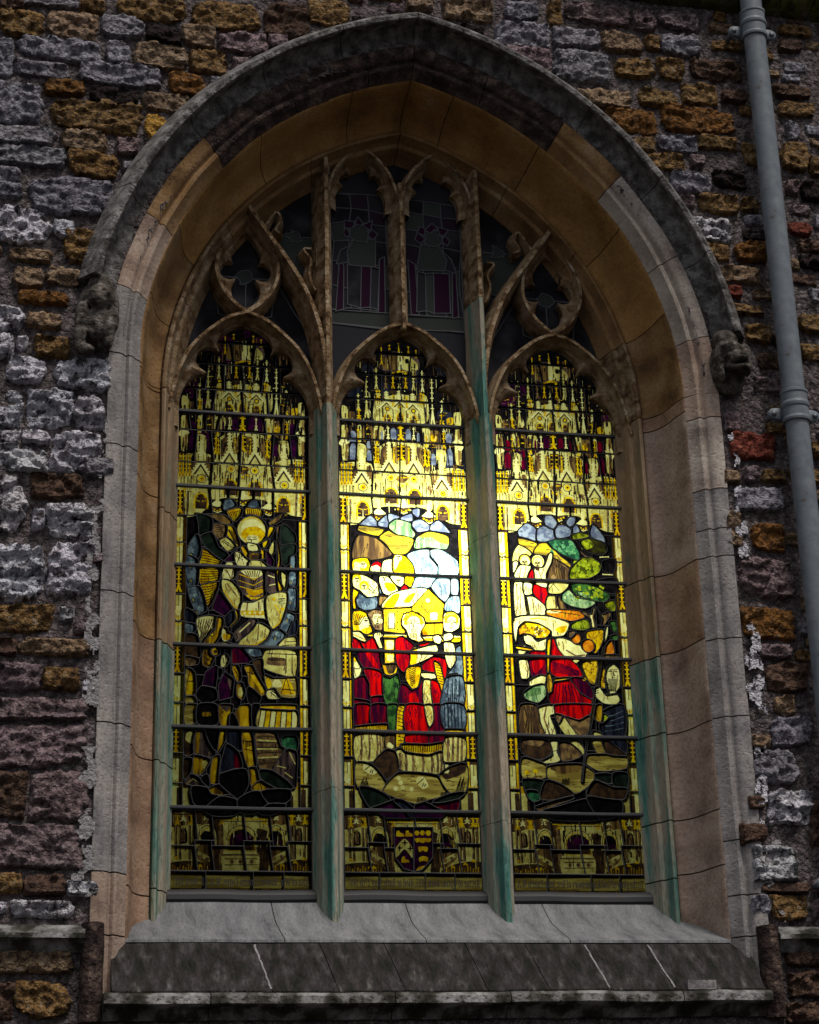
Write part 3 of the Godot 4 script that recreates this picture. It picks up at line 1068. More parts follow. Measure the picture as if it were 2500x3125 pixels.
func smear(t: Node3D, x0: float, y0: float, x1: float, y1: float, z: float, share: float, m: String) -> void:
	# a thin crust of limewash or lichen with a ragged outline lying on the stone
	var step := 0.006
	var nx := int((x1 - x0) / step)
	var ny := int((y1 - y0) / step)
	var pos := []
	var skip := PackedByteArray()
	for j in ny + 1:
		for i in nx + 1:
			var x := x0 + i * step
			var y := y0 + j * step
			pos.append(at(x, y, z + 0.003 * noise.get_noise_2d(x * 300.0, y * 300.0)))
			if i < nx and j < ny:
				var e := maxf(absf(2.0 * i / nx - 1.0), absf(2.0 * j / ny - 1.0))
				skip.append(0 if noise.get_noise_2d(x * 190.0, y * 150.0) + 0.6 * noise.get_noise_2d(x * 60.0 + 9.0, y * 50.0) > share + 0.5 * e * e * e else 1)
	part("limewash_patch", grid_mesh(pos, nx, ny, skip), M[m], t)

func span(a: float, b: float, n: int, kind: String) -> Array:
	var out := []
	for k in n + 1:
		out.append([kind, lerpf(a, b, float(k) / n)])
	return out

func ring(t: Node3D, called: String, prof: Array, side: float, bottom: float, joints: Array, arch_joints: Array, jamb_mats: Array, arch_mats: Array, wear: Array) -> void:
	var gap := 0.003
	var ys := [bottom] + joints + [ARCH_Y]
	for k in ys.size() - 1:
		if ys[k + 1] - ys[k] < 0.02:
			continue
		var n := maxi(3, int((ys[k + 1] - ys[k]) / 0.03))
		var v := rng.randf_range(0.9, 1.06)
		part(called, ring_block(side, prof, span(ys[k] + gap, ys[k + 1] - gap, n, "j"), Color(v, v, v), wear[0]), M[jamb_mats[k % jamb_mats.size()]], t)
	var ts := [0.0] + arch_joints + [1.0]
	for k in ts.size() - 1:
		var n := maxi(6, int((ts[k + 1] - ts[k]) * 70.0))
		var v := rng.randf_range(0.9, 1.06)
		part(called, ring_block(side, prof, span(ts[k] + 0.001, ts[k + 1] - 0.001, n, "a"), Color(v, v, v), wear[1]), M[arch_mats[k % arch_mats.size()]], t)

func build_surround() -> void:
	var t := thing("window_surround", "moulded stone jambs and pointed arch framing the stained glass window", "window surround", at(0, -0.35, 0.2))
	var hollow := [Vector2(1.134, -0.02), Vector2(1.134, 0.148)]
	for p in curve([Vector2(1.137, 0.152), Vector2(1.168, 0.172), Vector2(1.196, 0.215), Vector2(1.213, 0.275), Vector2(1.224, 0.345), Vector2(1.2365, 0.412)], 3):
		hollow.append(p)
	hollow.append_array([Vector2(1.243, 0.420), Vector2(1.36, 0.410), Vector2(1.36, -0.02)])
	var outer := [Vector2(1.244, 0.30), Vector2(1.2445, 0.4225), Vector2(1.252, 0.431), Vector2(1.266, 0.444), Vector2(1.276, 0.462), Vector2(1.284, 0.474), Vector2(1.296, 0.478), Vector2(1.304, 0.472), Vector2(1.309, 0.466), Vector2(1.316, 0.470), Vector2(1.322, 0.484), Vector2(1.334, 0.494), Vector2(1.352, 0.499), Vector2(1.383, 0.501), Vector2(1.385, 0.497), Vector2(1.385, 0.30)]
	ring(t, "reveal_stone", hollow, -1.0, -0.40, [-0.13, 0.43, 0.95, 1.6, 2.1], [0.16, 0.33, 0.62, 0.86], ["ashlar_rose", "ashlar_rose", "ashlar_rose", "ashlar_tawny", "ashlar_tawny", "ashlar_tawny"], ["ashlar_tawny", "ashlar_tawny", "ashlar_ochre", "ashlar_ochre", "ashlar_ochre"], [0.0016, 0.002])
	ring(t, "reveal_stone", hollow, 1.0, -0.40, [-0.025, 0.209, 0.596, 0.964, 1.333, 2.05], [0.2, 0.42, 0.68, 0.9], ["ashlar_pink", "ashlar_pink", "ashlar_pink", "ashlar_pink", "ashlar_rose", "ashlar_pink", "ashlar_rose"], ["ashlar_tawny", "ashlar_ochre", "ashlar_ochre", "ashlar_ochre", "ashlar_ochre"], [0.0016, 0.002])
	ring(t, "outer_moulding", outer, -1.0, -0.60, [-0.33, -0.09, 0.5, 1.05, 1.7], [0.14, 0.3, 0.5, 0.72, 0.9], ["ashlar_pink", "ashlar_pink", "ashlar_gray", "ashlar_gray", "ashlar_gray", "ashlar_gray"], ["ashlar_gray", "ashlar_pink", "ashlar_tawny", "eroded", "eroded", "eroded"], [0.003, 0.009])
	ring(t, "outer_moulding", outer, 1.0, -0.60, [-0.33, -0.16, 0.07, 0.6, 0.95, 1.33, 1.46, 1.65, 2.0], [0.12, 0.3, 0.5, 0.66, 0.84], ["ashlar_gray", "ashlar_gray", "ashlar_gray", "ashlar_gray", "ashlar_gray", "ashlar_gray", "ashlar_gray", "ashlar_gray", "ashlar_pale", "ashlar_pink"], ["ashlar_pink", "ashlar_pale", "ashlar_pale", "ashlar_tawny", "eroded", "eroded"], [0.003, 0.007])
	var frame := [Vector2(1.03, -0.03), Vector2(1.036, 0.006), Vector2(1.044, 0.014), Vector2(1.060, 0.055), Vector2(1.075, 0.100), Vector2(1.083, 0.107), Vector2(1.092, 0.110), Vector2(1.099, 0.124), Vector2(1.103, 0.148), Vector2(1.108, 0.167), Vector2(1.116, 0.171), Vector2(1.125, 0.166), Vector2(1.131, 0.150), Vector2(1.1325, 0.10), Vector2(1.1325, -0.03)]
	ring(t, "frame_stone", frame, -1.0, -0.36, [-0.1, 0.43, 0.95, 1.55], [0.24, 0.47, 0.75], ["mullion_stone", "mullion_stone", "mullion_stone", "mullion_worn", "mullion_worn"], ["tracery_stone", "tracery_stone", "ashlar_tawny", "ashlar_tawny"], [0.002, 0.0035])
	ring(t, "frame_stone", frame, 1.0, -0.36, [-0.04, 0.21, 0.6, 0.95, 1.33], [0.2, 0.46, 0.7], ["mullion_stone", "mullion_stone", "mullion_stone", "mullion_stone", "mullion_worn", "mullion_worn"], ["tracery_stone", "ashlar_tawny", "ashlar_tawny", "ashlar_tawny"], [0.002, 0.0035])

func build_hood() -> void:
	var t := thing("hood_mould", "weathered grey hood mould arching over the window between two carved stops", "hood mould", at(0, 2.2, 0.5))
	var prof := [Vector2(1.387, 0.43), Vector2(1.388, 0.480), Vector2(1.402, 0.486), Vector2(1.428, 0.494), Vector2(1.450, 0.510), Vector2(1.463, 0.535), Vector2(1.467, 0.565), Vector2(1.463, 0.592), Vector2(1.458, 0.604), Vector2(1.462, 0.613), Vector2(1.482, 0.616), Vector2(1.494, 0.608), Vector2(1.552, 0.512), Vector2(1.558, 0.43)]
	for side in [-1.0, 1.0]:
		var ts := [0.125, 0.31, 0.5, 0.68, 0.85, 1.0] if side < 0 else [0.105, 0.27, 0.44, 0.63, 0.8, 1.0]
		for k in ts.size() - 1:
			var v := rng.randf_range(0.92, 1.08)
			part("hood_stone", ring_block(side, prof, span(ts[k] + 0.0008, ts[k + 1] - 0.0008, 16, "a"), Color(v, v, v), 0.004), M["hood_gray"], t)
	# carved label stops: a crouching figure on the left, a beast's head on the right
	var c := at(-1.432, 2.345, 0.56)
	var left := [
		[c, Vector3(0.052, 0.062, 0.062), 1], [c + Vector3(-0.01, -0.03, 0.045), Vector3(0.034, 0.03, 0.03), 1], [c + Vector3(0.028, 0.0, 0.05), Vector3(0.016, 0.012, 0.014), 1], [c + Vector3(-0.026, 0.004, 0.05), Vector3(0.016, 0.012, 0.014), 1],
		[c + Vector3(0.05, 0.0, 0.0), Vector3(0.014, 0.024, 0.02), 1], [c + Vector3(-0.05, 0.0, 0.0), Vector3(0.014, 0.024, 0.02), 1],
		[c + Vector3(0.0, -0.13, -0.005), Vector3(0.058, 0.082, 0.05), 1], [c + Vector3(-0.072, -0.09, 0.01), Vector3(0.026, 0.055, 0.03), 1], [c + Vector3(-0.078, -0.18, 0.01), Vector3(0.022, 0.07, 0.026), 1], [c + Vector3(0.062, -0.10, 0.0), Vector3(0.024, 0.06, 0.03), 1], [c + Vector3(0.045, -0.19, 0.01), Vector3(0.02, 0.06, 0.024), 1],
		[c + Vector3(-0.05, -0.25, 0.0), Vector3(0.04, 0.024, 0.03), 1], [c + Vector3(0.0, -0.05, -0.06), Vector3(0.09, 0.17, 0.05), 1], [c + Vector3(0.0, 0.07, -0.02), Vector3(0.05, 0.05, 0.05), 1],
		[c + Vector3(0.012, 0.008, 0.064), Vector3(0.011, 0.008, 0.012), -1], [c + Vector3(-0.02, 0.01, 0.064), Vector3(0.011, 0.008, 0.012), -1], [c + Vector3(-0.008, -0.045, 0.074), Vector3(0.02, 0.005, 0.012), -1], [c + Vector3(-0.03, -0.17, 0.05), Vector3(0.016, 0.05, 0.03), -1]]
	part("label_stop", blob(left, c + Vector3(-0.14, -0.31, -0.13), c + Vector3(0.12, 0.14, 0.12), 0.0065, 0.016, 0.006), M["carved_stone"], t, Vector3.ZERO, "dark carved crouching figure at the foot of the hood mould")
	c = at(1.436, 2.262, 0.57)
	var right := [
		[c, Vector3(0.066, 0.072, 0.06), 1], [c + Vector3(0.008, -0.02, 0.05), Vector3(0.046, 0.032, 0.045), 1], [c + Vector3(0.012, -0.062, 0.04), Vector3(0.042, 0.018, 0.04), 1], [c + Vector3(-0.02, 0.045, 0.035), Vector3(0.05, 0.026, 0.03), 1], [c + Vector3(0.06, 0.03, 0.01), Vector3(0.028, 0.045, 0.03), 1], [c + Vector3(-0.066, 0.0, 0.0), Vector3(0.02, 0.07, 0.035), 1], [c + Vector3(-0.062, -0.08, 0.0), Vector3(0.018, 0.05, 0.03), 1],
		[c + Vector3(-0.03, 0.09, 0.0), Vector3(0.06, 0.05, 0.045), 1], [c + Vector3(0.0, -0.03, -0.06), Vector3(0.09, 0.13, 0.05), 1], [c + Vector3(0.06, -0.04, 0.01), Vector3(0.02, 0.05, 0.035), 1],
		[c + Vector3(0.03, 0.015, 0.07), Vector3(0.014, 0.011, 0.016), -1], [c + Vector3(-0.028, 0.012, 0.062), Vector3(0.014, 0.011, 0.016), -1], [c + Vector3(0.014, -0.045, 0.085), Vector3(0.036, 0.009, 0.04), -1], [c + Vector3(0.0, -0.02, 0.096), Vector3(0.006, 0.006, 0.01), -1], [c + Vector3(0.024, -0.018, 0.096), Vector3(0.006, 0.006, 0.01), -1], [c + Vector3(-0.045, -0.05, 0.05), Vector3(0.012, 0.04, 0.03), -1]]
	part("label_stop", blob(right, c + Vector3(-0.13, -0.18, -0.13), c + Vector3(0.13, 0.16, 0.13), 0.0065, 0.014, 0.006), M["carved_stone"], t, Vector3.ZERO, "pale worn carved beast head at the foot of the hood mould")

const MULLION := [Vector2(0.070, -0.01), Vector2(0.067, 0.008), Vector2(0.060, 0.034), Vector2(0.046, 0.084), Vector2(0.043, 0.094), Vector2(0.036, 0.100), Vector2(0.031, 0.104), Vector2(0.026, 0.118), Vector2(0.018, 0.142), Vector2(0.014, 0.160), Vector2(0.010, 0.1645), Vector2(-0.010, 0.1645), Vector2(-0.014, 0.160), Vector2(-0.018, 0.142), Vector2(-0.026, 0.118), Vector2(-0.031, 0.104), Vector2(-0.036, 0.100), Vector2(-0.043, 0.094), Vector2(-0.046, 0.084), Vector2(-0.060, 0.034), Vector2(-0.067, 0.008), Vector2(-0.070, -0.01)]

func bar_profile(half: float, nose: float, lip := 0.008) -> Array:
	return [Vector2(half, -0.004), Vector2(half * 0.86, nose * 0.3), Vector2(half * 0.62, nose * 0.62), Vector2(half * 0.42, nose * 0.7), Vector2(lip * 1.3, nose * 0.94), Vector2(lip, nose), Vector2(-lip, nose), Vector2(-lip * 1.3, nose * 0.94), Vector2(-half * 0.42, nose * 0.7), Vector2(-half * 0.62, nose * 0.62), Vector2(-half * 0.86, nose * 0.3), Vector2(-half, -0.004)]

func swept(called: String, t: Node3D, path: Array, prof: Array, m: String, wear := 0.0022, label := "") -> MeshInstance3D:
	var st := begin()
	var v := rng.randf_range(0.94, 1.05)
	st.set_color(Color(v, v, v))
	bar_sweep(st, path, prof, wear)
	return part(called, finish(st), M[m], t, Vector3.ZERO, label)

func shifted(path: Array, dx: float, sx := 1.0) -> Array:
	var out := []
	for p in path:
		out.append(Vector2(p.x * sx + dx, p.y))
	return out

func poly_of(path: Array) -> PackedVector2Array:
	var p := PackedVector2Array()
	for q in path:
		p.append(q)
	return p

func build_tracery() -> void:
	var t := thing("window_tracery", "bar tracery of stone mullions, cusped heads and quatrefoils in the pointed window", "tracery", at(0, -0.36, 0.08))
	for side in [-1.0, 1.0]:
		var x: float = side * 0.37
		var cuts := [-0.36, 0.33, 0.98, 1.62, 2.1] if side < 0 else [-0.36, 0.2, 0.86, 1.5, 2.1]
		for k in cuts.size() - 1:
			var path := []
			var n := maxi(4, int((cuts[k + 1] - cuts[k]) / 0.025))
			for i in n + 1:
				path.append(Vector2(x, lerpf(cuts[k] + 0.001, cuts[k + 1] - 0.001, float(i) / n)))
			swept("mullion", t, path, MULLION, "mullion_stone", 0.003)
		for seg in [[2.1, 2.7], [2.702, 3.395]]:
			var up := []
			for i in 21:
				up.append(Vector2(x, lerpf(seg[0], seg[1], i / 20.0)))
			swept("upper_mullion", t, up, bar_profile(0.046, 0.155, 0.009), "mullion_stone" if side > 0 and seg[0] < 2.5 else "tracery_stone", 0.003)
		# sub-arch over the outer light, springing from the mullion to the main arch
		var sub := curve([Vector2(side * 0.372, 2.2), Vector2(side * 0.384, 2.36), Vector2(side * 0.417, 2.535), Vector2(side * 0.482, 2.705), Vector2(side * 0.556, 2.833), Vector2(side * 0.636, 2.945), Vector2(side * 0.745, 3.11)], 5)
		swept("sub_arch", t, sub, bar_profile(0.038, 0.148, 0.009), "tracery_stone", 0.002)
	var small := []
	for i in 21:
		small.append(Vector2(0.0, lerpf(2.52, 3.3, i / 20.0)))
	swept("upper_mullion", t, small, bar_profile(0.044, 0.132, 0.008), "tracery_stone", 0.003)
	# light heads
	var foil := curve([Vector2(0.0, 2.522), Vector2(0.065, 2.502), Vector2(0.115, 2.457), Vector2(0.133, 2.415)], 4) + curve([Vector2(0.116, 2.372), Vector2(0.150, 2.397), Vector2(0.186, 2.394), Vector2(0.215, 2.368), Vector2(0.226, 2.330), Vector2(0.214, 2.295)], 4) + curve([Vector2(0.174, 2.266), Vector2(0.225, 2.250), Vector2(0.263, 2.212), Vector2(0.288, 2.165), Vector2(0.301, 2.10)], 4) + [Vector2(0.301, 1.98)]
	var head := curve([Vector2(0.0, 2.556), Vector2(0.09, 2.520), Vector2(0.19, 2.436), Vector2(0.262, 2.347), Vector2(0.318, 2.21), Vector2(0.352, 2.05)], 5)
	for x in [-0.74, 0.0, 0.74]:
		var arch := mirror_path(head, x)
		var hole := poly_of(mirror_path(foil, x))
		var outer := poly_of(arch + [Vector2(x + 0.352, 1.99), Vector2(x - 0.352, 1.99)])
		var plate := part("cusped_head", relief_plate(outer, [hole], 0.0055, 0.066, 0.034), M["tracery_stone"], t)
		swept("head_arch", plate, arch, bar_profile(0.029, 0.118, 0.007), "tracery_stone", 0.002)
	# quatrefoils over the outer lights
	var lobe := curve([Vector2(0.0, 0.205), Vector2(0.045, 0.155), Vector2(0.071, 0.095), Vector2(0.064, 0.05)], 4) + curve([Vector2(0.046, 0.036), Vector2(0.075, 0.05), Vector2(0.108, 0.04), Vector2(0.122, 0.003), Vector2(0.108, -0.034), Vector2(0.075, -0.044)], 4) + curve([Vector2(0.046, -0.036), Vector2(0.066, -0.085), Vector2(0.062, -0.135), Vector2(0.036, -0.17), Vector2(0.0, -0.19)], 4)
	var eye := curve([Vector2(0.0, 0.30), Vector2(0.07, 0.19), Vector2(0.125, 0.09), Vector2(0.146, 0.0), Vector2(0.133, -0.085), Vector2(0.085, -0.17), Vector2(0.0, -0.245)], 5)
	for side in [-1.0, 1.0]:
		var x: float = side * 0.738
		var hole := []
		for p in lobe:
			hole.append(Vector2(x + p.x, 2.80 + p.y))
		for i in range(lobe.size() - 2, 0, -1):
			hole.append(Vector2(x - lobe[i].x, 2.80 + lobe[i].y))
		var rim := []
		for p in eye:
			rim.append(Vector2(x + p.x, 2.80 + p.y))
		for i in range(eye.size() - 2, -1, -1):
			rim.append(Vector2(x - eye[i].x, 2.80 + eye[i].y))
		var plate := part("quatrefoil", relief_plate(poly_of(rim), [poly_of(hole)], 0.005, 0.06, 0.026), M["tracery_stone"], t)
		swept("quatrefoil_rim", plate, rim, bar_profile(0.026, 0.112, 0.007), "tracery_stone", 0.0015)
	# heads of the two small upper lights
	var tip := curve([Vector2(0.0, 3.462), Vector2(0.034, 3.44), Vector2(0.052, 3.405), Vector2(0.05, 3.38)], 4) + curve([Vector2(0.036, 3.366), Vector2(0.066, 3.382), Vector2(0.098, 3.362), Vector2(0.104, 3.332)], 4) + curve([Vector2(0.082, 3.306), Vector2(0.108, 3.288), Vector2(0.122, 3.25)], 4) + [Vector2(0.122, 3.16)]
	var cap := curve([Vector2(0.0, 3.494), Vector2(0.06, 3.45), Vector2(0.12, 3.38), Vector2(0.158, 3.29), Vector2(0.172, 3.2)], 5)
	for x in [-0.182, 0.182]:
		var arch := mirror_path(cap, x)
		var plate := part("cusped_head", relief_plate(poly_of(arch + [Vector2(x + 0.172, 3.17), Vector2(x - 0.172, 3.17)]), [poly_of(mirror_path(tip, x))], 0.005, 0.06, 0.028), M["tracery_stone"], t)
		swept("head_arch", plate, arch, bar_profile(0.028, 0.112, 0.007), "tracery_stone", 0.002)
	# cusps reaching into the narrow side lights
	for side in [-1.0, 1.0]:
		for pts in [[[0.66, 3.02], [0.60, 3.115], [0.575, 3.075], [0.60, 3.02], [0.565, 3.0]], [[0.402, 2.94], [0.405, 2.72], [0.44, 2.80], [0.43, 2.87], [0.465, 2.93], [0.43, 2.935]]]:
			var p := []
			for q in pts:
				p.append(Vector2(side * q[0], q[1]))
			swept("cusp", t, curve(p, 4), bar_profile(0.022, 0.075, 0.005), "tracery_stone", 0.003)
	# initials-like scratches cut into the right-hand mullion
	var tm := TextMesh.new()
	tm.text = "76 O"
	tm.font_size = 16
	tm.pixel_size = 0.0022
	tm.depth = 0.0006
	var o := part("scratched_mark", tm, M["scratch"], t, at(0.3165, 1.99, 0.064), "thin scratched figures on the mullion face")
	o.rotation = Vector3(0, -1.22, 0)

func build_sill() -> void:
	var t := thing("window_sill", "sloping grey stone sill under the three stained glass lights", "sill", at(0, -0.6, 0.4))
	var prof := [Vector2(0.0, -0.10), Vector2(0.03, -0.128), Vector2(0.10, -0.188), Vector2(0.17, -0.236), Vector2(0.30, -0.291), Vector2(0.405, -0.331), Vector2(0.418, -0.338), Vector2(0.420, -0.349), Vector2(0.39, -0.36), Vector2(0.0, -0.36)]
	slab_run(t, "sill_stone", prof, [-1.255, -0.62, -0.05, 0.55, 1.255], "sill_stone", 0.0012, 0.0)
	prof = [Vector2(0.38, -0.351), Vector2(0.412, -0.351), Vector2(0.424, -0.356), Vector2(0.47, -0.41), Vector2(0.52, -0.474), Vector2(0.568, -0.536), Vector2(0.585, -0.551), Vector2(0.585, -0.556), Vector2(0.38, -0.556)]
	slab_run(t, "apron_stone", prof, [-1.30, -0.72, -0.46, -0.2, 0.13, 0.38, 0.63, 0.9, 1.31], "apron_stone", 0.005, 0.05)
	prof = [Vector2(0.42, -0.558), Vector2(0.586, -0.558), Vector2(0.600, -0.563), Vector2(0.608, -0.572), Vector2(0.609, -0.600), Vector2(0.600, -0.607), Vector2(0.56, -0.612), Vector2(0.535, -0.628), Vector2(0.51, -0.652), Vector2(0.42, -0.656)]
	slab_run(t, "drip_stone", prof, [-1.33, -0.93, -0.22, 0.24, 0.95, 1.33], "lip_stone", 0.006, 0.0)
	# pale mortar in the apron joints
	for x in [-0.72, 0.63, 0.9]:
		var st := begin()
		var path := []
		for i in 13:
			var f := i / 12.0
			var z := lerpf(0.426, 0.576, f)
			path.append([x + 0.03 * (f - 0.5) * 1.6 + 0.005 * noise.get_noise_2d(i * 23.0, x * 300.0), lerpf(-0.3585, -0.545, f), z + 0.0025, 0.003 + 0.003 * absf(noise.get_noise_2d(x * 90.0, i * 31.0))])
		for i in 12:
			var a: Array = path[i]
			var b: Array = path[i + 1]
			quad(st, at(b[0] - b[3], b[1], b[2]), at(a[0] - a[3], a[1], a[2]), at(a[0], a[1], a[2] + 0.003), at(b[0], b[1], b[2] + 0.003))
			quad(st, at(b[0], b[1], b[2] + 0.003), at(a[0], a[1], a[2] + 0.003), at(a[0] + a[3], a[1], a[2]), at(b[0] + b[3], b[1], b[2]))
		part("mortar_joint", finish(st), M["pale_mortar"], t)
	var lump := begin()
	box(lump, at(0.975, -0.5545, 0.50), at(1.095, -0.518, 0.594))
	part("repair_block", finish(lump), M["ashlar_gray"], t, Vector3.ZERO, "pale new stone let into the dark apron")

func slab_run(t: Node3D, called: String, prof: Array, xs: Array, m: String, wear: float, lean: float) -> void:
	# prof: (z, y), swept along x from joint to joint
	var poly := poly_of(prof)
	for k in xs.size() - 1:
		var st := begin()
		var v := rng.randf_range(0.84, 1.1)
		st.set_color(Color(v, v, v * 1.01))
		var n := maxi(6, int((xs[k + 1] - xs[k]) / 0.03))
		var rows := []
		for i in n + 1:
			var row := []
			var f := float(i) / n
			for p in prof:
				var l := 0.0
				if lean > 0.0:
					var d: float = (0.5 - (p.x - 0.42) / 0.16) * -lean
					l = d * ((1.0 if k > 0 else f) * (1.0 - f) + (1.0 if k < xs.size() - 2 else 1.0 - f) * f)
				var w := at(lerpf(xs[k] + 0.002, xs[k + 1] - 0.002, f) + l, p.y, p.x)
				var q := w * 34.0
				w += Vector3(0, noise.get_noise_3d(q.x, q.y, q.z), noise.get_noise_3d(q.z, q.x, q.y + 9.0)) * wear
				row.append(w)
			rows.append(row)
		var group := 1
		var np := prof.size()
		for j in np:
			var a: Vector2 = prof[j] - prof[(j - 1 + np) % np]
			var b: Vector2 = prof[(j + 1) % np] - prof[j]
			if absf(a.angle_to(b)) > 0.55:
				group += 1
			st.set_smooth_group(group)
			for i in n:
				quad(st, rows[i][j], rows[i + 1][j], rows[i + 1][(j + 1) % np], rows[i][(j + 1) % np])
		st.set_smooth_group(-1)
		var tri := Geometry2D.triangulate_polygon(poly)
		for e in [0, n]:
			for q in range(0, tri.size(), 3):
				st.add_vertex(rows[e][tri[q]]); st.add_vertex(rows[e][tri[q + 1]]); st.add_vertex(rows[e][tri[q + 2]])
		part(called, finish(st), M[m], t)

func build_string_course() -> void:
	for side in [-1.0, 1.0]:
		var t := thing("string_course", "dark weathered ledge that turns down beside the window sill, %s" % ("below the limewashed stones" if side < 0 else "near the grey drainpipe"), "string course", at(side * 1.6, -0.65, 0.5), "ledges turning down beside the sill")
		var xs := [1.40, 1.74, 2.15, 2.6]
		var prof := [Vector2(0.44, -0.292), Vector2(0.500, -0.296), Vector2(0.545, -0.318), Vector2(0.566, -0.334), Vector2(0.566, -0.352), Vector2(0.545, -0.362), Vector2(0.52, -0.382), Vector2(0.505, -0.40), Vector2(0.44, -0.40)]
		var run := []
		for x in xs:
			run.append(side * x)
		if side < 0:
			run.reverse()
		slab_run(t, "ledge_stone", prof, run, "lip_stone", 0.005, 0.0)
		# the part that drops beside the sill
		var st := begin()
		st.set_color(Color(0.95, 0.93, 0.92))
		var path := []
		for i in 15:
			path.append(Vector2(side * 1.372, lerpf(-0.66, -0.292, i / 14.0)))
		bar_sweep(st, path, [Vector2(0.046, 0.44), Vector2(0.044, 0.505), Vector2(0.036, 0.535), Vector2(0.014, 0.560), Vector2(-0.014, 0.562), Vector2(-0.034, 0.54), Vector2(-0.044, 0.505), Vector2(-0.046, 0.44)], 0.006)
		part("drop_stone", finish(st), M["eroded"], t)

func build_cornice() -> void:
	var t := thing("cornice", "mossy stone cornice at the top of the wall behind the drainpipe", "cornice", at(1.7, 4.2, 0.5))
	var prof := [Vector2(0.44, 4.235), Vector2(0.50, 4.237), Vector2(0.565, 4.262), Vector2(0.60, 4.285), Vector2(0.612, 4.31), Vector2(0.61, 4.40), Vector2(0.56, 4.47), Vector2(0.44, 4.52)]
	prof.reverse()
	slab_run(t, "cornice_stone", prof, [0.95, 1.32, 1.68, 2.05, 2.45], "mossy_stone", 0.008, 0.0)

func build_pipe() -> void:
	var axis := at(1.705, 0.0, 0.60)
	var t := thing("drainpipe", "grey painted cast iron drainpipe with collars fixed to the wall", "drainpipe", Vector3(axis.x, 0.0, axis.z))
	var st := begin()
	lathe(st, Vector3(axis.x, 0.0, axis.z), [Vector2(0.053, 0.05), Vector2(0.0525, 3.4), Vector2(0.053, 9.0)], 36)
	part("pipe", finish(st), M["pipe_paint"], t)
	for y in [4.06, 2.0, -0.12]:
		var c := begin()
		var base := Vector3(axis.x, y + GLASS_Y, axis.z)
		lathe(c, base, [Vector2(0.053, -0.055), Vector2(0.062, -0.052), Vector2(0.064, -0.042), Vector2(0.062, -0.034), Vector2(0.0595, -0.03), Vector2(0.0595, 0.012), Vector2(0.064, 0.018), Vector2(0.066, 0.03), Vector2(0.063, 0.04), Vector2(0.060, 0.045), Vector2(0.0595, 0.08), Vector2(0.0635, 0.086), Vector2(0.063, 0.098), Vector2(0.053, 0.104)], 36)
		var collar := part("collar", finish(c), M["pipe_paint"], t)
		for s in [-1.0, 1.0]:
			var l := begin()
			# ear: a flat lug with a round end standing off the collar
			var ear := []
			for k in 9:
				var a := -PI / 2 + PI * k / 8.0
				ear.append(Vector2(0.098 + 0.026 * cos(a), 0.026 * sin(a)))
			ear.append_array([Vector2(0.052, 0.03), Vector2(0.052, -0.03)])
			var poly := poly_of(ear)
			var tri := Geometry2D.triangulate_polygon(poly)
			for zz in [-0.012, 0.004]:
				for q in range(0, tri.size(), 3):
					for e in 3:
						var p: Vector2 = poly[tri[q + e]]
						l.add_vertex(base + Vector3(s * p.x, p.y - 0.006, zz - 0.02))
			for q in poly.size():
				var a: Vector2 = poly[q]
				var b: Vector2 = poly[(q + 1) % poly.size()]
				quad(l, base + Vector3(s * a.x, a.y - 0.006, -0.032), base + Vector3(s * b.x, b.y - 0.006, -0.032), base + Vector3(s * b.x, b.y - 0.006, -0.016), base + Vector3(s * a.x, a.y - 0.006, -0.016))
			part("lug", finish(l), M["pipe_paint"], collar)
			var bo := begin()
			var tube := []
			for k in 12:
				var a := TAU * k / 12.0
				tube.append(Vector3(cos(a) * 0.013, sin(a) * 0.013, 0.0))
			var o := base + Vector3(s * 0.1, -0.006, -0.016)
			for k in 12:
				quad(bo, o + tube[k] + Vector3(0, 0, -0.085), o + tube[k] + Vector3(0, 0, 0.007), o + tube[(k + 1) % 12] + Vector3(0, 0, 0.007), o + tube[(k + 1) % 12] + Vector3(0, 0, -0.085))
				bo.add_vertex(o + Vector3(0, 0, 0.011)); bo.add_vertex(o + tube[(k + 1) % 12] + Vector3(0, 0, 0.007)); bo.add_vertex(o + tube[k] + Vector3(0, 0, 0.007))
			part("bolt", finish(bo), M["bolt_metal"], collar)

func dark_pane_set(label: String, group: String, called: String, polys: Array, mats: Array, lead_half := 3.6) -> void:
	# polys in metres in the window plane, the first ones lie on top of the later ones
	var mid := Vector2.ZERO
	for p in polys[-1]:
		mid += p / polys[-1].size()
	var t := thing(called, label, "glass", at(mid.x, mid.y, 0.0), group)
	var lead := begin()
	var placed := []
	for k in polys.size():
		var whole := PackedVector2Array()
		for p in polys[k]:
			whole.append(p * 1000.0 + (Vector2(noise.get_noise_2d(p.x * 900.0, p.y * 700.0), noise.get_noise_2d(p.y * 800.0, p.x * 950.0)) * 24.0 if polys.size() > 1 and k < polys.size() - 1 else Vector2.ZERO))
		if Geometry2D.is_polygon_clockwise(whole):
			whole.reverse()
		var pieces := [whole]
		for o in placed:
			pieces = clip_pieces(pieces, o)
		placed.append(whole)
		for pc in pieces:
			if area(pc) < 60.0:
				continue
			var mesh := pane_mesh(pc, 0.0, rng.randf() * 0.0008 - 0.001, Vector2(rng.randf_range(-0.02, 0.02), rng.randf_range(-0.02, 0.02)), false)
			if mesh:
				part("glass_pane", mesh, M[mats[k % mats.size()]], t)
			for e in pc.size():
				lead_edge(lead, pc[e], pc[(e + 1) % pc.size()], 0.0, lead_half, 0.004)
	part("lead_came", finish(lead), M["tracery_lead"], t)

func ring_pts(c: Vector2, r: float, n := 16) -> Array:
	var out := []
	for k in n:
		out.append(c + Vector2(cos(TAU * k / n), sin(TAU * k / n)) * r)
	return out

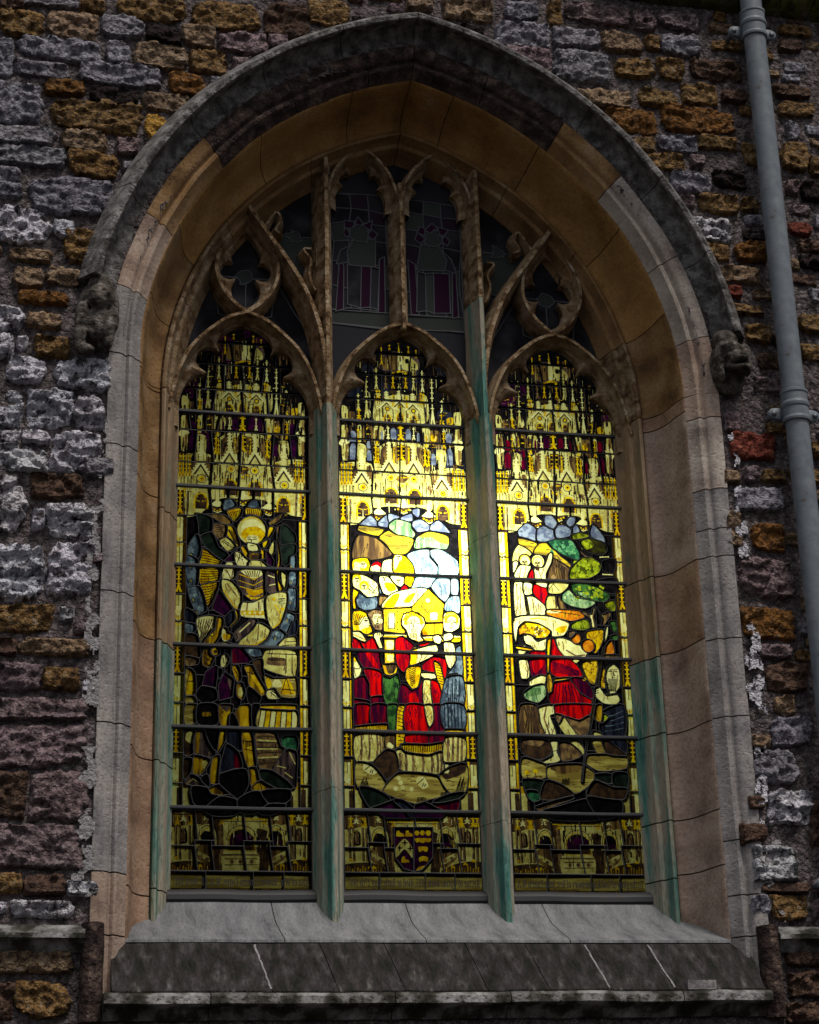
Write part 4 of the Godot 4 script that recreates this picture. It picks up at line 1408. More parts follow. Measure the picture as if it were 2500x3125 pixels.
func build_tracery_glass() -> void:
	plain("tracery_lead", Color8(66, 68, 74), 0.7)
	for side in [-1.0, 1.0]:
		var x: float = side * 0.738
		dark_pane_set("dark leaded quatrefoil glass with a round centre, over the light of the %s" % ("armoured knight" if side < 0 else "youth in red"), "quatrefoil glass", "quatrefoil_glass", [ring_pts(Vector2(x, 2.79), 0.036), [Vector2(x - 0.15, 2.79), Vector2(x, 2.79), Vector2(x, 2.56), Vector2(x - 0.12, 2.6)], [Vector2(x + 0.15, 2.79), Vector2(x, 2.79), Vector2(x, 2.56), Vector2(x + 0.12, 2.6)], [Vector2(x - 0.15, 2.79), Vector2(x + 0.15, 2.79), Vector2(x + 0.07, 3.03), Vector2(x - 0.07, 3.03)]], ["olive_glass", "dark_glass", "dark_glass", "dark_glass"])
		var sx: float = side
		dark_pane_set("narrow dark glass with a round lead, beside the %s upper mullion" % ("brown" if side < 0 else "green stained"), "narrow side glass", "side_glass", [ring_pts(Vector2(sx * 0.505, 3.03), 0.03), [Vector2(sx * 0.40, 2.45), Vector2(sx * 0.40, 2.8), Vector2(sx * 0.60, 2.8), Vector2(sx * 0.50, 2.62)], [Vector2(sx * 0.40, 2.8), Vector2(sx * 0.40, 3.03), Vector2(sx * 0.74, 3.03), Vector2(sx * 0.60, 2.8)], [Vector2(sx * 0.40, 3.03), Vector2(sx * 0.40, 3.44), Vector2(sx * 0.6, 3.3), Vector2(sx * 0.76, 3.1), Vector2(sx * 0.74, 3.03)]], ["olive_glass", "dark_glass"])
		dark_pane_set("small dark glass eyelet between arch and quatrefoil, over the %s light" % ("armoured knight" if side < 0 else "red clad youth"), "outer eyelets", "eyelet_glass", [[Vector2(sx * 1.06, 2.35), Vector2(sx * 0.76, 2.57), Vector2(sx * 0.90, 2.80), Vector2(sx * 1.04, 2.62)]], ["dark_glass"])
		dark_pane_set("small dark glass eyelet between quatrefoil and sub arch, over the %s light" % ("armoured knight" if side < 0 else "red clad youth"), "inner eyelets", "eyelet_glass", [[Vector2(sx * 0.74, 2.56), Vector2(sx * 0.40, 2.28), Vector2(sx * 0.46, 2.62), Vector2(sx * 0.60, 2.84)]], ["dark_glass"])
		# a pale standing figure with a purple-edged nimbus
		var c: float = sx * 0.182
		var f := func(u: float, v: float) -> Vector2: return Vector2(c + u * side, v)
		var polys := [ring_pts(Vector2(c, 3.075), 0.046, 14)]
		var mats := ["olive_glass"]
		for k in 5:
			var a := PI * (0.02 + 0.24 * k)
			var m := Vector2(c, 3.07) + Vector2(cos(a), sin(a)) * 0.066
			polys.append([m + Vector2(cos(a), sin(a)) * (0.024 + 0.012 * (k % 2)), m + Vector2(-sin(a), cos(a)) * 0.027, m - Vector2(cos(a), sin(a)) * 0.03, m + Vector2(sin(a), -cos(a)) * 0.027])
			mats.append("purple_glass")
		polys.append_array([[f.call(-0.07, 3.05), f.call(0.03, 3.04), f.call(0.065, 2.97), f.call(0.06, 2.90), f.call(-0.08, 2.90)], [f.call(0.03, 3.03), f.call(0.10, 2.98), f.call(0.105, 2.90), f.call(0.06, 2.92)], [f.call(-0.085, 2.90), f.call(-0.045, 2.90), f.call(-0.04, 2.68), f.call(-0.085, 2.68)], [f.call(-0.045, 2.90), f.call(0.0, 2.90), f.call(0.0, 2.68), f.call(-0.04, 2.68)], [f.call(0.0, 2.90), f.call(0.07, 2.90), f.call(0.075, 2.68), f.call(0.0, 2.68)], [f.call(0.08, 2.90), f.call(0.115, 2.94), f.call(0.115, 2.66), f.call(0.085, 2.66)], [f.call(-0.125, 2.96), f.call(-0.09, 2.94), f.call(-0.09, 2.66), f.call(-0.125, 2.66)]])
		mats.append_array(["olive_glass", "slate_glass", "slate_glass", "purple_glass" if side < 0 else "olive_glass", "dark_glass" if side < 0 else "purple_glass", "purple_glass", "purple_glass"])
		polys.append_array([[f.call(-0.14, 2.66), f.call(0.14, 2.66), f.call(0.14, 2.58), f.call(-0.14, 2.58)], [f.call(-0.165, 2.58), f.call(0.165, 2.58), f.call(0.175, 2.24), f.call(0.1, 2.32), f.call(0.0, 2.455), f.call(-0.165, 2.556)], [f.call(-0.14, 3.29), f.call(0.14, 3.29), f.call(0.08, 3.48), f.call(-0.08, 3.48)]])
		mats.append_array(["olive_glass", "slate_glass", "slate_glass"])
		var rows_y := [2.66, 2.78, 2.92, 3.03, 3.13, 3.21, 3.29]
		for r in 6:
			for q in 3:
				var a := -0.14 + 0.0933 * q
				var b := a + 0.0933
				polys.append([f.call(a, rows_y[r]), f.call(b, rows_y[r]), f.call(b, rows_y[r + 1]), f.call(a, rows_y[r + 1])])
				mats.append(["slate_glass", "dark_glass", "mauve_glass", "olive_glass", "dark_glass"][(r * 3 + q * 2 + int(side > 0)) % 5])
		polys.append([f.call(-0.14, 2.6), f.call(0.14, 2.6), f.call(0.14, 3.3), f.call(-0.14, 3.3)])
		mats.append("dark_glass")
		dark_pane_set("small upper light with a dim standing figure and purple panes, %s" % ("nearest the brown mullion" if side < 0 else "nearest the green stained mullion"), "small upper figure lights", "figure_glass", polys, mats)
	dark_pane_set("dark glass at the very top of the window under the arch point", "", "apex_glass", [[Vector2(-0.19, 3.49), Vector2(0.0, 3.27), Vector2(0.19, 3.49), Vector2(0.0, 3.58)]], ["dark_glass"])

func build_interior() -> void:
	var st := begin()
	box(st, at(-3.2, -2.99, -6.4), at(3.2, -2.94, -0.4))
	tag_structure("nave_floor", finish(st), M["paving"])
	st = begin()
	box(st, at(-3.2, 5.2, -6.4), at(3.2, 5.3, -0.4))
	tag_structure("nave_ceiling", finish(st), M["interior_plaster"])
	st = begin()
	box(st, at(-3.2, -2.94, -6.4), at(-3.1, 5.2, -0.4))
	tag_structure("nave_wall_west", finish(st), M["interior_plaster"])
	st = begin()
	box(st, at(3.1, -2.94, -6.4), at(3.2, 5.2, -0.4))
	tag_structure("nave_wall_east", finish(st), M["interior_plaster"])
	st = begin()
	box(st, at(-3.1, -2.94, -6.4), at(3.1, 5.2, -6.3))
	tag_structure("nave_wall_back", finish(st), M["interior_plaster"])
	var lp := at(0.19, 1.40, -0.41)
	var t := thing("nave_lamp", "bright flood lamp on a stand inside the church behind the glass", "lamp", Vector3(lp.x, 0.0, lp.z))
	var pole := begin()
	lathe(pole, Vector3(lp.x, 0.0, lp.z), [Vector2(0.2, 0.0), Vector2(0.2, 0.03), Vector2(0.02, 0.05), Vector2(0.02, lp.y - 0.1)], 16)
	part("stand", finish(pole), M["iron"], t)
	var em := plain("lamp_glow", Color(1.0, 0.93, 0.75))
	em.emission_enabled = true
	em.emission = Color(1.0, 0.9, 0.7)
	em.emission_energy_multiplier = 2.0
	var bulb := begin()
	lathe(bulb, lp, [Vector2(0.001, -0.1), Vector2(0.08, -0.06), Vector2(0.1, 0.0), Vector2(0.08, 0.06), Vector2(0.001, 0.1)], 20)
	part("lamp_bulb", finish(bulb), em, t)
	var li := OmniLight3D.new()
	li.name = "nave_lamp_glow"
	li.light_energy = 0.74
	li.light_color = Color(0.97, 1.0, 0.84)
	li.light_size = 0.09
	li.omni_range = 12.0
	li.omni_attenuation = 2.0
	li.shadow_enabled = true
	add_child(li)
	li.position = lp

func tag_structure(called: String, mesh: Mesh, m: Material) -> void:
	var o := MeshInstance3D.new()
	o.name = called
	o.mesh = mesh
	o.material_override = m
	o.set_meta("kind", "structure")
	add_child(o)

func _ready() -> void:
	# camera: from the churchyard, left of the window, looking up at it
	var cam := Camera3D.new()
	cam.name = "camera"
	cam.transform = Transform3D(Basis(Vector3(0.977142, -0.027161, 0.210843), Vector3(-0.049362, 0.935708, 0.349305), Vector3(-0.206775, -0.351728, 0.912979)), at(-1.72827, -1.33634, 7.75031))
	cam.fov = 30.952
	cam.near = 0.05
	cam.far = 400.0
	add_child(cam)
	var env := Environment.new()
	env.background_mode = Environment.BG_SKY
	var sky := Sky.new()
	var sm := ProceduralSkyMaterial.new()
	sm.sky_top_color = Color(0.97, 0.98, 1.0)
	sm.sky_horizon_color = Color(0.56, 0.57, 0.62)
	sm.sky_curve = 0.25
	sm.ground_bottom_color = Color(0.10, 0.10, 0.10)
	sm.ground_horizon_color = Color(0.22, 0.22, 0.24)
	sm.sun_angle_max = 1.0
	sky.sky_material = sm
	env.sky = sky
	env.tonemap_mode = Environment.TONE_MAPPER_LINEAR
	env.background_energy_multiplier = 0.42
	env.tonemap_exposure = 1.85
	env.sdfgi_enabled = true
	env.ssao_enabled = true
	env.ssil_enabled = true
	var we := WorldEnvironment.new()
	we.name = "world_environment"
	we.environment = env
	add_child(we)
	var sun := DirectionalLight3D.new()
	sun.name = "overcast_sun"
	sun.light_energy = 0.5
	sun.light_angular_distance = 16.0
	sun.light_color = Color(1.0, 0.97, 0.93)
	sun.shadow_enabled = true
	add_child(sun)
	sun.look_at_from_position(Vector3(1.1, 4.8, 2.5), Vector3.ZERO)
	rng.seed = 11
	noise.seed = 2
	noise.frequency = 0.06
	noise.fractal_octaves = 3
	fine.seed = 6
	fine.frequency = 0.08
	fine.fractal_octaves = 2
	cells.seed = 8
	cells.noise_type = FastNoiseLite.TYPE_CELLULAR
	cells.cellular_return_type = FastNoiseLite.RETURN_CELL_VALUE
	cells.frequency = 1.0
	cells.fractal_type = FastNoiseLite.FRACTAL_NONE
	make_materials()
	var g := begin()
	box(g, Vector3(-60, -0.1, 0.0), Vector3(60, 0.0, 80))
	tag_structure("ground", finish(g), M["paving"])
	build_wall()
	build_interior()
	build_surround()
	build_hood()
	build_sill()
	build_string_course()
	build_cornice()
	build_tracery()
	build_pipe()
	stained_light(-1.04, LEFT_LIGHT, "p", "stained glass light of a gold armoured knight before an angel beside striped tents", "Also of Wm. Robert Emeris Esqre. M.A. J.P. born 1817")
	stained_light(-0.30, MIDDLE_LIGHT, "l", "stained glass light of men in red robes carrying a golden chest", "Rector of Upton: born 1815, died at Bath, May 27th 1897")
	stained_light(0.44, RIGHT_LIGHT, "d", "stained glass light of a youth in a red tunic carrying grapes by green trees", "To the glory of God & in memory of Rev. John Emeris M.A.")
	build_tracery_glass()

# ------------------------------------------------------------------ drawings on the glass, mm: p pane, f fill, l line, o disc, q round pane
var CANOPY := [
	["f","m",214,2431,275,2460,389,2429,392,2370,300,2353,208,2361],["f","c",320,2444,343,2441,386,2404,387,2372,314,2369],["f","T",219,2416,290,2437,288,2367,222,2367],["f","w",294,2457,312,2458,310,2364,292,2362],["f","k",329,2425,345,2423,344,2401,328,2402],["f","y",267,2351,304,2363,336,2356,336,2348,304,2353,267,2343],
	["spire",213,2386,92,13,"y"],["spire",252,2464,28,13,"y"],["spire",298,2457,51,13,"y"],["spire",344,2450,41,13,"y"],["spire",381,2433,41,13,"y"],["spire",136,2108,235,23,"c"],
	["spire",452,2094,239,23,"w"],["spire",185,2257,110,19,"c"],["spire",230,2260,83,19,"t"],["spire",364,2264,124,19,"c"],["spire",407,2257,110,19,"w"],["spire",265,2267,83,19,"y"],
	["spire",327,2271,83,19,"y"],["spire",296,2269,64,19,"c"],["spire",97,2144,83,19,"c"],["spire",498,2156,64,19,"w"],["f","w",149,2152,160,2114,153,2104,131,2132],["f","c",177,2232,199,2238,232,2226,295,2240,360,2235,425,2239,421,2100,174,2093],
	["f","T",205,2224,224,2235,232,2206,213,2171],["f","T",375,2245,406,2238,387,2197],["f","n",247,2256,288,2256,287,2239,246,2241],["gable",232,2163,87,78],["gable",293,2171,87,78],["gable",358,2161,87,78],
	["door",234,2090,39,46],["door",295,2099,39,46],["door",359,2091,39,46],["o","n",235,2160,12],["o","y",235,2160,8],["o","n",297,2176,12],
	["o","y",297,2176,8],["o","n",360,2157,12],["o","y",360,2157,7],["spire",186,2193,60,16,"y"],["spire",198,2194,60,16,"y"],["spire",263,2174,60,16,"y"],
	["spire",329,2169,60,16,"y"],["spire",398,2193,60,16,"y"],["spire",410,2189,60,16,"y"],["l","n",3,177,2203,175,2086],["l","n",3,199,2204,197,2088],["l","n",3,264,2208,261,2092],
	["l","n",3,328,2213,325,2096],["l","n",3,424,2219,421,2102],["spire",99,2098,51,28,"y"],["spire",496,2097,51,28,"y"],["f","c",19,2163,41,2159,52,2126,49,2085,22,2084],["f","y",48,2126,79,2133,72,2108,45,2107],
	["f","c",555,2160,586,2162,585,2093,560,2087],["f","y",520,2128,550,2135,549,2101,521,2099],["f","T",54,2136,86,2129,85,2088,54,2086],["f","c",17,2062,45,2063,43,1892,19,1891],["f","T",35,2063,45,2063,43,1892,35,1892],["f","w",2,1970,16,1995,52,1987,52,1978,16,1961],
	["f","c",93,2067,108,2068,107,1986,91,1985],["f","T",121,2068,161,2066,160,1989,119,1987],["f","k",129,2054,154,2046,151,1994,128,1992],["l","y",4,126,1992,127,2045,143,2060],["l","y",4,133,2026,151,2027],["f","c",559,2072,585,2074,580,1900,555,1899],
	["f","T",571,2073,585,2074,580,1900,569,1899],["f","w",541,2008,583,2025,595,1987,580,1967],["f","c",497,2068,511,2069,510,1977,494,1976],["f","T",437,2060,483,2058,480,1971,440,1997],["f","y",441,2041,469,2033,463,2008,440,2012],["spire",94,1981,69,18,"y"],
	["spire",501,1974,83,20,"y"],["lancet",261,2008,27,58],["lancet",332,2010,24,55],["lancet",69,1894,30,83],["lancet",144,1893,21,55],["lancet",68,1984,32,55],
	["lancet",448,1888,22,60],["lancet",527,1892,28,87],["lancet",526,1993,29,64],["lancet",145,1955,23,37],["lancet",379,2003,12,46],["lancet",207,2002,11,46],
	["f","c",172,2067,215,2065,214,2002,193,2001,193,1972,170,1973],["f","T",174,2048,192,2049,191,1977,173,1976],["f","c",394,2067,435,2069,434,2026,426,1977,405,1976,407,2024],["spire",182,1974,51,17,"y"],["spire",417,1976,55,17,"y"],["spire",296,2005,69,37,"y"],
	["spire",236,2008,60,17,"w"],["spire",358,2011,60,17,"w"],["f","c",92,1976,128,1968,126,1883,93,1881],["f","c",466,1965,507,1963,505,1886,468,1884],["spire",109,1879,64,37,"w"],["spire",488,1878,64,37,"w"],
	["f","c",170,1942,236,1994,354,2001,439,1954,433,1841,168,1838],["f","T",199,1949,231,1979,234,1899,202,1859],["f","T",371,1974,425,1953,422,1853,378,1907],["f","T",253,1966,281,1973,278,1882,256,1900],["f","T",308,1975,344,1972,342,1905,310,1879],["l","y",6,262,1948,260,1886],
	["o","y",262,1960,5],["l","y",6,332,1952,330,1890],["o","y",332,1964,5],["gable",237,1837,161,87],["gable",353,1837,161,87],["spire",295,1902,78,46,"y"],
	["f","c",286,1906,313,1908,311,1834,284,1835],["spire",175,1881,87,23,"y"],["spire",186,1882,74,18,"y"],["spire",409,1880,87,23,"y"],["spire",425,1879,78,18,"y"],["f","c",170,1829,435,1842,462,1763,436,1740,431,1660,389,1672,220,1672,157,1664,163,1744,138,1756,169,1805],
	["door",243,1687,69,80],["door",355,1686,69,80],["o","n",244,1814,21],["o","c",244,1814,19],["o","y",244,1814,13],["o","n",244,1814,4],
	["o","n",352,1812,22],["o","c",352,1812,19],["o","y",352,1812,14],["o","n",352,1812,5],["f","t",141,1757,173,1782,182,1773,159,1748],["f","t",420,1786,455,1760,441,1745,415,1767],
	["f","T",275,1820,293,1833,320,1828,328,1814,298,1789,267,1806],["l","y",5,274,1816,326,1819],["o","y",298,1777,6],["o","y",319,1788,5],["o","y",280,1783,6],["l","n",3,195,1783,193,1675],
	["l","n",3,218,1784,215,1676],["l","n",3,276,1788,273,1680],["l","n",3,316,1790,313,1682],["l","n",3,393,1794,390,1686],["l","n",3,411,1795,408,1687],["f","c",292,1788,312,1790,309,1686,289,1685],
	["pendant",184,1661,69,64],["pendant",299,1700,69,64],["pendant",418,1659,69,64],["f","c",3,1767,14,1867,153,1877,154,1710,3,1702],["f","T",64,1860,86,1862,81,1805,59,1785],["f","T",131,1864,153,1865,154,1790,134,1808],
	["gable",107,1778,152,87],["o","n",111,1760,22],["o","c",111,1760,19],["o","y",111,1760,14],["o","n",111,1760,4],["f","c",435,1759,447,1859,593,1870,591,1701,432,1693],
	["f","T",442,1849,465,1850,458,1793,435,1773],["f","T",510,1853,533,1854,532,1778,513,1796],["gable",485,1766,152,87],["o","n",488,1748,22],["o","c",488,1748,19],["o","y",488,1748,14],
	["o","n",488,1748,4],["spire",13,1768,106,15,"y"],["spire",539,1765,106,15,"y"],["l","n",3,20,1764,19,1708],["l","n",3,545,1760,544,1713],["spire",28,1769,106,15,"y"],
	["spire",555,1765,106,15,"y"],["l","n",3,35,1765,34,1709],["l","n",3,562,1761,560,1714],["spire",43,1770,106,15,"y"],["spire",571,1766,106,15,"y"],["l","n",3,50,1765,49,1709],
	["l","n",3,578,1762,576,1715],["spire",58,1771,106,15,"y"],["spire",588,1767,106,15,"y"],["l","n",3,65,1766,64,1710],["l","n",3,594,1763,593,1716],["f","c",2,1698,158,1706,157,1650,98,1582,1,1577],
	["f","c",439,1698,598,1706,596,1608,517,1604,438,1660],["door",110,1615,64,78],["door",484,1616,64,78],["l","t",5,19,1694,17,1578],["l","n",2,24,1694,22,1578],["l","t",5,34,1695,32,1579],
	["l","n",2,39,1695,38,1579],["l","t",5,50,1695,48,1580],["l","n",2,55,1696,53,1580],["l","t",5,542,1722,537,1605],["l","n",2,547,1723,543,1605],["l","t",5,564,1723,560,1606],
	["l","n",2,570,1724,565,1606],["l","t",5,580,1724,576,1607],["l","n",2,586,1725,581,1607],["spire",34,1667,41,23,"y"],["spire",562,1672,41,23,"y"]
]
var BASE := [
	["f","c",2,240,597,249,595,1,0,-5],["f","T",2,240,104,245,187,222,188,184,96,199,3,181],["f","T",495,252,593,249,592,190,499,201,414,187,414,221],["f","n",183,222,217,222,219,2,185,1],["f","n",364,178,414,166,414,3,375,3],["f","t",204,201,221,209,223,10,208,10],
	["f","k",238,114,247,147,271,168,301,177,330,165,351,144,358,111,358,86,239,84],["f","p",245,112,353,113,353,144,301,164,247,141],["f","n",243,105,353,107,353,88,243,87],["l","y",3,242,105,242,85,356,86,356,107],["f","k",122,108,124,141,142,167,167,163,182,138,182,105],["f","k",414,107,416,145,435,171,461,167,480,142,480,112],
	["f","p",126,110,180,109,178,129,126,129],["f","p",419,112,475,114,475,133,419,133],["arch",153,108,69,83],["arch",301,110,124,83],["arch",448,112,69,83],["f","T",116,104,178,105,177,18,110,58],
	["f","c",118,83,177,51,177,34,117,67],["f","T",421,107,488,108,490,62,423,20],["f","c",423,53,486,87,488,71,424,32],["f","c",222,76,368,78,368,3,223,2],["l","t",6,218,68,370,69],["l","n",3,231,51,366,53],
	["l","n",3,231,26,366,28],["o","t",260,39,10],["o","n",260,39,4],["o","t",297,40,10],["o","n",297,40,4],["o","t",343,40,10],
	["o","n",343,40,4],["o","t",127,59,8],["o","t",156,50,8],["o","t",439,53,9],["o","t",469,63,8],["f","k",41,115,41,165,55,180,70,166,70,116],
	["f","t",48,120,47,161,53,169,54,120],["f","t",57,120,57,169,63,161,64,120],["o","t",55,173,5],["spire",54,207,41,28,"w"],["f","k",528,121,529,172,544,187,558,172,558,122],["f","t",535,126,535,168,542,176,541,126],
	["f","t",545,126,545,176,552,168,552,126],["o","t",543,180,6],["spire",544,214,41,28,"w"],["spire",30,192,41,28,"y"],["spire",84,193,41,28,"y"],["spire",92,193,41,28,"y"],
	["spire",150,213,41,28,"w"],["spire",217,195,41,28,"y"],["spire",301,215,41,28,"w"],["spire",397,197,41,28,"y"],["spire",448,217,41,28,"w"],["spire",512,199,41,28,"y"],
	["spire",520,199,41,28,"y"],["spire",571,200,41,28,"y"],["spire",588,200,41,28,"y"],["l","t",7,22,186,24,49],["l","n",2,27,186,30,49],["l","t",7,38,186,41,49],
	["l","n",2,44,186,46,49],["l","t",7,80,186,82,50],["l","n",2,85,187,87,50],["l","t",7,96,187,98,50],["l","n",2,102,187,104,50],["l","t",7,512,193,511,54],
	["l","n",2,518,193,517,54],["l","t",7,524,193,524,54],["l","n",2,530,193,530,54],["l","t",7,567,193,566,55],["l","n",2,573,194,572,55],["l","t",7,584,194,583,55],
	["l","n",2,590,194,589,55],["l","n",4,2,235,104,237],["l","y",5,192,217,410,221],["l","n",3,192,209,410,212],["f","n",0,32,111,42,181,14,181,-3,0,-5],["f","n",423,12,490,41,596,51,595,1,423,-1],
	["l","f",5,9,-4,12,24],["l","f",5,431,-1,433,31],["l","f",5,20,-4,23,18],["l","f",5,443,0,445,24],["l","f",5,32,-4,35,11],["l","f",5,455,0,457,17],
	["l","f",5,43,-4,45,25],["l","f",5,466,0,468,31],["l","f",5,55,-4,57,18],["l","f",5,478,0,480,24],["l","f",5,66,-4,68,12],["l","f",5,490,0,492,18],
	["l","f",5,78,-4,79,25],["l","f",5,502,0,504,31],["l","f",5,89,-4,90,18],["l","f",5,513,0,516,25],["l","f",5,101,-4,101,12],["l","f",5,525,0,527,18],
	["l","f",5,112,-4,112,25],["l","f",5,537,0,539,32],["l","f",5,124,-3,123,19],["l","f",5,549,0,551,25],["l","f",5,135,-3,135,12],["l","f",5,561,1,563,18],
	["l","f",5,147,-3,146,26],["l","f",5,572,1,575,32],["l","f",5,158,-3,157,19],["l","f",5,584,1,586,25],["o","y",28,55,6],["o","y",22,51,4],
	["o","y",34,51,4],["o","y",111,25,6],["o","y",105,21,4],["o","y",117,21,4],["o","y",127,23,6],["o","y",122,19,4],
	["o","y",133,19,4],["o","y",528,42,6],["o","y",522,38,4],["o","y",534,38,4],["o","y",566,55,6],["o","y",560,51,4],
	["o","y",572,51,4],["o","y",473,29,6],["o","y",467,25,4],["o","y",479,25,4]
]
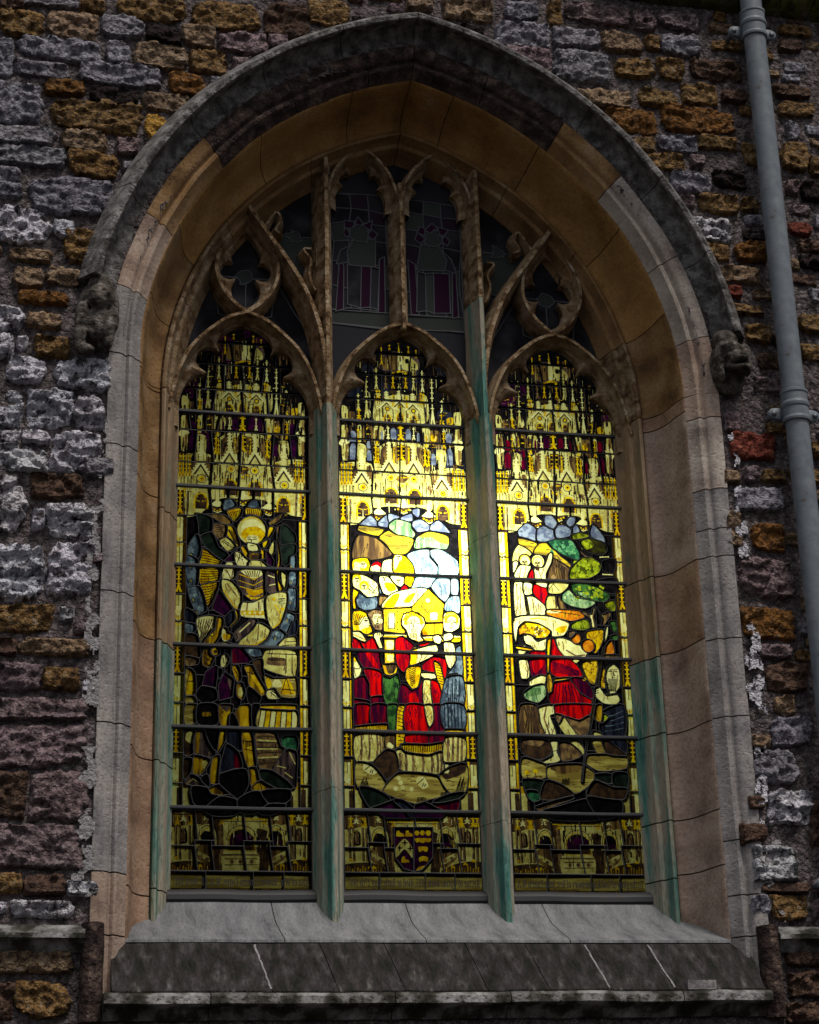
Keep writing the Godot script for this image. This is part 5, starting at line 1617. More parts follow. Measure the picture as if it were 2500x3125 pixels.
var LEFT_LIGHT := [
	["q","c",343,1522,70],["o","w",343,1522,54],["l","y",4,294,1565,321,1580,343,1585,370,1581,392,1560],["o","y",346,1497,43],["o","y",303,1499,12],["o","y",305,1508,12],
	["o","y",310,1515,12],["o","y",318,1522,11],["o","y",328,1527,12],["o","y",340,1530,11],["o","y",352,1531,11],["o","y",363,1529,12],
	["o","y",373,1525,12],["o","y",381,1519,12],["o","y",386,1512,12],["o","y",388,1503,12],["f","w",315,1486,330,1500,366,1498,374,1474,357,1445,339,1447,321,1462],["l","n",2,323,1482,337,1478],
	["l","n",2,346,1481,360,1483],["l","n",2,339,1477,337,1465],["l","n",2,335,1454,349,1453],["f","w",335,1447,366,1453,372,1432,330,1430],["p","y",227,1609,298,1627,296,1596,270,1559,254,1563],["p","y",314,1630,392,1622,388,1589,343,1598,312,1596],
	["p","y",224,1538,259,1535,290,1452,275,1434,228,1495],["p","y",419,1543,448,1539,415,1481,410,1500],["p","y",388,1466,419,1481,410,1448,392,1440],["l","k",3,236,1602,254,1563],["l","k",3,321,1623,321,1599],["l","k",3,244,1604,259,1566],
	["l","k",3,330,1623,328,1598],["l","k",3,252,1607,265,1569],["l","k",3,339,1623,336,1596],["l","k",3,260,1609,270,1572],["l","k",3,348,1623,344,1595],["l","k",3,268,1611,275,1575],
	["l","k",3,356,1623,351,1593],["l","k",3,276,1614,281,1578],["l","k",3,365,1623,359,1592],["l","k",3,284,1616,286,1581],["l","k",3,374,1623,366,1590],["l","k",3,292,1618,291,1584],
	["l","k",3,383,1623,374,1589],["l","k",3,232,1524,264,1460],["l","k",3,239,1520,270,1456],["l","k",3,246,1517,276,1453],["l","k",3,254,1514,282,1449],["p","y",123,1429,208,1378,200,1354,108,1350,117,1392],
	["p","y",107,1327,198,1335,195,1277,113,1258],["p","y",114,1253,195,1273,193,1241,148,1147,121,1208],["l","k",3,125,1420,154,1412,193,1395],["l","k",3,123,1408,154,1401,194,1386],["l","k",3,121,1395,154,1389,194,1377],["l","k",3,120,1382,154,1377,194,1368],
	["l","k",3,118,1370,154,1366,194,1358],["l","k",3,117,1357,154,1354,194,1349],["l","k",3,115,1345,154,1343,194,1340],["l","k",3,115,1332,155,1331,194,1331],["l","k",3,115,1320,155,1320,194,1321],["l","k",3,116,1307,155,1308,194,1312],
	["l","k",3,116,1295,155,1296,194,1303],["l","k",3,116,1282,155,1285,194,1294],["l","k",3,116,1270,155,1273,194,1284],["l","k",3,116,1257,155,1262,195,1275],["l","k",3,116,1245,155,1250,195,1266],["l","k",3,120,1233,156,1239,195,1257],
	["l","k",3,124,1221,156,1228,189,1247],["l","k",3,128,1209,156,1216,183,1238],["l","k",3,133,1196,156,1205,177,1228],["l","k",3,137,1184,156,1193,171,1219],["l","k",3,141,1172,156,1182,165,1210],["l","k",3,145,1160,156,1170,159,1200],
	["p","T",134,1590,218,1589,256,1551,214,1544,161,1576],["p","t",162,1544,228,1541,224,1485,194,1465,167,1501],["p","c",194,1465,233,1485,273,1441,234,1415],["p","T",416,1565,488,1612,473,1574,424,1547],["p","t",453,1543,478,1553,483,1494,471,1460,455,1492],["p","c",415,1429,442,1478,446,1421,428,1407],
	["l","n",2,170,1535,192,1541],["l","n",2,206,1461,219,1471],["l","n",2,177,1527,198,1532],["l","n",2,213,1457,226,1466],["l","n",2,184,1519,205,1522],["l","n",2,220,1453,232,1461],
	["l","n",2,192,1510,211,1513],["l","n",2,227,1448,238,1456],["l","n",2,199,1502,217,1504],["l","n",2,235,1444,244,1450],["l","n",2,206,1494,224,1495],["l","n",2,242,1440,250,1445],
	["l","n",2,213,1486,230,1486],["l","n",2,249,1435,257,1440],["p","j",94,1591,160,1573,162,1511,131,1485,105,1489,99,1541],["p","j",110,1484,161,1505,193,1437,238,1402,212,1372,132,1434],["p","j",478,1560,537,1515,540,1473,473,1460],["p","j",471,1453,540,1464,538,1416,487,1357],
	["p","p",216,1371,242,1398,286,1442,290,1423,264,1403,265,1357],["p","p",401,1429,415,1425,441,1384,437,1351,410,1364],["p","b",96,1493,116,1434,102,1377,53,1398,62,1450],["p","b",50,1391,102,1373,101,1248,54,1241],["p","b",56,1235,112,1248,144,1140,101,1118],["p","b",514,1404,541,1414,540,1349,514,1347],
	["p","b",509,1332,544,1335,544,1267,509,1268],["p","b",504,1254,542,1256,541,1156,501,1159],["p","b",486,1149,539,1128,498,1044,464,1070],["p","b",432,1051,467,1066,495,1040,450,984,380,981,415,1015],["p","b",301,983,377,981,397,946,345,935,314,952],["p","b",218,1660,253,1669,274,1635,214,1613],
	["p","b",338,1662,372,1669,381,1633,321,1633],["o","s",79,1413,10],["o","b",86,1408,8],["l","g",2,66,1394,75,1390],["l","y",2,70,1397,71,1387],["o","s",76,1358,9],
	["o","b",83,1352,7],["l","g",2,63,1338,72,1334],["l","y",2,66,1341,67,1332],["o","s",81,1293,9],["o","b",88,1288,8],["l","g",2,68,1274,77,1270],
	["l","y",2,71,1277,72,1268],["o","s",91,1206,9],["o","b",98,1201,8],["l","g",2,78,1188,87,1183],["l","y",2,81,1190,82,1181],["o","s",109,1148,9],
	["o","b",116,1143,8],["l","g",2,96,1129,105,1125],["l","y",2,100,1132,100,1123],["o","s",526,1378,10],["o","b",533,1373,8],["l","g",2,513,1359,522,1355],
	["l","y",2,516,1362,517,1352],["o","s",526,1304,10],["o","b",533,1298,8],["l","g",2,512,1284,521,1280],["l","y",2,516,1287,517,1278],["o","s",521,1211,10],
	["o","b",528,1205,8],["l","g",2,508,1192,516,1187],["l","y",2,511,1194,512,1185],["o","s",507,1127,10],["o","b",514,1122,8],["l","g",2,494,1109,503,1104],
	["l","y",2,497,1111,498,1102],["o","s",454,1043,10],["o","b",461,1038,8],["l","g",2,441,1025,450,1020],["l","y",2,444,1027,445,1018],["o","s",336,958,10],
	["o","b",343,952,8],["l","g",2,323,939,332,935],["l","y",2,327,942,328,933],["p","i",49,1146,101,1116,97,1079,50,1082],["p","b",50,1078,95,1073,93,1037,51,1037],["p","i",500,1038,540,1115,540,1046],
	["p","p",163,1146,195,1241,239,1181,259,1147,253,1117,216,1115],["p","i",222,1112,259,1145,266,1100,231,1062],["p","m",279,1330,393,1335,402,1243,406,1220,350,1189,300,1224,271,1283],["l","y",4,287,1312,351,1291,393,1321],["l","y",3,282,1284,348,1263,397,1293],["l","y",3,287,1256,349,1240,401,1266],
	["f","y",315,1244,348,1238,401,1252,399,1238,351,1213,327,1221],["o","y",316,1211,6],["o","y",327,1212,7],["o","y",339,1203,7],["o","y",351,1204,6],["o","y",363,1204,6],
	["o","y",375,1205,6],["o","y",387,1214,6],["o","y",399,1215,6],["f","w",291,1330,388,1335,384,1311,348,1296,313,1310],["l","t",3,309,1329,322,1304],["l","t",3,320,1329,330,1304],
	["l","t",3,331,1330,338,1305],["l","t",3,343,1330,346,1305],["l","t",3,354,1331,354,1305],["l","t",3,366,1331,362,1306],["l","t",3,377,1332,370,1306],["p","w",229,1368,273,1367,326,1350,273,1343,271,1302,252,1282,208,1290,212,1331],
	["l","t",4,229,1328,247,1291],["l","t",4,256,1333,251,1296],["p","c",208,1285,256,1280,298,1227,296,1153,266,1149,212,1228],["l","y",5,212,1239,248,1186,272,1152],["l","t",5,230,1267,274,1210],["p","w",264,1417,299,1414,337,1379,331,1350,273,1355],
	["l","n",2,273,1404,282,1381],["l","n",2,284,1409,288,1386],["l","n",2,294,1405,295,1382],["p","y",290,1442,312,1446,335,1407,337,1379,304,1405],["p","y",381,1437,401,1429,401,1391,384,1386],["p","f",331,1412,381,1415,381,1385,331,1382],
	["f","n",339,1407,375,1409,375,1389,339,1387],["p","c",335,1379,384,1381,415,1350,326,1341],["p","w",321,1462,370,1455,377,1428,326,1425],["p","m",406,1335,450,1324,481,1246,468,1227,410,1234],["l","w",5,415,1313,441,1305],["l","w",4,421,1267,455,1277],
	["p","c",472,1334,501,1317,494,1251,482,1246],["p","y",450,1492,459,1490,475,1385,464,1301,485,1253,464,1234,451,1338,459,1389],["l","f",3,455,1478,466,1385,458,1301,472,1246],["p","w",300,1183,350,1186,407,1208,411,1105,388,1111,292,1118],["l","t",5,322,1179,318,1147],["l","t",5,371,1186,371,1149],
	["f","y",296,1144,408,1144,409,1128,294,1126],["o","w",309,1134,6],["o","w",332,1135,6],["o","w",355,1136,6],["o","w",378,1137,6],["o","w",401,1138,6],
	["p","c",408,1215,499,1238,501,1178,474,1092,434,1064,412,1105],["l","y",5,446,1175,468,1135,467,1094,437,1070],["f","w",454,1213,492,1210,490,1182,463,1185],["l","n",2,459,1208,488,1207],["l","n",2,459,1201,488,1200],["l","n",2,459,1193,488,1192],
	["l","n",2,459,1186,488,1185],["o","y",439,1203,8],["o","y",476,1158,9],["p","c",280,985,371,1092,429,1064,415,1023,362,985],["l","y",5,284,987,358,990,415,1028],["l","t",5,371,1081,367,1013],
	["l","t",4,401,1064,397,1023],["p","m",263,1041,301,1078,344,1111,369,1104,345,1057,275,1000],["l","w",4,288,1046,331,1089],["p","y",249,1063,288,1105,283,1146,266,1145,272,1104,244,1072],["p","w",97,1098,148,1117,187,1114,196,1079,162,1041,141,987,120,984,104,1039],["l","n",3,109,1098,106,1066,119,1035,111,994],
	["l","n",3,121,1095,114,1064,123,1035,116,995],["l","n",3,132,1099,123,1062,128,1036,121,995],["l","n",3,143,1096,132,1059,132,1036,126,995],["l","n",3,154,1100,140,1057,136,1036,131,995],["l","n",3,166,1097,149,1054,140,1036,137,995],["l","n",3,177,1101,158,1052,145,1036,142,996],
	["p","f",187,1114,216,1106,216,1057,197,1007,171,978,128,982,145,1014,179,1051],["f","u",196,1106,209,1102,207,1057,184,1006],["o","n",166,1030,11],["o","y",166,1030,7],["p","w",214,1066,236,1060,240,1044,260,1034,254,1013,219,998,206,1020],["f","f",214,1034,260,1031,253,1012,219,1007],
	["l","n",2,223,1053,233,1052],["p","w",180,977,214,996,245,995,246,972,197,971],["p","n",51,1028,102,1026,115,977,116,923,52,930],["p","t",52,928,112,918,108,892,53,885],["p","f",128,959,167,965,181,925,159,880,127,888],["o","k",137,946,4],
	["o","k",150,939,4],["o","k",163,931,4],["o","k",138,922,3],["o","k",150,914,4],["o","k",163,907,4],["o","k",138,898,4],
	["o","k",151,890,4],["q","m",182,953,23],["o","y",182,953,15],["o","n",182,953,9],["p","w",211,935,232,945,246,919,233,887,207,882,204,908],["l","n",2,215,926,220,900],
	["l","n",2,226,931,229,900],["p","p",253,991,301,974,345,922,328,903,254,899],["f","d",258,964,301,965,315,907,258,903],["p","p",126,799,138,857,181,890,202,881,192,837,186,788],["p","k",97,754,122,795,186,783,191,735,131,716],["p","p",195,801,224,864,267,830,259,750,200,731],
	["f","m",224,869,254,879,268,808,259,768,237,816],["p","k",194,877,215,873,199,828],["p","f",254,888,284,895,298,831,276,817],["l","k",3,263,879,285,840],["l","k",3,271,886,293,849],["p","f",308,889,345,897,362,864,406,786,402,768,384,758,328,805,323,850],
	["f","u",336,850,358,851,397,785,384,772],["l","k",3,323,863,371,856],["p","w",404,763,410,786,441,796,473,761,458,747,415,746],["l","n",2,428,786,467,756],["l","n",2,423,777,454,752],["p","f",276,808,302,818,315,774,302,738,277,755],
	["f","c",287,795,306,791,298,751,281,764],["p","k",324,799,384,754,371,723,328,721],["p","c",406,969,541,967,540,857,493,851,393,883,388,932],["f","t",410,933,489,931,489,900,410,902],["l","n",3,410,951,537,951],["l","n",2,415,929,415,920],
	["l","n",2,421,929,421,920],["l","n",2,427,929,427,920],["l","n",2,433,929,433,920],["l","n",2,439,930,439,921],["l","n",2,445,930,445,921],["l","n",2,451,930,451,921],
	["l","n",2,457,930,457,921],["l","n",2,463,931,463,922],["l","n",2,470,931,470,922],["l","n",2,476,931,476,922],["l","n",2,482,931,482,922],["l","n",3,493,954,493,869],
	["l","n",3,520,955,519,869],["p","n",345,913,388,928,393,879,402,808,367,865],["p","c",489,1026,540,1033,540,985,458,982],["l","n",2,494,1008,538,1012],["l","n",2,476,990,537,996],["p","v",397,857,436,844,493,846,540,848,540,759,471,757,441,798,410,790],
	["f","y",397,808,415,844,428,809,415,790],["f","w",432,804,449,845,475,806],["f","y",471,774,493,846,532,776,519,771],["l","n",3,493,846,471,774],["l","n",3,493,846,514,771],["l","n",4,475,792,532,789],
	["p","v",53,868,70,877,95,856,99,759,55,751],["f","y",60,780,74,868,96,781,93,759,59,758],["l","n",4,62,815,92,816],["l","n",3,73,873,59,797],["p","v",55,746,93,750,106,715,56,714],["p","v",56,711,106,713,107,634,54,626],
	["f","y",85,712,102,713,108,678],["p","k",108,713,191,715,194,628,109,626],["f","f",128,678,162,681,166,666,132,661],["p","f",200,715,260,717,260,691,243,620,209,622,200,650],["f","u",217,676,251,691,239,625,218,624],["f","m",204,707,251,712,234,686],
	["p","f",268,682,298,718,337,719,341,619,290,619],["f","u",298,709,320,701,333,623,303,622],["p","k",343,720,378,721,363,619,344,619],["p","k",256,682,286,622,247,621],["p","v",378,703,540,699,540,622,365,619],["f","w",382,694,402,695,389,620,369,619],
	["l","n",4,382,694,369,619],["f","y",405,695,424,695,413,620,393,620],["l","n",4,405,695,393,620],["f","w",427,695,446,696,437,621,417,621],["l","n",4,427,695,417,621],["f","y",450,696,469,697,461,622,442,621],
	["l","n",4,450,696,442,621],["f","w",472,697,492,697,485,622,466,622],["l","n",4,472,697,466,622],["f","y",495,697,514,698,509,623,490,622],["l","n",4,495,697,490,622],["f","w",517,698,537,699,534,624,514,623],
	["l","n",4,517,698,514,623],["p","y",382,721,540,725,540,701,378,705],["l","n",3,380,703,540,701],["p","n",53,602,99,599,92,496,52,490],["f","c",61,585,91,595,91,539,59,555],["p","m",101,595,137,600,187,519,183,483,96,496],
	["f","f",105,591,118,591,113,500,102,504],["p","k",141,600,201,604,193,507],["p","f",96,491,134,488,168,472,135,415,114,402,89,414],["f","c",130,462,151,471,156,446,135,432],["p","n",52,478,88,476,83,414,54,384],["p","f",207,601,233,602,229,555,195,498,197,533],
	["f","u",209,598,228,598,222,559,207,554],["p","i",235,598,299,602,299,513,286,513,235,546],["p","f",301,600,342,603,354,554,357,510,363,446,325,443,303,513,299,552],["f","u",307,592,337,597,346,562,320,557],["f","u",320,531,342,536,350,454,333,449],["l","k",4,303,557,352,554],
	["l","k",3,312,522,352,515],["p","i",219,499,235,544,286,509,304,440,266,435,207,417],["f","d",265,508,286,504,295,440,270,437],["p","f",176,485,206,494,202,412,203,370,165,369,164,420],["f","u",181,472,195,481,196,378,177,378],["p","f",329,441,363,444,376,394,389,386,342,360,334,389],
	["f","u",338,437,355,437,365,386,351,377],["p","f",159,348,203,368,249,341,245,324,203,318,170,327],["l","k",3,195,357,203,327],["l","k",3,216,353,224,323],["l","k",3,232,345,237,326],["p","f",340,357,380,388,451,360,444,344,342,343],
	["l","k",3,380,377,385,348],["l","k",3,402,374,406,348],["l","k",3,425,368,429,346],["p","m",58,375,83,410,119,394,152,360,144,352,65,363],["l","c",3,67,367,93,389,136,360],["p","t",359,599,445,599,470,539,487,531,432,434,376,437,359,545],
	["l","n",5,365,576,410,581,466,574],["l","n",5,365,552,410,557,466,553],["l","n",5,365,528,410,533,466,532],["l","n",5,365,504,410,509,466,511],["l","n",5,365,480,410,486,466,490],["l","n",5,365,457,410,462,466,470],
	["l","c",6,367,563,453,560],["l","c",6,367,524,453,526],["l","c",6,367,485,453,491],["p","G",470,578,539,584,539,519,479,535],["p","m",496,527,539,515,539,419,530,355,496,393,434,432],["l","c",4,505,514,530,462],
	["l","c",4,453,452,487,444],["l","c",4,487,423,517,402],["p","j",374,433,429,432,496,388,521,354,453,353,385,390],["p","k",207,412,317,436,329,364,288,303,249,328,203,370],["p","k",86,355,153,352,170,325,203,317,141,259,95,283],["p","k",141,258,207,315,279,301,288,248,259,231,179,230],
	["p","k",281,301,338,338,380,339,410,288,355,241,292,248],["p","k",383,341,508,350,512,312,487,290,414,289],["p","k",372,245,414,286,491,286,482,264,431,238],["p","k",152,411,165,369,157,352,123,389],["l","k",2,322,1480,334,1481],["l","n",3,320,1489,335,1491],
	["l","k",2,347,1481,358,1482],["l","n",3,345,1490,360,1492],["l","n",3,340,1478,336,1462,343,1461],["l","k",2,333,1449,347,1451],["l","k",2,222,1054,235,1052]
]
var MIDDLE_LIGHT := [
	["p","l",94,1579,143,1623,178,1592,175,1569,89,1574],["p","l",178,1592,228,1636,232,1613,226,1567,178,1574],["p","l",228,1636,285,1621,262,1606,231,1590],["p","l",285,1621,339,1642,343,1605,320,1599,285,1607],["p","l",340,1661,376,1668,370,1621,343,1638],["p","l",343,1605,379,1616,422,1586,419,1563,363,1551,337,1582],
	["p","l",425,1591,464,1616,520,1554,497,1555,422,1563],["p","e",231,1586,263,1610,333,1595,337,1568,354,1541,342,1522,278,1528,230,1562],["p","Y",89,1569,208,1557,181,1523,84,1546],["p","Y",181,1518,226,1553,261,1536,344,1517,330,1466,302,1442,249,1439,211,1488],["p","T",61,1471,88,1525,172,1513,211,1479,245,1439,223,1424,170,1410,60,1405],["p","e",343,1471,358,1527,417,1558,506,1539,509,1502,495,1474,410,1479],
	["f","Y",367,1532,417,1558,506,1539,505,1502,451,1513,430,1531],["p","s",307,1437,347,1462,414,1470,417,1433,452,1389,450,1353,348,1348,336,1393],["p","s",419,1468,472,1473,546,1421,544,1351,455,1348,452,1398,420,1438],["p","s",348,1334,445,1334,417,1292,404,1285,324,1274],["p","s",445,1332,507,1332,505,1264,477,1222,417,1288],["p","s",512,1333,545,1332,542,1259,509,1260],
	["p","s",504,1250,547,1252,544,1171,476,1182,477,1213],["l","b",3,441,1325,457,1289,460,1249],["l","b",3,446,1322,461,1285,464,1251],["l","b",3,451,1320,466,1281,467,1253],["l","b",3,456,1317,470,1276,471,1254],["l","b",3,462,1315,474,1272,475,1256],
	["l","b",3,467,1312,478,1267,478,1258],["l","b",3,472,1310,483,1263,482,1260],["l","b",3,477,1307,487,1259,485,1262],["l","b",3,482,1305,491,1254,489,1264],["l","b",3,494,1455,520,1438,537,1402],["l","b",3,501,1451,524,1433,536,1396],
	["l","b",3,508,1447,528,1428,536,1389],["l","b",3,515,1443,532,1422,536,1383],["l","b",3,522,1438,535,1417,536,1377],["l","b",3,529,1434,539,1412,535,1370],["l","b",3,356,1440,381,1404,375,1358],["l","b",3,368,1434,391,1399,383,1359],
	["l","b",3,380,1428,400,1394,391,1359],["l","b",3,392,1422,410,1389,399,1359],["l","b",3,405,1416,419,1384,407,1360],["l","b",3,417,1411,429,1379,415,1360],["l","b",3,491,1236,484,1182],["l","b",3,502,1237,497,1182],
	["l","b",3,514,1237,509,1183],["l","b",3,525,1238,522,1183],["l","b",3,537,1238,534,1184],["p","y",60,1405,130,1415,138,1348,59,1349],["f","w",66,1381,86,1395,90,1350,61,1351],["o","w",106,1382,16],
	["o","w",73,1386,10],["p","w",137,1366,147,1389,169,1404,196,1391,192,1350,140,1348],["f","r",140,1377,156,1398,183,1402,196,1387,193,1368,169,1385],["p","w",198,1405,222,1415,245,1414,244,1351,190,1350],["p","y",249,1435,302,1433,336,1393,341,1352,247,1350],["f","w",251,1426,275,1422,266,1390,250,1366],
	["o","w",269,1424,16],["p","w",59,1333,116,1333,172,1299,175,1241,122,1230,88,1260,58,1277],["o","y",76,1318,20],["o","w",74,1311,13],["o","y",108,1285,22],["o","w",108,1279,14],
	["l","n",2,127,1271,157,1249],["l","n",2,136,1284,166,1250],["l","n",2,144,1249,167,1281],["p","b",70,1219,84,1251,122,1228,170,1234,165,1182,112,1167,78,1183],["p","b",178,1300,193,1282,192,1251,179,1250],["p","w",179,1331,220,1333,267,1272,236,1241,197,1249,178,1300],
	["f","y",202,1301,246,1298,254,1271,219,1261],["o","w",203,1319,15],["p","w",229,1334,295,1332,292,1300,276,1285,255,1294],["p","y",300,1335,340,1334,325,1286,294,1300],["p","r",274,1270,296,1297,316,1274],["p","T",179,1237,218,1238,236,1239,187,1188,174,1196],
	["p","y",58,1268,86,1253,70,1219,74,1174,56,1174],["p","w",186,1183,245,1258,404,1282,326,1196],["f","y",195,1187,240,1246,271,1252,243,1190],["f","y",288,1217,324,1256,346,1260,314,1211],["l","f",4,186,1183,326,1194,405,1282],["p","u",326,1194,405,1282,479,1211,471,1190,467,1127,390,1121,384,1129,356,1166,326,1171],
	["f","w",411,1168,440,1169,439,1138,410,1136],["l","n",3,375,1218,385,1236,398,1246,411,1233,428,1220,428,1198,396,1169,370,1195,375,1218],["o","w",400,1226,10],["p","u",191,1179,326,1190,326,1169,286,1152,276,1107,297,1076,284,1065,193,1072],["f","w",216,1160,245,1161,243,1088,215,1087],["l","n",2,216,1160,245,1161,243,1088,215,1087,216,1160],
	["l","n",2,269,1162,286,1163,272,1120,278,1089],["o","f",205,1166,4],["o","f",258,1168,4],["o","f",204,1149,4],["o","f",258,1151,3],["o","f",204,1132,4],
	["o","f",257,1134,4],["o","f",204,1115,4],["o","f",257,1117,4],["o","f",203,1099,4],["o","f",256,1101,4],["o","f",203,1082,4],
	["o","f",256,1084,4],["o","f",393,1160,5],["o","f",455,1176,5],["o","f",339,1181,4],["o","f",393,1140,4],["o","f",455,1154,4],
	["o","f",363,1177,4],["o","f",392,1120,5],["o","f",454,1131,4],["o","f",388,1183,3],["o","f",392,1100,4],["o","f",453,1109,5],
	["o","f",412,1179,4],["o","f",391,1080,4],["o","f",452,1087,5],["o","f",436,1184,4],["p","u",388,1118,467,1125,463,1063,371,1061,367,1083],["p","u",194,1039,244,1041,242,929,194,923],
	["f","w",207,1029,235,1030,234,994,206,993],["f","w",207,963,233,964,233,937,207,936],["p","y",110,1058,299,1065,298,1046,179,1044,110,1049],["p","y",371,1058,544,1069,543,1036,459,1033,370,1038],["l","w",5,179,1056,296,1059],["l","w",5,375,1050,542,1062],
	["l","n",2,458,1049,544,1053],["p","y",55,1158,91,1168,125,1154,133,1114,145,1075,123,1057,110,1056,80,1068,54,1067],["f","w",83,1121,103,1135,123,1136,129,1110,135,1103,128,1092,102,1082,85,1073],["l","k",2,105,1122,118,1123],["l","k",2,109,1117,117,1116],["l","k",2,124,1096,134,1098],
	["l","n",2,60,1152,58,1125,61,1098],["l","n",2,70,1149,64,1122,66,1099],["l","n",2,79,1147,70,1118,70,1099],["l","n",2,89,1145,76,1115,74,1099],["l","n",2,98,1142,82,1112,79,1099],["l","n",2,108,1140,88,1108,83,1099],
	["p","w",54,1067,89,1069,118,1030,101,1020,53,1044],["l","f",4,54,1054,110,1030],["p","t",121,1154,156,1175,191,1168,189,1080,154,1079,141,1101,131,1128],["f","w",142,1146,186,1152,189,1117,172,1100,150,1108],["l","k",2,148,1131,159,1133],["l","k",2,170,1135,182,1136],
	["l","k",2,166,1129,164,1113],["l","k",2,159,1106,176,1107],["p","w",286,1156,330,1172,378,1146,385,1115,367,1083,362,1061,377,1039,352,1029,309,1046,297,1081,276,1107],["l","y",5,285,1129,299,1157,330,1167,365,1150,377,1119],["l","t",2,311,1115,324,1117],["l","t",2,344,1116,355,1115],
	["l","t",2,319,1086,341,1085],["f","y",322,1046,352,1032,375,1044,370,1037,348,1029,322,1033],["p","w",473,1168,515,1180,545,1153,540,1103,503,1080,470,1087],["l","y",6,474,1146,488,1169,519,1172,538,1148],["l","t",2,489,1126,502,1129],["l","t",2,518,1127,526,1125],
	["p","w",149,1062,180,1073,194,1055,179,1043,191,997,169,994,149,1033],["l","t",2,164,1069,166,1054],["l","t",2,172,1069,174,1054],["l","t",2,180,1070,182,1054],["p","w",419,1061,445,1069,460,1051,448,1023,422,1031],["p","w",468,1072,503,1080,513,1062,501,1044,468,1038],
	["p","r",53,1040,86,1024,107,986,52,985],["p","r",86,1024,110,1019,145,1044,161,1014,171,983,109,983],["p","d",79,975,171,975,181,898,99,902,66,960],["f","r",109,968,130,971,159,922,167,900,142,912],["p","w",54,960,65,953,78,928,94,898,81,863,55,851],["l","n",3,56,896,77,895,93,915],
	["f","y",55,957,65,953,74,932,56,927],["p","d",55,844,100,867,123,829,126,752,54,762],["p","r",99,897,180,885,192,777,126,771,123,829],["p","d",54,760,126,750,127,735,53,732],["p","d",127,769,193,775,194,736,129,735],["p","g",184,870,218,860,254,879,263,739,194,737],
	["p","y",173,968,191,923,251,925,248,885,218,869,193,877],["f","T",198,919,247,920,236,883,214,876],["l","n",2,204,917,208,880],["l","n",2,211,917,213,880],["l","n",2,218,917,218,880],["l","n",2,225,917,223,880],
	["l","n",2,232,918,228,880],["l","n",2,239,918,233,881],["p","r",248,1041,279,1054,331,1013,312,988,247,983],["p","r",345,1016,378,1026,413,1034,369,1007],["p","w",316,989,351,1003,431,1024,441,997,416,966,341,928,308,921],["f","y",316,993,343,1001,336,923,308,921],
	["l","t",3,349,928,368,973],["l","t",3,376,951,390,969],["p","r",247,973,309,971,304,922,279,886,250,920],["p","y",309,916,360,916,342,823,316,811,287,856,292,904],["l","n",2,301,909,318,901,336,910],["l","n",2,302,899,318,891,335,901],
	["l","n",2,303,890,318,882,333,893],["l","n",2,304,880,317,872,332,884],["l","n",2,305,871,317,862,331,875],["l","n",2,306,861,317,853,330,866],["l","n",2,307,852,316,843,329,857],["l","n",2,308,842,316,834,328,849],
	["l","n",2,309,832,316,824,327,840],["p","r",367,929,416,966,476,954,477,906,465,864,453,914,419,945,428,893,366,900],["p","y",419,945,447,929,464,840,451,802,433,848],["l","n",2,427,926,451,921],["l","n",2,429,914,452,908],["l","n",2,431,902,453,896],
	["l","n",2,433,890,454,884],["l","n",2,434,877,455,871],["l","n",2,436,865,456,859],["l","n",2,438,853,456,847],["l","n",2,440,841,457,835],["p","w",359,890,422,889,428,865,382,857,358,871],
	["p","d",265,834,290,830,315,807,346,823,367,859,365,742,256,739],["f","r",302,787,332,792,344,745,305,740],["p","c",369,857,401,858,406,743,366,742],["l","f",3,377,846,398,816,375,789,396,755],["p","r",403,858,434,848,449,800,443,744,409,743],["p","w",468,1033,512,1031,520,951,492,909,472,954],
	["p","b",520,1009,544,1021,548,882,479,886,497,911,522,952],["p","y",479,883,526,890,526,882,479,873],["p","b",473,871,548,878,548,747,443,744,451,800],["l","i",4,482,867,476,797,480,747],["l","i",4,492,864,487,797,489,747],["l","i",4,503,862,499,797,497,747],
	["l","i",4,513,860,510,798,506,748],["l","i",4,523,857,521,798,515,748],["l","i",4,534,855,533,798,523,748],["l","s",3,491,863,486,793],["l","s",3,508,863,504,793],["l","s",3,525,864,522,794],
	["p","d",54,732,125,734,128,646,56,637],["p","d",130,735,201,737,203,652,130,646],["f","r",67,733,84,733,87,644,70,642],["f","r",98,734,120,734,121,681,100,645],["p","y",56,636,204,652,201,620,58,618],["l","n",2,65,637,65,620],
	["l","n",2,74,638,74,620],["l","n",2,83,639,82,620],["l","n",2,92,639,91,620],["l","n",2,100,640,100,620],["l","n",2,109,641,109,621],["l","n",2,118,641,118,621],
	["l","n",2,127,642,126,621],["l","n",2,136,643,135,621],["l","n",2,144,643,144,622],["l","n",2,153,644,153,622],["l","n",2,162,645,162,622],["l","n",2,171,645,170,622],
	["l","n",2,180,646,179,622],["l","n",2,189,647,188,623],["l","n",2,198,647,197,623],["p","c",58,599,189,600,185,497,137,481,56,480],["l","t",7,82,596,84,534,80,488],["l","t",7,117,597,119,535,115,489],
	["l","t",7,152,597,155,536,150,490],["l","t",7,166,598,168,536,163,490],["l","t",7,177,598,179,536,174,490],["p","g",202,737,251,738,245,675,237,620,208,621],["p","T",192,601,236,602,230,529,191,541],["f","w",205,568,226,551,217,539,195,550],
	["p","y",250,738,282,739,278,578,239,544,235,569],["l","n",2,251,729,277,719],["l","n",2,250,712,277,703],["l","n",2,250,695,276,686],["l","n",2,249,678,276,670],["l","n",2,249,661,275,654],
	["l","n",2,248,644,275,638],["l","n",2,248,627,275,622],["l","n",2,248,610,274,606],["l","n",2,247,594,274,590],["l","n",2,247,577,273,574],["p","r",284,739,369,741,381,679,384,622,281,619],
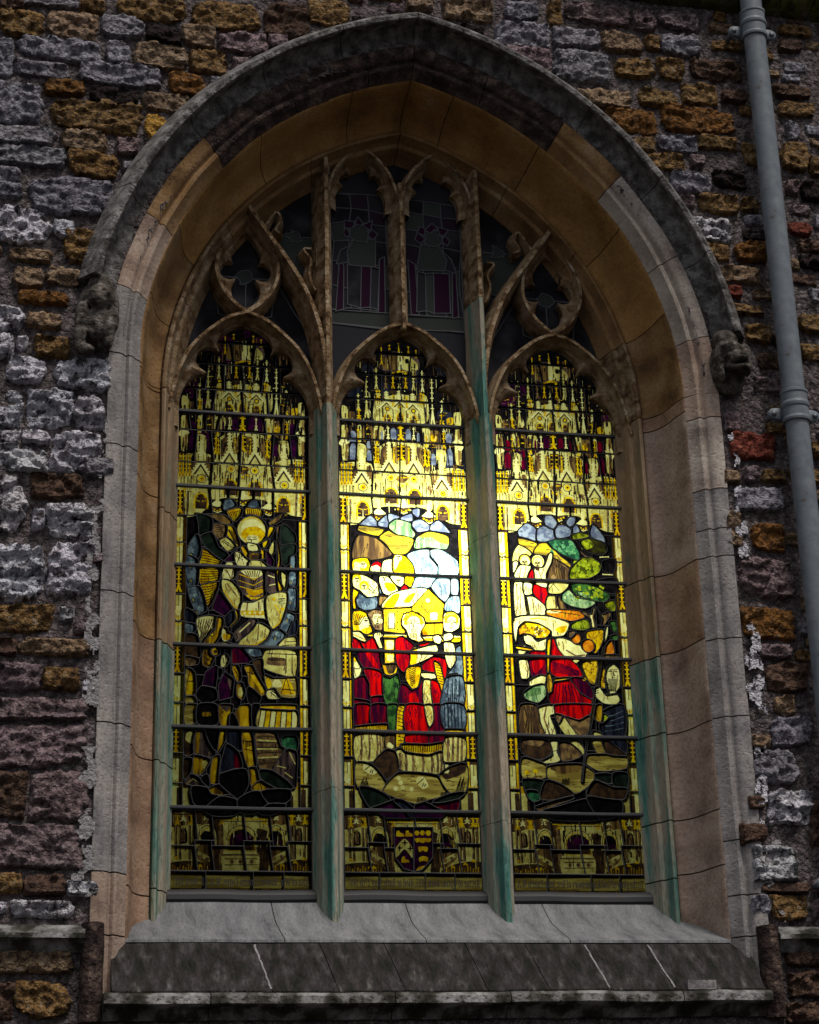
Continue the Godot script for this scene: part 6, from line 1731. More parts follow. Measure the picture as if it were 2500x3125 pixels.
	["p","r",281,605,384,608,383,567,280,567],["p","d",405,742,444,744,453,662,454,624,385,622,389,641],["p","d",388,608,456,609,459,574,386,567],["p","c",369,741,406,742,408,671,389,641,377,674],["l","f",3,378,733,400,706,381,688,398,662],["p","y",257,562,383,564,459,574,453,534,380,518,274,530],
	["l","n",2,266,560,266,527],["l","n",2,274,561,274,528],["l","n",2,282,561,282,528],["l","n",2,290,561,290,528],["l","n",2,298,561,298,528],["l","n",2,306,561,306,528],
	["l","n",2,314,562,314,529],["l","n",2,322,562,322,529],["l","n",2,330,562,330,529],["l","n",2,338,562,338,529],["l","n",2,346,562,346,529],["l","n",2,354,563,354,529],
	["l","n",2,362,563,362,530],["l","n",2,370,563,370,530],["l","n",2,378,563,378,530],["l","n",2,386,563,386,530],["l","n",2,394,564,394,530],["l","n",2,402,564,402,531],
	["l","n",2,410,564,410,531],["l","n",2,418,564,418,531],["l","n",2,426,564,426,531],["l","n",2,434,565,434,531],["l","n",2,442,565,442,531],["l","n",2,450,565,450,532],
	["p","c",235,536,257,545,279,528,380,517,445,533,446,450,422,431,324,429,237,454],["l","t",9,252,516,255,477,252,437],["l","t",9,278,517,282,477,278,438],["l","t",9,309,517,313,478,309,438],["l","t",9,354,518,357,479,353,439],["l","t",9,394,519,397,480,393,440],
	["l","t",9,420,520,423,480,419,441],["l","t",9,436,520,439,481,435,441],["p","b",445,744,549,747,549,639,456,636],["l","i",5,459,742,460,641],["l","i",5,475,742,475,641],["l","i",5,490,743,491,642],
	["l","i",5,505,743,506,642],["l","i",5,521,744,521,642],["l","i",5,536,744,537,643],["p","y",456,634,544,635,541,617,459,616],["p","c",459,600,548,598,545,496,490,485,447,489],["l","t",9,472,592,467,494],
	["l","t",9,494,593,489,495],["l","t",9,517,593,511,495],["l","t",9,535,594,529,496],["p","n",128,470,191,537,234,527,246,446,192,400,158,435],["p","v",58,476,128,470,192,392,173,348,60,367],["p","v",246,437,417,427,464,350,378,316,312,298,173,347,196,393],
	["p","v",426,432,548,483,544,356,469,349],["f","n",435,432,544,478,545,443,456,406],["o","w",230,363,10],["o","w",261,368,10],["o","w",300,362,10],["o","w",253,389,10],
	["o","w",245,409,9],["l","k",2,73,364,80,390],["l","k",2,321,299,328,326],["l","k",2,499,355,514,399],["l","k",2,427,314,432,349],["l","k",2,79,364,85,399],
	["l","k",2,328,300,333,326],["l","k",2,504,355,519,410],["l","k",2,431,314,437,349],["l","k",2,86,364,89,408],["l","k",2,335,300,339,326],["l","k",2,510,355,524,421],
	["l","k",2,436,314,441,349],["l","k",2,92,365,93,391],["l","k",2,342,300,344,326],["l","k",2,515,355,527,399],["l","k",2,440,315,446,349],["l","k",2,98,365,98,399],
	["l","k",2,349,300,349,326],["l","k",2,520,355,532,410],["l","k",2,444,315,450,349],["l","k",2,104,365,102,408],["l","k",2,356,300,354,326],["l","k",2,526,355,537,421],
	["l","k",2,449,315,454,350],["l","k",2,110,365,106,391],["l","k",2,363,300,360,326],["l","k",2,531,355,541,399],["l","k",2,453,315,459,350],["f","w",93,472,119,473,151,435,127,421,88,443],
	["f","w",328,416,355,417,377,374,349,364,323,391],["f","w",450,476,468,477,471,437,449,437],["l","n",2,97,443,123,465],["l","n",2,118,430,123,443],["l","n",2,127,430,131,441],["l","n",2,328,386,355,409],
	["l","n",2,349,374,354,387],["l","n",2,358,374,363,385],["l","n",2,447,448,474,470],["l","n",2,469,435,474,448],["l","n",2,477,435,482,446],["p","j",69,368,139,361,207,314,115,277,94,304],
	["p","p",115,275,216,314,259,273,301,234,188,232],["p","i",216,314,260,315,308,278,301,235,259,273],["p","p",312,294,356,309,460,263,428,236,302,237],["p","d",387,301,511,324,500,264,460,265],["p","j",468,345,539,353,511,324,391,305],["p","p",218,195,305,196,299,4,256,17,221,63,217,127],
	["p","p",305,196,389,197,384,65,338,14,301,4],["f","c",224,106,264,146,301,98,300,60,262,101,225,65],["l","k",5,232,105,249,105],["l","k",5,241,113,240,96],["l","k",5,256,128,273,128],["l","k",5,265,137,264,120],
	["l","k",5,278,104,296,104],["l","k",5,287,113,287,96],["f","y",226,161,232,180,242,181,244,172,259,168,260,160,265,157,228,154],["f","y",266,161,272,181,282,182,284,172,299,168,300,160,305,158,268,155],["f","y",246,49,252,68,262,69,264,59,279,55,280,48,285,45,248,42],["o","y",318,171,11],
	["o","y",343,172,11],["o","y",369,172,12],["f","y",307,147,382,148,373,132,355,133,343,128,329,132,315,130],["f","y",323,111,364,111,360,90,343,95,327,89],["f","y",325,66,344,72,365,67,361,48,343,52,326,47],["f","y",320,24,356,30,338,15,311,8],
	["l","k",4,305,196,299,5],["l","k",2,308,1115,323,1115],["l","n",3,307,1125,325,1127],["l","k",2,339,1116,353,1116],["l","n",3,337,1126,355,1128],["l","n",3,331,1112,327,1093,335,1092],
	["l","k",2,321,1078,338,1079],["f","w",303,1091,316,1071,343,1072,358,1093,349,1053,329,1039,309,1051],["l","n",3,313,1068,316,1047],["l","n",3,321,1068,322,1047],["l","n",3,329,1069,329,1047],["l","n",3,337,1069,335,1048],
	["l","n",3,344,1069,342,1048],["o","y",295,1115,9],["o","y",296,1130,9],["o","y",304,1144,9],["o","y",317,1153,8],["o","y",332,1157,8],
	["o","y",347,1155,8],["o","y",359,1146,8],["o","y",366,1133,8],["o","y",367,1118,8],["l","n",3,299,1121,290,1121],["l","n",3,303,1133,295,1138],
	["l","n",3,311,1143,306,1153],["l","n",3,324,1149,322,1162],["l","n",3,338,1150,340,1163],["l","n",3,350,1146,356,1157],["l","n",3,359,1137,367,1144],["l","n",3,362,1125,372,1126],
	["l","k",2,490,1128,501,1129],["l","n",3,489,1136,503,1138],["l","k",2,513,1129,523,1130],["l","n",3,511,1137,525,1139],["l","n",3,507,1126,504,1112,510,1111],["l","k",2,499,1101,512,1102],
	["o","y",480,1129,7],["o","y",481,1140,7],["o","y",487,1150,6],["o","y",496,1157,7],["o","y",508,1160,6],["o","y",519,1158,6],
	["o","y",528,1152,6],["o","y",533,1142,6],["o","y",533,1131,7],["l","n",3,484,1133,477,1133],["l","n",3,486,1142,480,1146],["l","n",3,493,1149,489,1157],
	["l","n",3,502,1154,500,1163],["l","n",3,512,1154,514,1164],["l","n",3,521,1151,526,1159],["l","n",3,528,1145,534,1150],["l","n",3,530,1136,537,1137],["l","k",2,151,1133,161,1133],
	["l","n",3,150,1140,162,1141],["l","k",2,171,1134,181,1134],["l","n",3,170,1141,182,1142],["l","n",3,166,1131,164,1118,170,1118],["l","k",2,160,1108,171,1109],["f","t",145,1117,154,1104,172,1104,182,1119,176,1092,163,1082,150,1091],
	["l","n",3,152,1102,154,1088],["l","n",3,157,1102,158,1088],["l","n",3,163,1102,163,1088],["l","n",3,168,1102,167,1088],["l","n",3,173,1103,171,1088],["o","t",140,1133,6],
	["o","t",141,1143,6],["o","t",146,1152,6],["o","t",154,1158,6],["o","t",164,1161,6],["o","t",174,1159,6],["o","t",182,1154,6],
	["o","t",187,1145,5],["o","t",187,1135,6],["l","n",3,143,1137,137,1137],["l","n",3,145,1145,140,1149],["l","n",3,151,1152,147,1158],["l","n",3,159,1156,158,1164],
	["l","n",3,168,1156,169,1165],["l","n",3,176,1154,180,1161],["l","n",3,182,1148,188,1152],["l","n",3,185,1140,191,1141],["l","k",2,108,1120,122,1121],["l","n",3,106,1128,122,1130],
	["l","k",2,125,1095,135,1096],["l","k",2,98,1385,103,1385],["l","n",3,97,1389,104,1389],["l","k",2,108,1385,113,1386],["l","n",3,108,1389,114,1390],["l","n",3,106,1384,104,1377,107,1377],
	["l","k",2,102,1372,108,1372],["l","k",2,195,1324,200,1324],["l","n",3,194,1327,201,1328],["l","k",2,205,1324,211,1324],["l","n",3,205,1328,211,1329],["l","n",3,203,1323,201,1316,204,1316],
	["l","k",2,199,1311,205,1311],["l","k",2,261,1427,266,1427],["l","n",3,261,1430,267,1431],["l","k",2,272,1427,277,1427],["l","n",3,271,1431,278,1432],["l","n",3,269,1426,268,1419,271,1418],
	["l","k",2,266,1413,272,1414],["l","k",2,68,1315,73,1315],["l","n",3,68,1319,74,1319],["l","k",2,79,1315,84,1315],["l","n",3,78,1319,84,1320],["l","n",3,76,1314,75,1307,78,1307],
	["l","k",2,73,1302,79,1302],["l","k",2,100,1282,105,1282],["l","n",3,100,1286,106,1286],["l","k",2,111,1282,116,1283],["l","n",3,110,1286,117,1287],["l","n",3,108,1281,107,1274,110,1274],
	["l","k",2,105,1269,111,1270],["l","k",2,258,1315,263,1315],["l","n",3,258,1319,264,1320],["l","k",2,269,1315,274,1316],["l","n",3,268,1319,275,1320],["l","n",3,266,1314,265,1307,268,1307],
	["l","k",2,263,1302,269,1303]
]
var RIGHT_LIGHT := [
	["p","l",99,1556,96,1584,144,1624,188,1595,180,1536,140,1547],["p","l",185,1537,188,1591,221,1614,269,1595,278,1554,221,1533],["p","l",229,1661,266,1668,291,1631,267,1599,226,1618],["p","l",271,1592,291,1619,323,1623,357,1602,348,1568,279,1554],["p","l",328,1633,349,1663,381,1664,375,1631,346,1613],["p","l",360,1611,384,1627,400,1592,362,1582],
	["p","l",442,1592,463,1635,515,1576,518,1543,445,1568],["p","Y",94,1546,188,1526,183,1490,160,1475,97,1516],["p","Y",193,1523,235,1529,300,1467,346,1428,334,1406,254,1458,213,1468,166,1476],["p","c",66,1470,97,1514,161,1472,98,1435,62,1396],["p","T",218,1463,254,1461,338,1409,331,1362,325,1350,220,1345,227,1380],["l","n",2,272,1452,278,1406,266,1354],
	["l","n",2,281,1446,286,1402,275,1355],["l","n",2,290,1440,293,1399,283,1355],["l","n",2,298,1434,300,1396,291,1355],["l","n",2,307,1428,307,1392,299,1356],["l","n",2,316,1421,314,1389,308,1356],["q","w",124,1440,29],
	["l","y",4,100,1435,110,1458,127,1466,144,1458,150,1437],["o","c",124,1429,15],["l","t",2,118,1430,121,1430],["l","t",2,128,1430,131,1431],["p","w",82,1397,99,1416,151,1414,151,1400,130,1355,112,1351,71,1349,67,1369],["l","t",4,105,1398,94,1354],
	["l","t",3,128,1399,116,1355],["p","w",66,1329,108,1331,112,1272,121,1179,91,1169,63,1170],["l","t",4,79,1323,81,1232,71,1172],["l","t",4,97,1324,92,1178],["p","w",111,1331,153,1326,152,1278,113,1272],["p","w",64,1428,84,1436,93,1425,82,1397,65,1373,62,1396],
	["q","w",186,1438,33],["l","y",4,161,1428,169,1452,188,1461,208,1451,212,1426],["o","c",185,1425,17],["l","t",2,178,1428,183,1428],["l","t",2,188,1429,193,1429],["f","t",176,1417,193,1418,184,1404],
	["p","w",164,1401,210,1411,237,1474,251,1484,259,1475,253,1437,222,1376,220,1345,166,1344],["l","t",3,187,1397,202,1352],["l","t",3,214,1403,204,1375],["p","r",130,1352,157,1400,163,1343,156,1331],["p","r",160,1324,223,1304,210,1230,153,1283],["p","w",165,1332,229,1332,225,1311,196,1314],
	["p","w",116,1261,153,1267,210,1223,209,1181,139,1173,123,1179],["l","t",4,152,1253,157,1180],["l","t",4,178,1236,180,1181],["p","y",115,1263,121,1261,132,1173,125,1170],["p","c",231,1332,329,1334,323,1315,285,1284,226,1286],["f","t",244,1353,259,1377,275,1348],
	["l","n",3,236,1307,256,1331,281,1300],["p","c",221,1270,264,1269,274,1212,213,1209],["f","T",259,1267,268,1267,268,1217,261,1214],["p","T",271,1274,309,1223,308,1207,276,1212],["p","a",213,1205,276,1210,376,1205,397,1176,327,1154,211,1183],["f","w",221,1201,285,1199,266,1189,216,1192],
	["l","n",2,239,1200,262,1196],["l","n",2,262,1198,284,1193],["l","n",2,284,1196,307,1190],["l","n",2,307,1194,329,1188],["l","n",2,330,1192,352,1185],["l","n",2,352,1190,375,1182],
	["p","G",235,1534,296,1551,356,1550,391,1486,387,1455,359,1454,301,1476,257,1505],["p","o",353,1573,400,1590,445,1573,361,1551],["p","z",392,1542,440,1563,513,1543,530,1511,504,1481,422,1496],["f","o",397,1538,440,1558,465,1527,422,1506],["p","o",338,1404,397,1462,448,1470,493,1434,480,1395,427,1364,333,1360],["p","k",498,1453,560,1465,550,1394,500,1406],
	["p","g",338,1331,412,1338,516,1305,524,1278,493,1252,416,1263,349,1292],["p","e",290,1284,327,1307,362,1270,454,1251,404,1217,332,1227,287,1253],["p","o",489,1244,546,1264,547,1212,514,1212],["p","k",463,1356,558,1371,553,1297,519,1296,466,1326],["o","h",387,1440,7],["o","h",377,1443,8],
	["o","h",465,1392,10],["o","h",383,1408,7],["o","h",379,1440,6],["o","h",466,1390,11],["o","h",454,1437,7],["o","h",431,1395,10],
	["o","h",464,1445,9],["o","h",437,1413,6],["o","h",415,1443,11],["o","h",460,1411,7],["o","h",465,1409,11],["o","h",458,1413,8],
	["o","h",429,1418,6],["o","h",392,1388,5],["o","h",361,1400,7],["o","h",421,1414,7],["o","h",478,1438,7],["o","h",380,1401,7],
	["o","h",398,1393,7],["o","h",422,1382,5],["o","h",365,1430,10],["o","h",432,1432,7],["o","h",378,1413,5],["o","h",438,1384,12],
	["o","h",442,1379,6],["o","h",389,1376,10],["o","h",404,1379,9],["o","h",456,1429,6],["o","h",411,1439,8],["o","h",473,1427,5],
	["o","h",363,1434,11],["o","h",401,1427,6],["o","h",475,1420,6],["o","h",366,1443,6],["o","h",439,1439,6],["o","h",416,1431,12],
	["o","h",371,1408,10],["o","h",403,1375,8],["o","h",386,1417,5],["o","h",408,1430,11],["o","h",456,1414,5],["o","h",388,1430,7],
	["o","h",383,1383,5],["o","H",261,1484,7],["o","H",371,1521,9],["o","H",331,1496,8],["o","H",315,1537,5],["o","H",356,1490,9],
	["o","H",295,1502,8],["o","H",330,1494,6],["o","H",332,1502,5],["o","H",362,1487,4],["o","H",367,1487,7],["o","H",261,1486,4],
	["o","H",368,1505,4],["o","H",276,1502,6],["o","H",341,1488,5],["o","H",256,1484,4],["o","H",359,1538,8],["o","H",346,1491,6],
	["o","H",359,1533,8],["o","H",294,1488,7],["o","H",311,1511,4],["o","H",260,1504,7],["o","H",356,1508,5],["o","H",298,1495,6],
	["o","H",257,1489,8],["o","H",267,1507,5],["o","H",348,1526,5],["o","H",311,1484,5],["o","H",270,1503,8],["o","H",316,1517,8],
	["o","H",348,1540,8],["o","H",280,1523,8],["o","H",304,1494,5],["o","H",359,1534,4],["o","H",314,1522,7],["o","H",360,1502,4],
	["o","H",293,1509,6],["o","H",339,1515,5],["o","H",284,1490,6],["o","H",343,1484,8],["o","H",334,1507,6],["o","h",485,1301,8],
	["o","h",403,1275,7],["o","h",445,1301,4],["o","h",466,1306,7],["o","h",382,1318,5],["o","h",472,1317,8],["o","h",412,1292,6],
	["o","h",447,1320,6],["o","h",489,1317,7],["o","h",407,1307,4],["o","h",364,1269,8],["o","h",469,1281,8],["o","h",384,1290,6],
	["o","h",438,1273,7],["o","h",494,1321,6],["o","h",452,1284,7],["o","h",475,1310,8],["o","h",417,1291,8],["o","h",458,1309,4],
	["o","h",406,1289,9],["o","h",483,1305,6],["o","h",473,1311,5],["o","h",366,1312,6],["o","h",455,1292,5],["o","h",490,1293,4],
	["o","h",371,1268,8],["o","h",485,1293,6],["o","h",376,1308,5],["o","h",485,1277,8],["o","h",384,1309,5],["o","h",491,1318,7],
	["o","h",454,1295,8],["o","h",398,1294,4],["o","h",378,1321,5],["o","h",381,1319,8],["o","h",400,1274,7],["o","h",460,1290,8],
	["o","h",479,1287,7],["o","h",455,1286,6],["o","h",431,1316,8],["o","h",429,1321,5],["o","h",481,1313,5],["o","h",453,1278,5],
	["o","h",415,1300,4],["o","h",482,1326,8],["o","e",322,1283,7],["o","e",405,1282,5],["o","e",360,1251,4],["o","e",402,1236,6],
	["o","e",414,1240,5],["o","e",405,1246,6],["o","e",315,1255,7],["o","e",339,1254,7],["o","e",378,1292,6],["o","e",332,1241,6],
	["o","e",338,1239,6],["o","e",343,1243,7],["o","e",411,1243,6],["o","e",388,1259,5],["o","e",425,1275,3],["o","e",390,1265,6],
	["o","e",377,1280,4],["o","e",310,1245,7],["o","e",389,1288,8],["o","e",404,1265,3],["o","e",406,1258,6],["o","e",303,1248,4],
	["o","e",362,1285,5],["o","e",411,1251,7],["o","e",339,1270,6],["o","e",306,1267,8],["o","e",394,1244,4],["o","e",386,1248,7],
	["o","e",357,1283,3],["o","e",410,1240,4],["o","e",396,1271,6],["o","e",407,1277,6],["o","e",333,1262,4],["o","e",335,1276,8],
	["o","e",317,1247,4],["o","e",425,1287,4],["o","h",414,1513,6],["o","h",447,1531,3],["o","h",421,1531,8],["o","h",414,1539,7],
	["o","h",409,1511,5],["o","h",431,1524,8],["o","h",408,1516,4],["o","h",440,1548,7],["o","h",414,1540,4],["o","h",421,1536,7],
	["o","h",434,1535,8],["o","h",414,1540,8],["o","h",449,1524,8],["o","h",407,1513,6],["p","T",376,1203,425,1191,436,1223,451,1223,439,1178,450,1132,425,1126,419,1172],["f","w",425,1186,436,1219,445,1219,433,1178,440,1132,428,1132],
	["p","T",455,1228,481,1192,509,1207,524,1194,488,1142,472,1136,479,1174],["f","w",459,1224,485,1189,482,1157,477,1175],["l","t",5,373,1532,394,1495,420,1473,457,1465],["l","w",4,490,1472,532,1476],["l","w",4,498,1388,546,1388],["l","t",5,282,1471,311,1421,343,1409],
	["p","o",322,1136,374,1166,410,1163,422,1129,384,1111,330,1118],["p","g",510,1158,549,1162,548,1109,525,1113],["p","g",510,1089,548,1100,547,1072,518,1072],["l","h",3,335,1124,345,1151],["l","h",3,343,1124,352,1152],["l","h",3,351,1124,358,1152],
	["l","h",3,359,1125,364,1152],["l","h",3,367,1125,371,1152],["l","h",3,376,1125,377,1153],["l","h",3,384,1126,384,1153],["l","h",3,392,1126,390,1153],["l","h",3,400,1126,396,1153],
	["l","h",3,408,1126,403,1154],["p","w",58,1161,211,1177,320,1145,310,1109,291,1084,233,1078,230,1106,173,1138,110,1145,77,1116,60,1041],["l","y",5,138,1157,174,1163,210,1155],["f","y",253,1114,308,1132,302,1104,274,1094],["l","f",2,61,1145,84,1157],["p","y",77,1113,110,1142,173,1136,229,1102,208,1073,160,1067,134,1084,98,1087,80,1078],
	["o","f",172,1086,4],["o","f",113,1125,6],["o","f",157,1103,5],["o","f",182,1087,7],["o","f",92,1124,4],["o","f",117,1100,4],
	["o","f",168,1115,5],["o","f",177,1080,4],["o","f",130,1076,4],["o","f",90,1121,8],["o","f",180,1081,6],["o","f",92,1115,7],
	["o","f",138,1126,5],["o","f",147,1114,5],["o","f",105,1131,7],["o","f",181,1111,5],["o","f",124,1101,8],["o","f",147,1078,6],
	["o","f",109,1097,6],["o","f",163,1093,4],["o","f",142,1087,4],["o","f",92,1122,5],["o","f",143,1116,6],["o","f",108,1113,7],
	["o","f",155,1079,8],["o","f",120,1114,6],["o","f",157,1114,8],["o","f",111,1106,5],["o","f",201,1102,8],["o","f",104,1091,6],
	["o","a",82,1092,7],["o","a",83,1089,7],["o","a",100,1100,4],["o","a",83,1101,7],["o","a",88,1102,4],["o","a",102,1089,7],
	["o","a",90,1103,4],["o","a",97,1092,7],["o","a",84,1102,3],["o","a",94,1090,4],["o","w",201,1085,5],["o","w",164,1085,5],
	["o","w",213,1128,2],["o","w",170,1103,3],["o","w",158,1097,4],["o","w",190,1104,4],["o","w",194,1124,4],["o","w",162,1121,4],
	["o","w",172,1111,3],["o","w",188,1122,4],["o","w",156,1083,3],["o","w",198,1103,3],["o","w",171,1110,5],["o","w",184,1103,3],
	["o","w",190,1120,4],["o","w",191,1103,4],["l","k",2,151,1103,172,1127],["l","k",2,158,1103,172,1119],["l","k",2,165,1104,171,1112],["l","k",2,172,1104,171,1105],
	["l","k",2,180,1104,171,1098],["l","k",2,187,1105,170,1090],["l","k",2,194,1105,170,1083],["p","w",98,1085,134,1082,159,1054,210,1068,203,1017,157,1004,131,1030,109,1038,99,1056,97,1074],["l","n",2,107,1079,115,1077],["l","n",2,111,1075,114,1076],
	["l","n",2,99,1052,105,1050],["l","t",2,102,1065,98,1058],["p","w",71,1027,105,1034,114,1007,80,979,69,988],["p","y",60,1028,142,1017,135,1006,59,1015],["p","w",70,965,110,966,122,928,115,878,79,875,69,939],["l","t",5,105,963,114,918,108,883],
	["p","r",130,1007,202,1005,201,983,114,980],["p","r",228,1069,241,1070,257,1025,288,986,217,983],["p","d",114,963,200,969,196,894,128,887,118,940],["f","r",137,964,195,966,180,929,142,902],["p","r",217,966,319,973,359,926,372,895,307,888,249,886,218,903],["l","d",4,226,958,279,946,354,917],
	["l","d",4,228,950,283,939,353,914],["l","d",4,230,942,287,932,353,910],["l","d",4,232,934,291,925,353,907],["l","d",4,235,926,295,918,353,903],["l","d",4,237,918,299,911,352,899],["l","d",4,239,910,303,904,352,896],
	["p","r",229,862,302,879,352,815,406,785,399,764,215,759,199,792],["p","d",311,884,370,886,408,839,409,789,352,819],["l","d",4,247,861,235,807,224,763],["l","d",4,260,857,253,805,244,763],["l","d",4,274,854,271,803,265,764],["l","d",4,287,851,288,801,285,765],
	["l","d",4,300,848,306,799,306,765],["l","d",4,313,845,324,797,326,766],["l","d",4,326,842,341,794,347,766],["l","d",4,340,839,359,792,367,767],["p","y",209,1063,228,1069,221,1011,210,907,199,911,202,1011],["p","y",228,880,302,889,303,879,234,867],
	["p","w",250,1071,291,1073,399,1022,391,989,362,979,288,986,257,1025],["l","t",6,301,1014,344,989,385,995],["p","c",319,973,362,976,342,953],["p","f",199,903,215,904,225,855,219,819,200,810,193,849],["p","w",115,869,169,897,196,889,185,849,114,842],["p","e",84,809,130,843,185,853,191,801,153,764,96,780],
	["l","g",3,97,790,108,830],["l","g",3,103,791,113,830],["l","g",3,109,793,118,830],["l","g",3,115,794,124,830],["l","g",3,122,796,129,830],["l","g",3,128,797,134,831],
	["l","g",3,134,799,140,831],["l","g",3,141,800,145,831],["l","g",3,147,802,150,831],["l","g",3,153,803,156,831],["l","g",3,159,805,161,831],["l","g",3,166,806,166,832],
	["p","f",365,960,444,969,423,856,395,869,375,908],["p","f",461,952,480,921,471,840,444,848],["o","u",411,942,9],["o","u",415,895,8],["o","u",403,929,6],["o","u",396,932,5],
	["o","u",388,915,5],["o","u",397,900,5],["o","u",425,889,5],["o","u",427,944,4],["o","u",437,957,4],["o","u",430,960,7],
	["o","u",410,940,5],["o","u",433,925,5],["o","u",400,894,6],["o","u",379,888,5],["o","u",382,958,9],["o","u",400,893,7],
	["o","u",434,930,6],["o","u",419,960,5],["o","u",420,909,6],["o","u",431,921,8],["o","u",401,951,6],["o","u",391,956,5],
	["o","u",383,918,8],["o","u",418,881,6],["o","u",413,880,6],["o","u",432,951,8],["o","u",425,872,8],["o","u",418,921,7],
	["o","u",427,908,7],["o","u",431,935,6],["o","u",376,880,7],["o","u",417,938,5],["o","u",402,881,5],["o","u",401,922,8],
	["o","u",381,881,4],["o","u",415,891,7],["o","u",421,935,4],["o","u",398,935,8],["o","u",408,900,9],["o","u",420,889,8],
	["o","u",429,894,6],["o","u",404,892,8],["o","u",427,894,7],["o","u",390,903,5],["o","u",416,944,4],["o","u",430,882,5],
	["o","u",377,885,7],["o","u",383,886,8],["o","u",411,935,4],["o","u",380,919,7],["o","u",415,939,8],["o","u",379,904,5],
	["o","u",378,941,8],["o","u",391,958,7],["o","u",396,908,7],["o","u",415,878,5],["o","u",415,949,5],["o","u",379,881,6],
	["o","u",415,881,6],["o","u",389,937,7],["o","u",463,928,7],["o","u",464,856,7],["o","u",466,861,6],["o","u",459,861,7],
	["o","u",456,921,4],["o","u",459,857,6],["o","u",472,902,6],["o","u",456,877,4],["o","u",452,898,5],["o","u",473,909,7],
	["o","u",472,921,7],["o","u",470,849,6],["o","u",460,886,6],["o","u",467,918,7],["o","u",466,928,5],["o","u",453,893,4],
	["o","u",465,909,7],["o","u",471,918,7],["o","u",466,910,7],["o","u",452,898,6],["o","u",455,890,7],["o","u",458,871,4],
	["p","y",397,1107,481,1119,472,1055,437,1003,410,1027,392,1085],["l","f",3,426,1064,401,1104],["l","f",3,426,1064,412,1098],["l","f",3,426,1064,423,1104],["l","f",3,426,1064,434,1099],["l","f",3,426,1064,445,1105],
	["l","f",3,426,1064,456,1100],["l","f",3,426,1064,467,1106],["l","f",3,426,1064,478,1101],["q","a",347,1072,25],["q","a",402,1040,32],["p","a",481,1034,514,1071,528,1008,477,1004],
	["p","t",311,1105,338,1110,347,1097,322,1073,309,1082],["p","T",476,1000,543,1002,541,986,471,984],["p","y",474,1034,484,1034,436,840,417,765,409,765,430,862],["l","w",3,477,1029,430,844],["p","w",496,1141,507,1133,502,1094,486,1060,479,1072,483,1107],["p","w",486,939,514,959,545,932,545,856,499,805,479,840,474,903],
	["l","n",2,494,922,508,925],["l","n",2,523,922,535,920],["l","n",2,516,918,512,891],["l","t",2,491,886,487,859,490,828],["l","t",2,497,886,493,859,494,828],["l","t",2,503,886,499,860,499,828],
	["l","t",2,509,887,505,860,503,829],["l","t",2,515,887,511,860,508,829],["l","t",2,521,887,517,860,512,829],["l","t",2,527,887,523,860,517,829],["l","t",2,533,887,529,860,521,829],["p","w",421,844,444,850,469,813,523,819,540,789,520,768,461,769,418,806],
	["l","n",2,423,835,441,840],["l","n",2,422,825,440,830],["l","n",2,421,815,440,820],["p","w",143,738,181,757,222,758,226,717,206,707,229,621,178,620,158,675],["l","t",6,190,748,177,693,197,626],["p","w",195,594,232,595,229,541,242,505,212,491,150,494,205,531],
	["l","n",2,210,545,231,548],["l","n",2,167,500,186,511],["p","c",238,704,266,709,288,678,331,619,274,618,241,662],["p","c",287,597,324,598,355,558,353,534,334,534],["p","c",401,645,433,637,442,622,395,621],["p","v",389,599,435,600,460,547,464,474,435,467,416,528],
	["p","r",227,759,409,764,392,717,344,692,293,691,262,714,230,718],["p","T",66,754,142,756,156,675,174,620,63,617],["l","n",6,88,745,99,691,82,623],["l","n",6,99,746,108,692,99,624],["l","n",6,110,746,116,692,115,624],["l","n",6,121,746,124,692,131,624],
	["l","n",6,132,747,132,692,148,625],["p","n",67,596,190,594,202,536,149,503,64,532],["f","t",71,591,172,592,152,566,80,574],["p","t",236,586,286,588,344,530,249,501],["p","v",371,535,552,531,548,474,416,459,355,497],["p","v",63,515,144,498,176,481,168,423,63,421],
	["p","v",179,477,333,493,395,455,386,410,304,354,235,402,176,423],["f","T",192,469,303,480,348,468,255,444],["o","y",84,445,11],["l","k",2,84,436,87,418],["o","y",123,452,11],["l","k",2,123,443,126,426],
	["l","k",2,243,395,249,424],["l","k",2,247,395,253,419],["l","k",2,252,395,257,415],["l","k",2,257,395,261,424],["l","k",2,261,395,265,419],["l","k",2,266,395,269,415],
	["l","k",2,270,395,274,424],["l","k",2,275,395,278,420],["p","i",453,737,554,768,549,620,450,618,430,658],["l","b",3,466,710,503,716,552,740],["l","b",3,464,687,502,693,550,713],["l","b",3,463,665,500,670,548,685],
	["l","b",3,461,642,499,647,546,658],["p","i",468,601,552,603,552,540],["p","n",440,600,468,601,551,537,551,531,461,538],["p","g",342,675,363,703,391,695,379,665],["p","h",440,678,453,726,479,706,454,683],["p","f",423,764,453,765,440,682,409,700],
	["p","y",408,764,420,764,352,490,337,409,330,409,350,508],["p","t",242,672,225,717,261,712,339,691,391,713,376,626,334,620,288,678,266,709],["p","j",63,417,162,410,158,335,89,325,65,374],["p","n",167,414,235,398,295,350,221,327,139,330],["p","G",73,364,128,365,140,326,102,316],["p","t",110,294,286,346,295,333,219,305,136,273],
	["p","k",141,272,219,297,362,334,381,269,406,238,197,235],["p","k",354,343,513,328,509,262,416,242,381,273],["p","j",397,446,476,447,468,402,400,423],["p","j",481,452,550,453,545,386,481,394],["p","n",361,383,395,419,476,389,545,382,523,332,354,351],["l","k",2,114,1431,121,1431],
	["l","n",3,114,1435,122,1436],["l","k",2,127,1431,134,1432],["l","n",3,127,1436,135,1437],["l","n",3,124,1430,122,1421,126,1421],["l","k",2,119,1415,127,1416],["l","k",2,174,1427,181,1427],
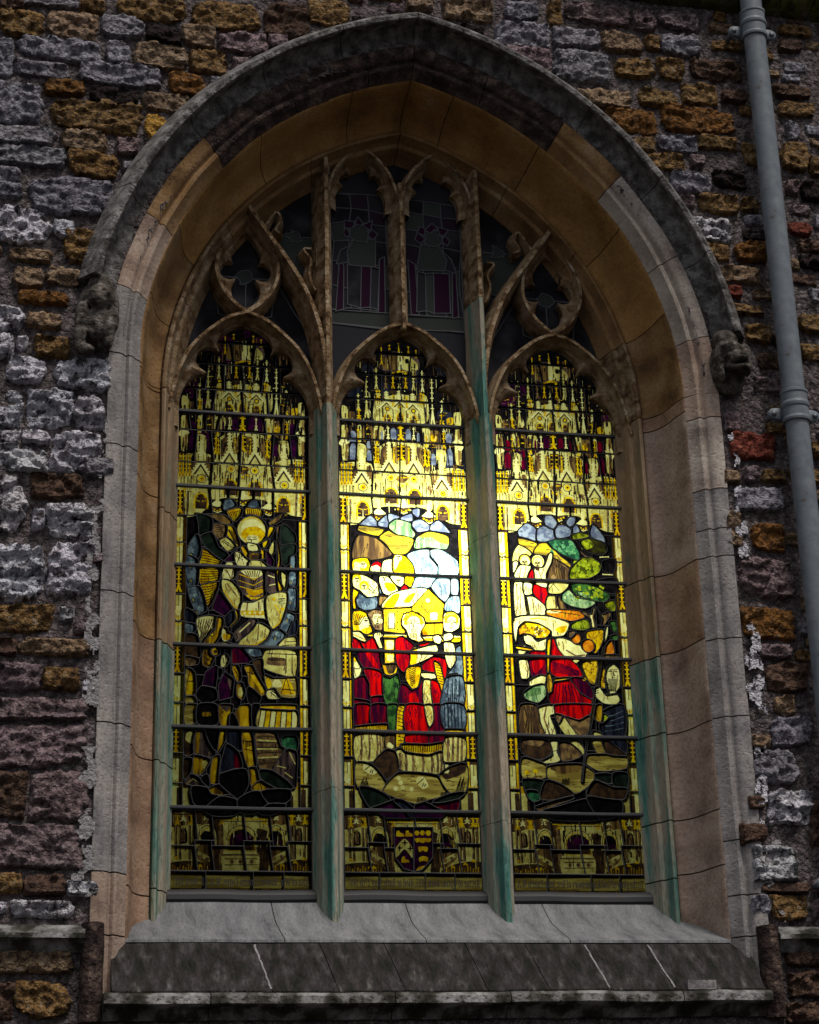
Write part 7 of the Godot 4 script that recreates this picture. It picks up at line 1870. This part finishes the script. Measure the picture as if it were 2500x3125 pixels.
	["l","n",3,174,1432,183,1433],["l","k",2,189,1427,196,1428],["l","n",3,188,1432,197,1433],["l","n",3,185,1425,183,1416,187,1415],["l","k",2,180,1409,188,1409],["f","t",171,1415,178,1405,190,1406,198,1416,193,1397,183,1390,174,1396],
	["l","n",3,176,1404,177,1394],["l","n",3,180,1404,180,1394],["l","n",3,184,1404,183,1394],["l","n",3,187,1404,187,1394],["l","n",3,191,1405,190,1394],["l","k",2,500,921,511,922],
	["l","n",3,499,929,513,931],["l","k",2,523,922,534,922],["l","n",3,522,930,536,931],["l","n",3,517,919,515,905,521,904],["l","k",2,509,894,522,895],["l","k",2,103,1077,116,1076],
	["l","n",3,102,1083,117,1082],["l","k",2,98,1051,107,1049]
]
# stones of the wall that the photograph shows, mm: x0, y0, x1, y1, kind
var STONES := [
	[-1918,3668,-1724,3801,"o"],[-1713,3676,-1485,3823,"t"],[-1563,3834,-1456,3899,"o"],[-1396,3816,-1080,3947,"o"],[-1063,3806,-730,3971,"o"],[-708,3802,-505,3987,"b"],[-499,3893,-310,4040,"o"],[-1924,3808,-1819,3879,"b"],
	[-1809,3837,-1575,3902,"g"],[-1463,3716,-1269,3836,"g"],[-1257,3706,-1105,3803,"d"],[-1094,3700,-946,3817,"t"],[-929,3692,-696,3803,"p"],[-691,3744,-607,3810,"p"],[-1951,3451,-1853,3644,"g"],[-1830,3556,-1449,3670,"g"],
	[-1442,3567,-1325,3688,"g"],[-1309,3564,-1071,3705,"t"],[-1054,3564,-890,3686,"o"],[-862,3595,-774,3672,"p"],[-1849,3458,-1604,3537,"g"],[-1566,3452,-1177,3568,"g"],[-1959,3211,-1714,3420,"g"],[-1705,3377,-1532,3458,"r"],
	[-1504,3351,-1298,3445,"d"],[-1149,3438,-987,3553,"r"],[-1271,3340,-1045,3441,"t"],[-965,3492,-894,3543,"g"],[-1683,3207,-1264,3361,"o"],[-1257,3186,-1148,3316,"y"],[-1951,3105,-1648,3202,"g"],[-1621,3092,-1423,3201,"t"],
	[-1376,3099,-1286,3185,"p"],[-1945,3000,-1598,3099,"g"],[-1585,2963,-1373,3090,"o"],[-1347,3015,-1289,3064,"g"],[-1940,2910,-1794,2981,"g"],[-1936,2830,-1780,2901,"g"],[-1758,2769,-1379,2965,"g"],[-1927,2609,-1644,2789,"w"],
	[-1635,2655,-1551,2743,"w"],[-1820,2526,-1645,2584,"t"],[-1591,2533,-1459,2708,"o"],[-1795,2400,-1671,2503,"t"],[-1656,2418,-1510,2510,"t"],[-1771,2326,-1566,2385,"r"],[-1904,2190,-1742,2307,"w"],[-1731,2213,-1587,2287,"t"],
	[-1691,2082,-1553,2171,"o"],[-1897,2066,-1780,2177,"w"],[-1766,2106,-1729,2162,"w"],[-1806,1951,-1641,2074,"w"],[-1605,1941,-1375,2078,"w"],[-1871,1747,-1728,1910,"w"],[-1716,1758,-1524,1927,"w"],[-1516,1760,-1394,1917,"w"],
	[-1864,1673,-1741,1733,"w"],[-1730,1681,-1616,1746,"w"],[-1607,1559,-1396,1743,"w"],[-1859,1554,-1621,1668,"w"],[-1464,1548,-1347,1625,"g"],[-1849,1273,-1693,1545,"w"],[-1685,1437,-1469,1546,"b"],[-1671,1300,-1621,1391,"w"],
	[-1614,1273,-1414,1419,"w"],[-1834,983,-1602,1242,"w"],[-1596,1028,-1418,1248,"w"],[-1416,1163,-1385,1204,"p"],[-1823,860,-1574,971,"o"],[-1544,914,-1492,971,"w"],[-1482,861,-1410,929,"p"],[-1699,766,-1419,841,"t"],
	[-1817,759,-1707,833,"b"],[-1822,614,-1606,731,"p"],[-1596,630,-1461,718,"o"],[-1440,615,-1397,674,"w"],[-1815,500,-1401,593,"p"],[-1807,311,-1424,482,"p"],[-1797,113,-1649,290,"b"],[-1626,107,-1412,294,"p"],
	[-1787,-81,-1415,87,"p"],[-1780,-178,-1647,-97,"o"],[-1638,-182,-1482,-103,"b"],[-1472,-185,-1360,-129,"w"],[-1678,-269,-1451,-202,"w"],[-1775,-252,-1700,-212,"w"],[-1764,-477,-1440,-389,"t"],[-1649,-641,-1448,-503,"o"],
	[-1757,-640,-1657,-511,"b"],[-25,4039,104,4124,"t"],[156,4010,399,4155,"t"],[465,4044,628,4154,"g"],[681,4030,748,4176,"o"],[760,4071,1111,4183,"p"],[1117,4059,1239,4179,"p"],[1252,4088,1459,4194,"p"],
	[404,3894,686,4024,"g"],[698,3926,935,4030,"g"],[951,3920,1155,4031,"t"],[1179,3953,1247,4030,"o"],[1255,3935,1459,4054,"g"],[469,3755,678,3887,"p"],[686,3725,985,3909,"g"],[1009,3784,1211,3893,"o"],
	[1229,3787,1359,3908,"o"],[1402,3812,1666,3923,"b"],[780,3595,1076,3696,"t"],[1112,3626,1309,3735,"o"],[1341,3664,1528,3781,"o"],[1552,3698,1678,3774,"b"],[921,3463,1200,3591,"r"],[1218,3501,1607,3643,"r"],
	[1039,3369,1172,3449,"o"],[1184,3382,1397,3469,"g"],[1410,3420,1601,3491,"o"],[1109,3276,1321,3362,"o"],[1359,3313,1420,3380,"p"],[1245,3165,1452,3277,"g"],[1465,3211,1625,3297,"d"],[1632,3341,1706,3462,"o"],
	[1279,3085,1351,3143,"p"],[1386,3068,1575,3159,"o"],[1593,3089,1679,3168,"o"],[1338,2903,1519,3038,"w"],[1375,2809,1501,2889,"o"],[1538,2818,1696,2927,"r"],[1449,2699,1653,2788,"t"],[1476,2621,1548,2677,"x"],
	[1491,2532,1646,2582,"o"],[1545,2393,1676,2486,"o"],[1895,4129,2064,4186,"o"],[1886,4033,2002,4104,"b"],[1832,3760,2024,3830,"b"],[1846,3651,2025,3734,"o"],[1831,3338,1969,3507,"o"],[1877,3515,1934,3608,"g"],
	[1978,3323,2064,3432,"o"],[1838,3213,1900,3283,"p"],[1916,3181,2048,3294,"d"],[1825,2980,1936,3054,"x"],[1864,2895,2013,2962,"b"],[1867,2801,2002,2878,"d"],[1896,2624,1982,2700,"g"],[1819,2464,1965,2565,"o"],
	[1821,2316,1947,2402,"o"],[1406,1930,1475,2030,"p"],[1426,1800,1630,1922,"x"],[1376,1682,1449,1738,"t"],[1473,1685,1542,1762,"p"],[1560,1692,1671,1759,"o"],[1420,1546,1650,1662,"g"],[1362,1376,1425,1535,"t"],
	[1475,1357,1630,1489,"r"],[1402,1134,1664,1321,"p"],[1391,950,1642,1090,"r"],[1459,860,1610,925,"p"],[1816,1828,1882,1904,"o"],[1763,1270,1818,1346,"b"],[1477,708,1676,842,"b"],[1503,612,1596,692,"t"],
	[1480,474,1661,600,"g"],[1388,458,1467,515,"t"],[1383,303,1589,454,"g"],[1435,135,1646,281,"w"],[1307,55,1408,136,"b"],[1342,-106,1544,42,"w"],[1346,196,1421,252,"b"],[1364,-155,1586,-111,"b"],
	[1403,-267,1561,-163,"o"],[1325,-248,1396,-161,"g"],[1622,44,1693,247,"b"],[1450,-455,1628,-373,"b"],[1449,-578,1616,-474,"b"],[1426,-682,1603,-597,"b"]
]
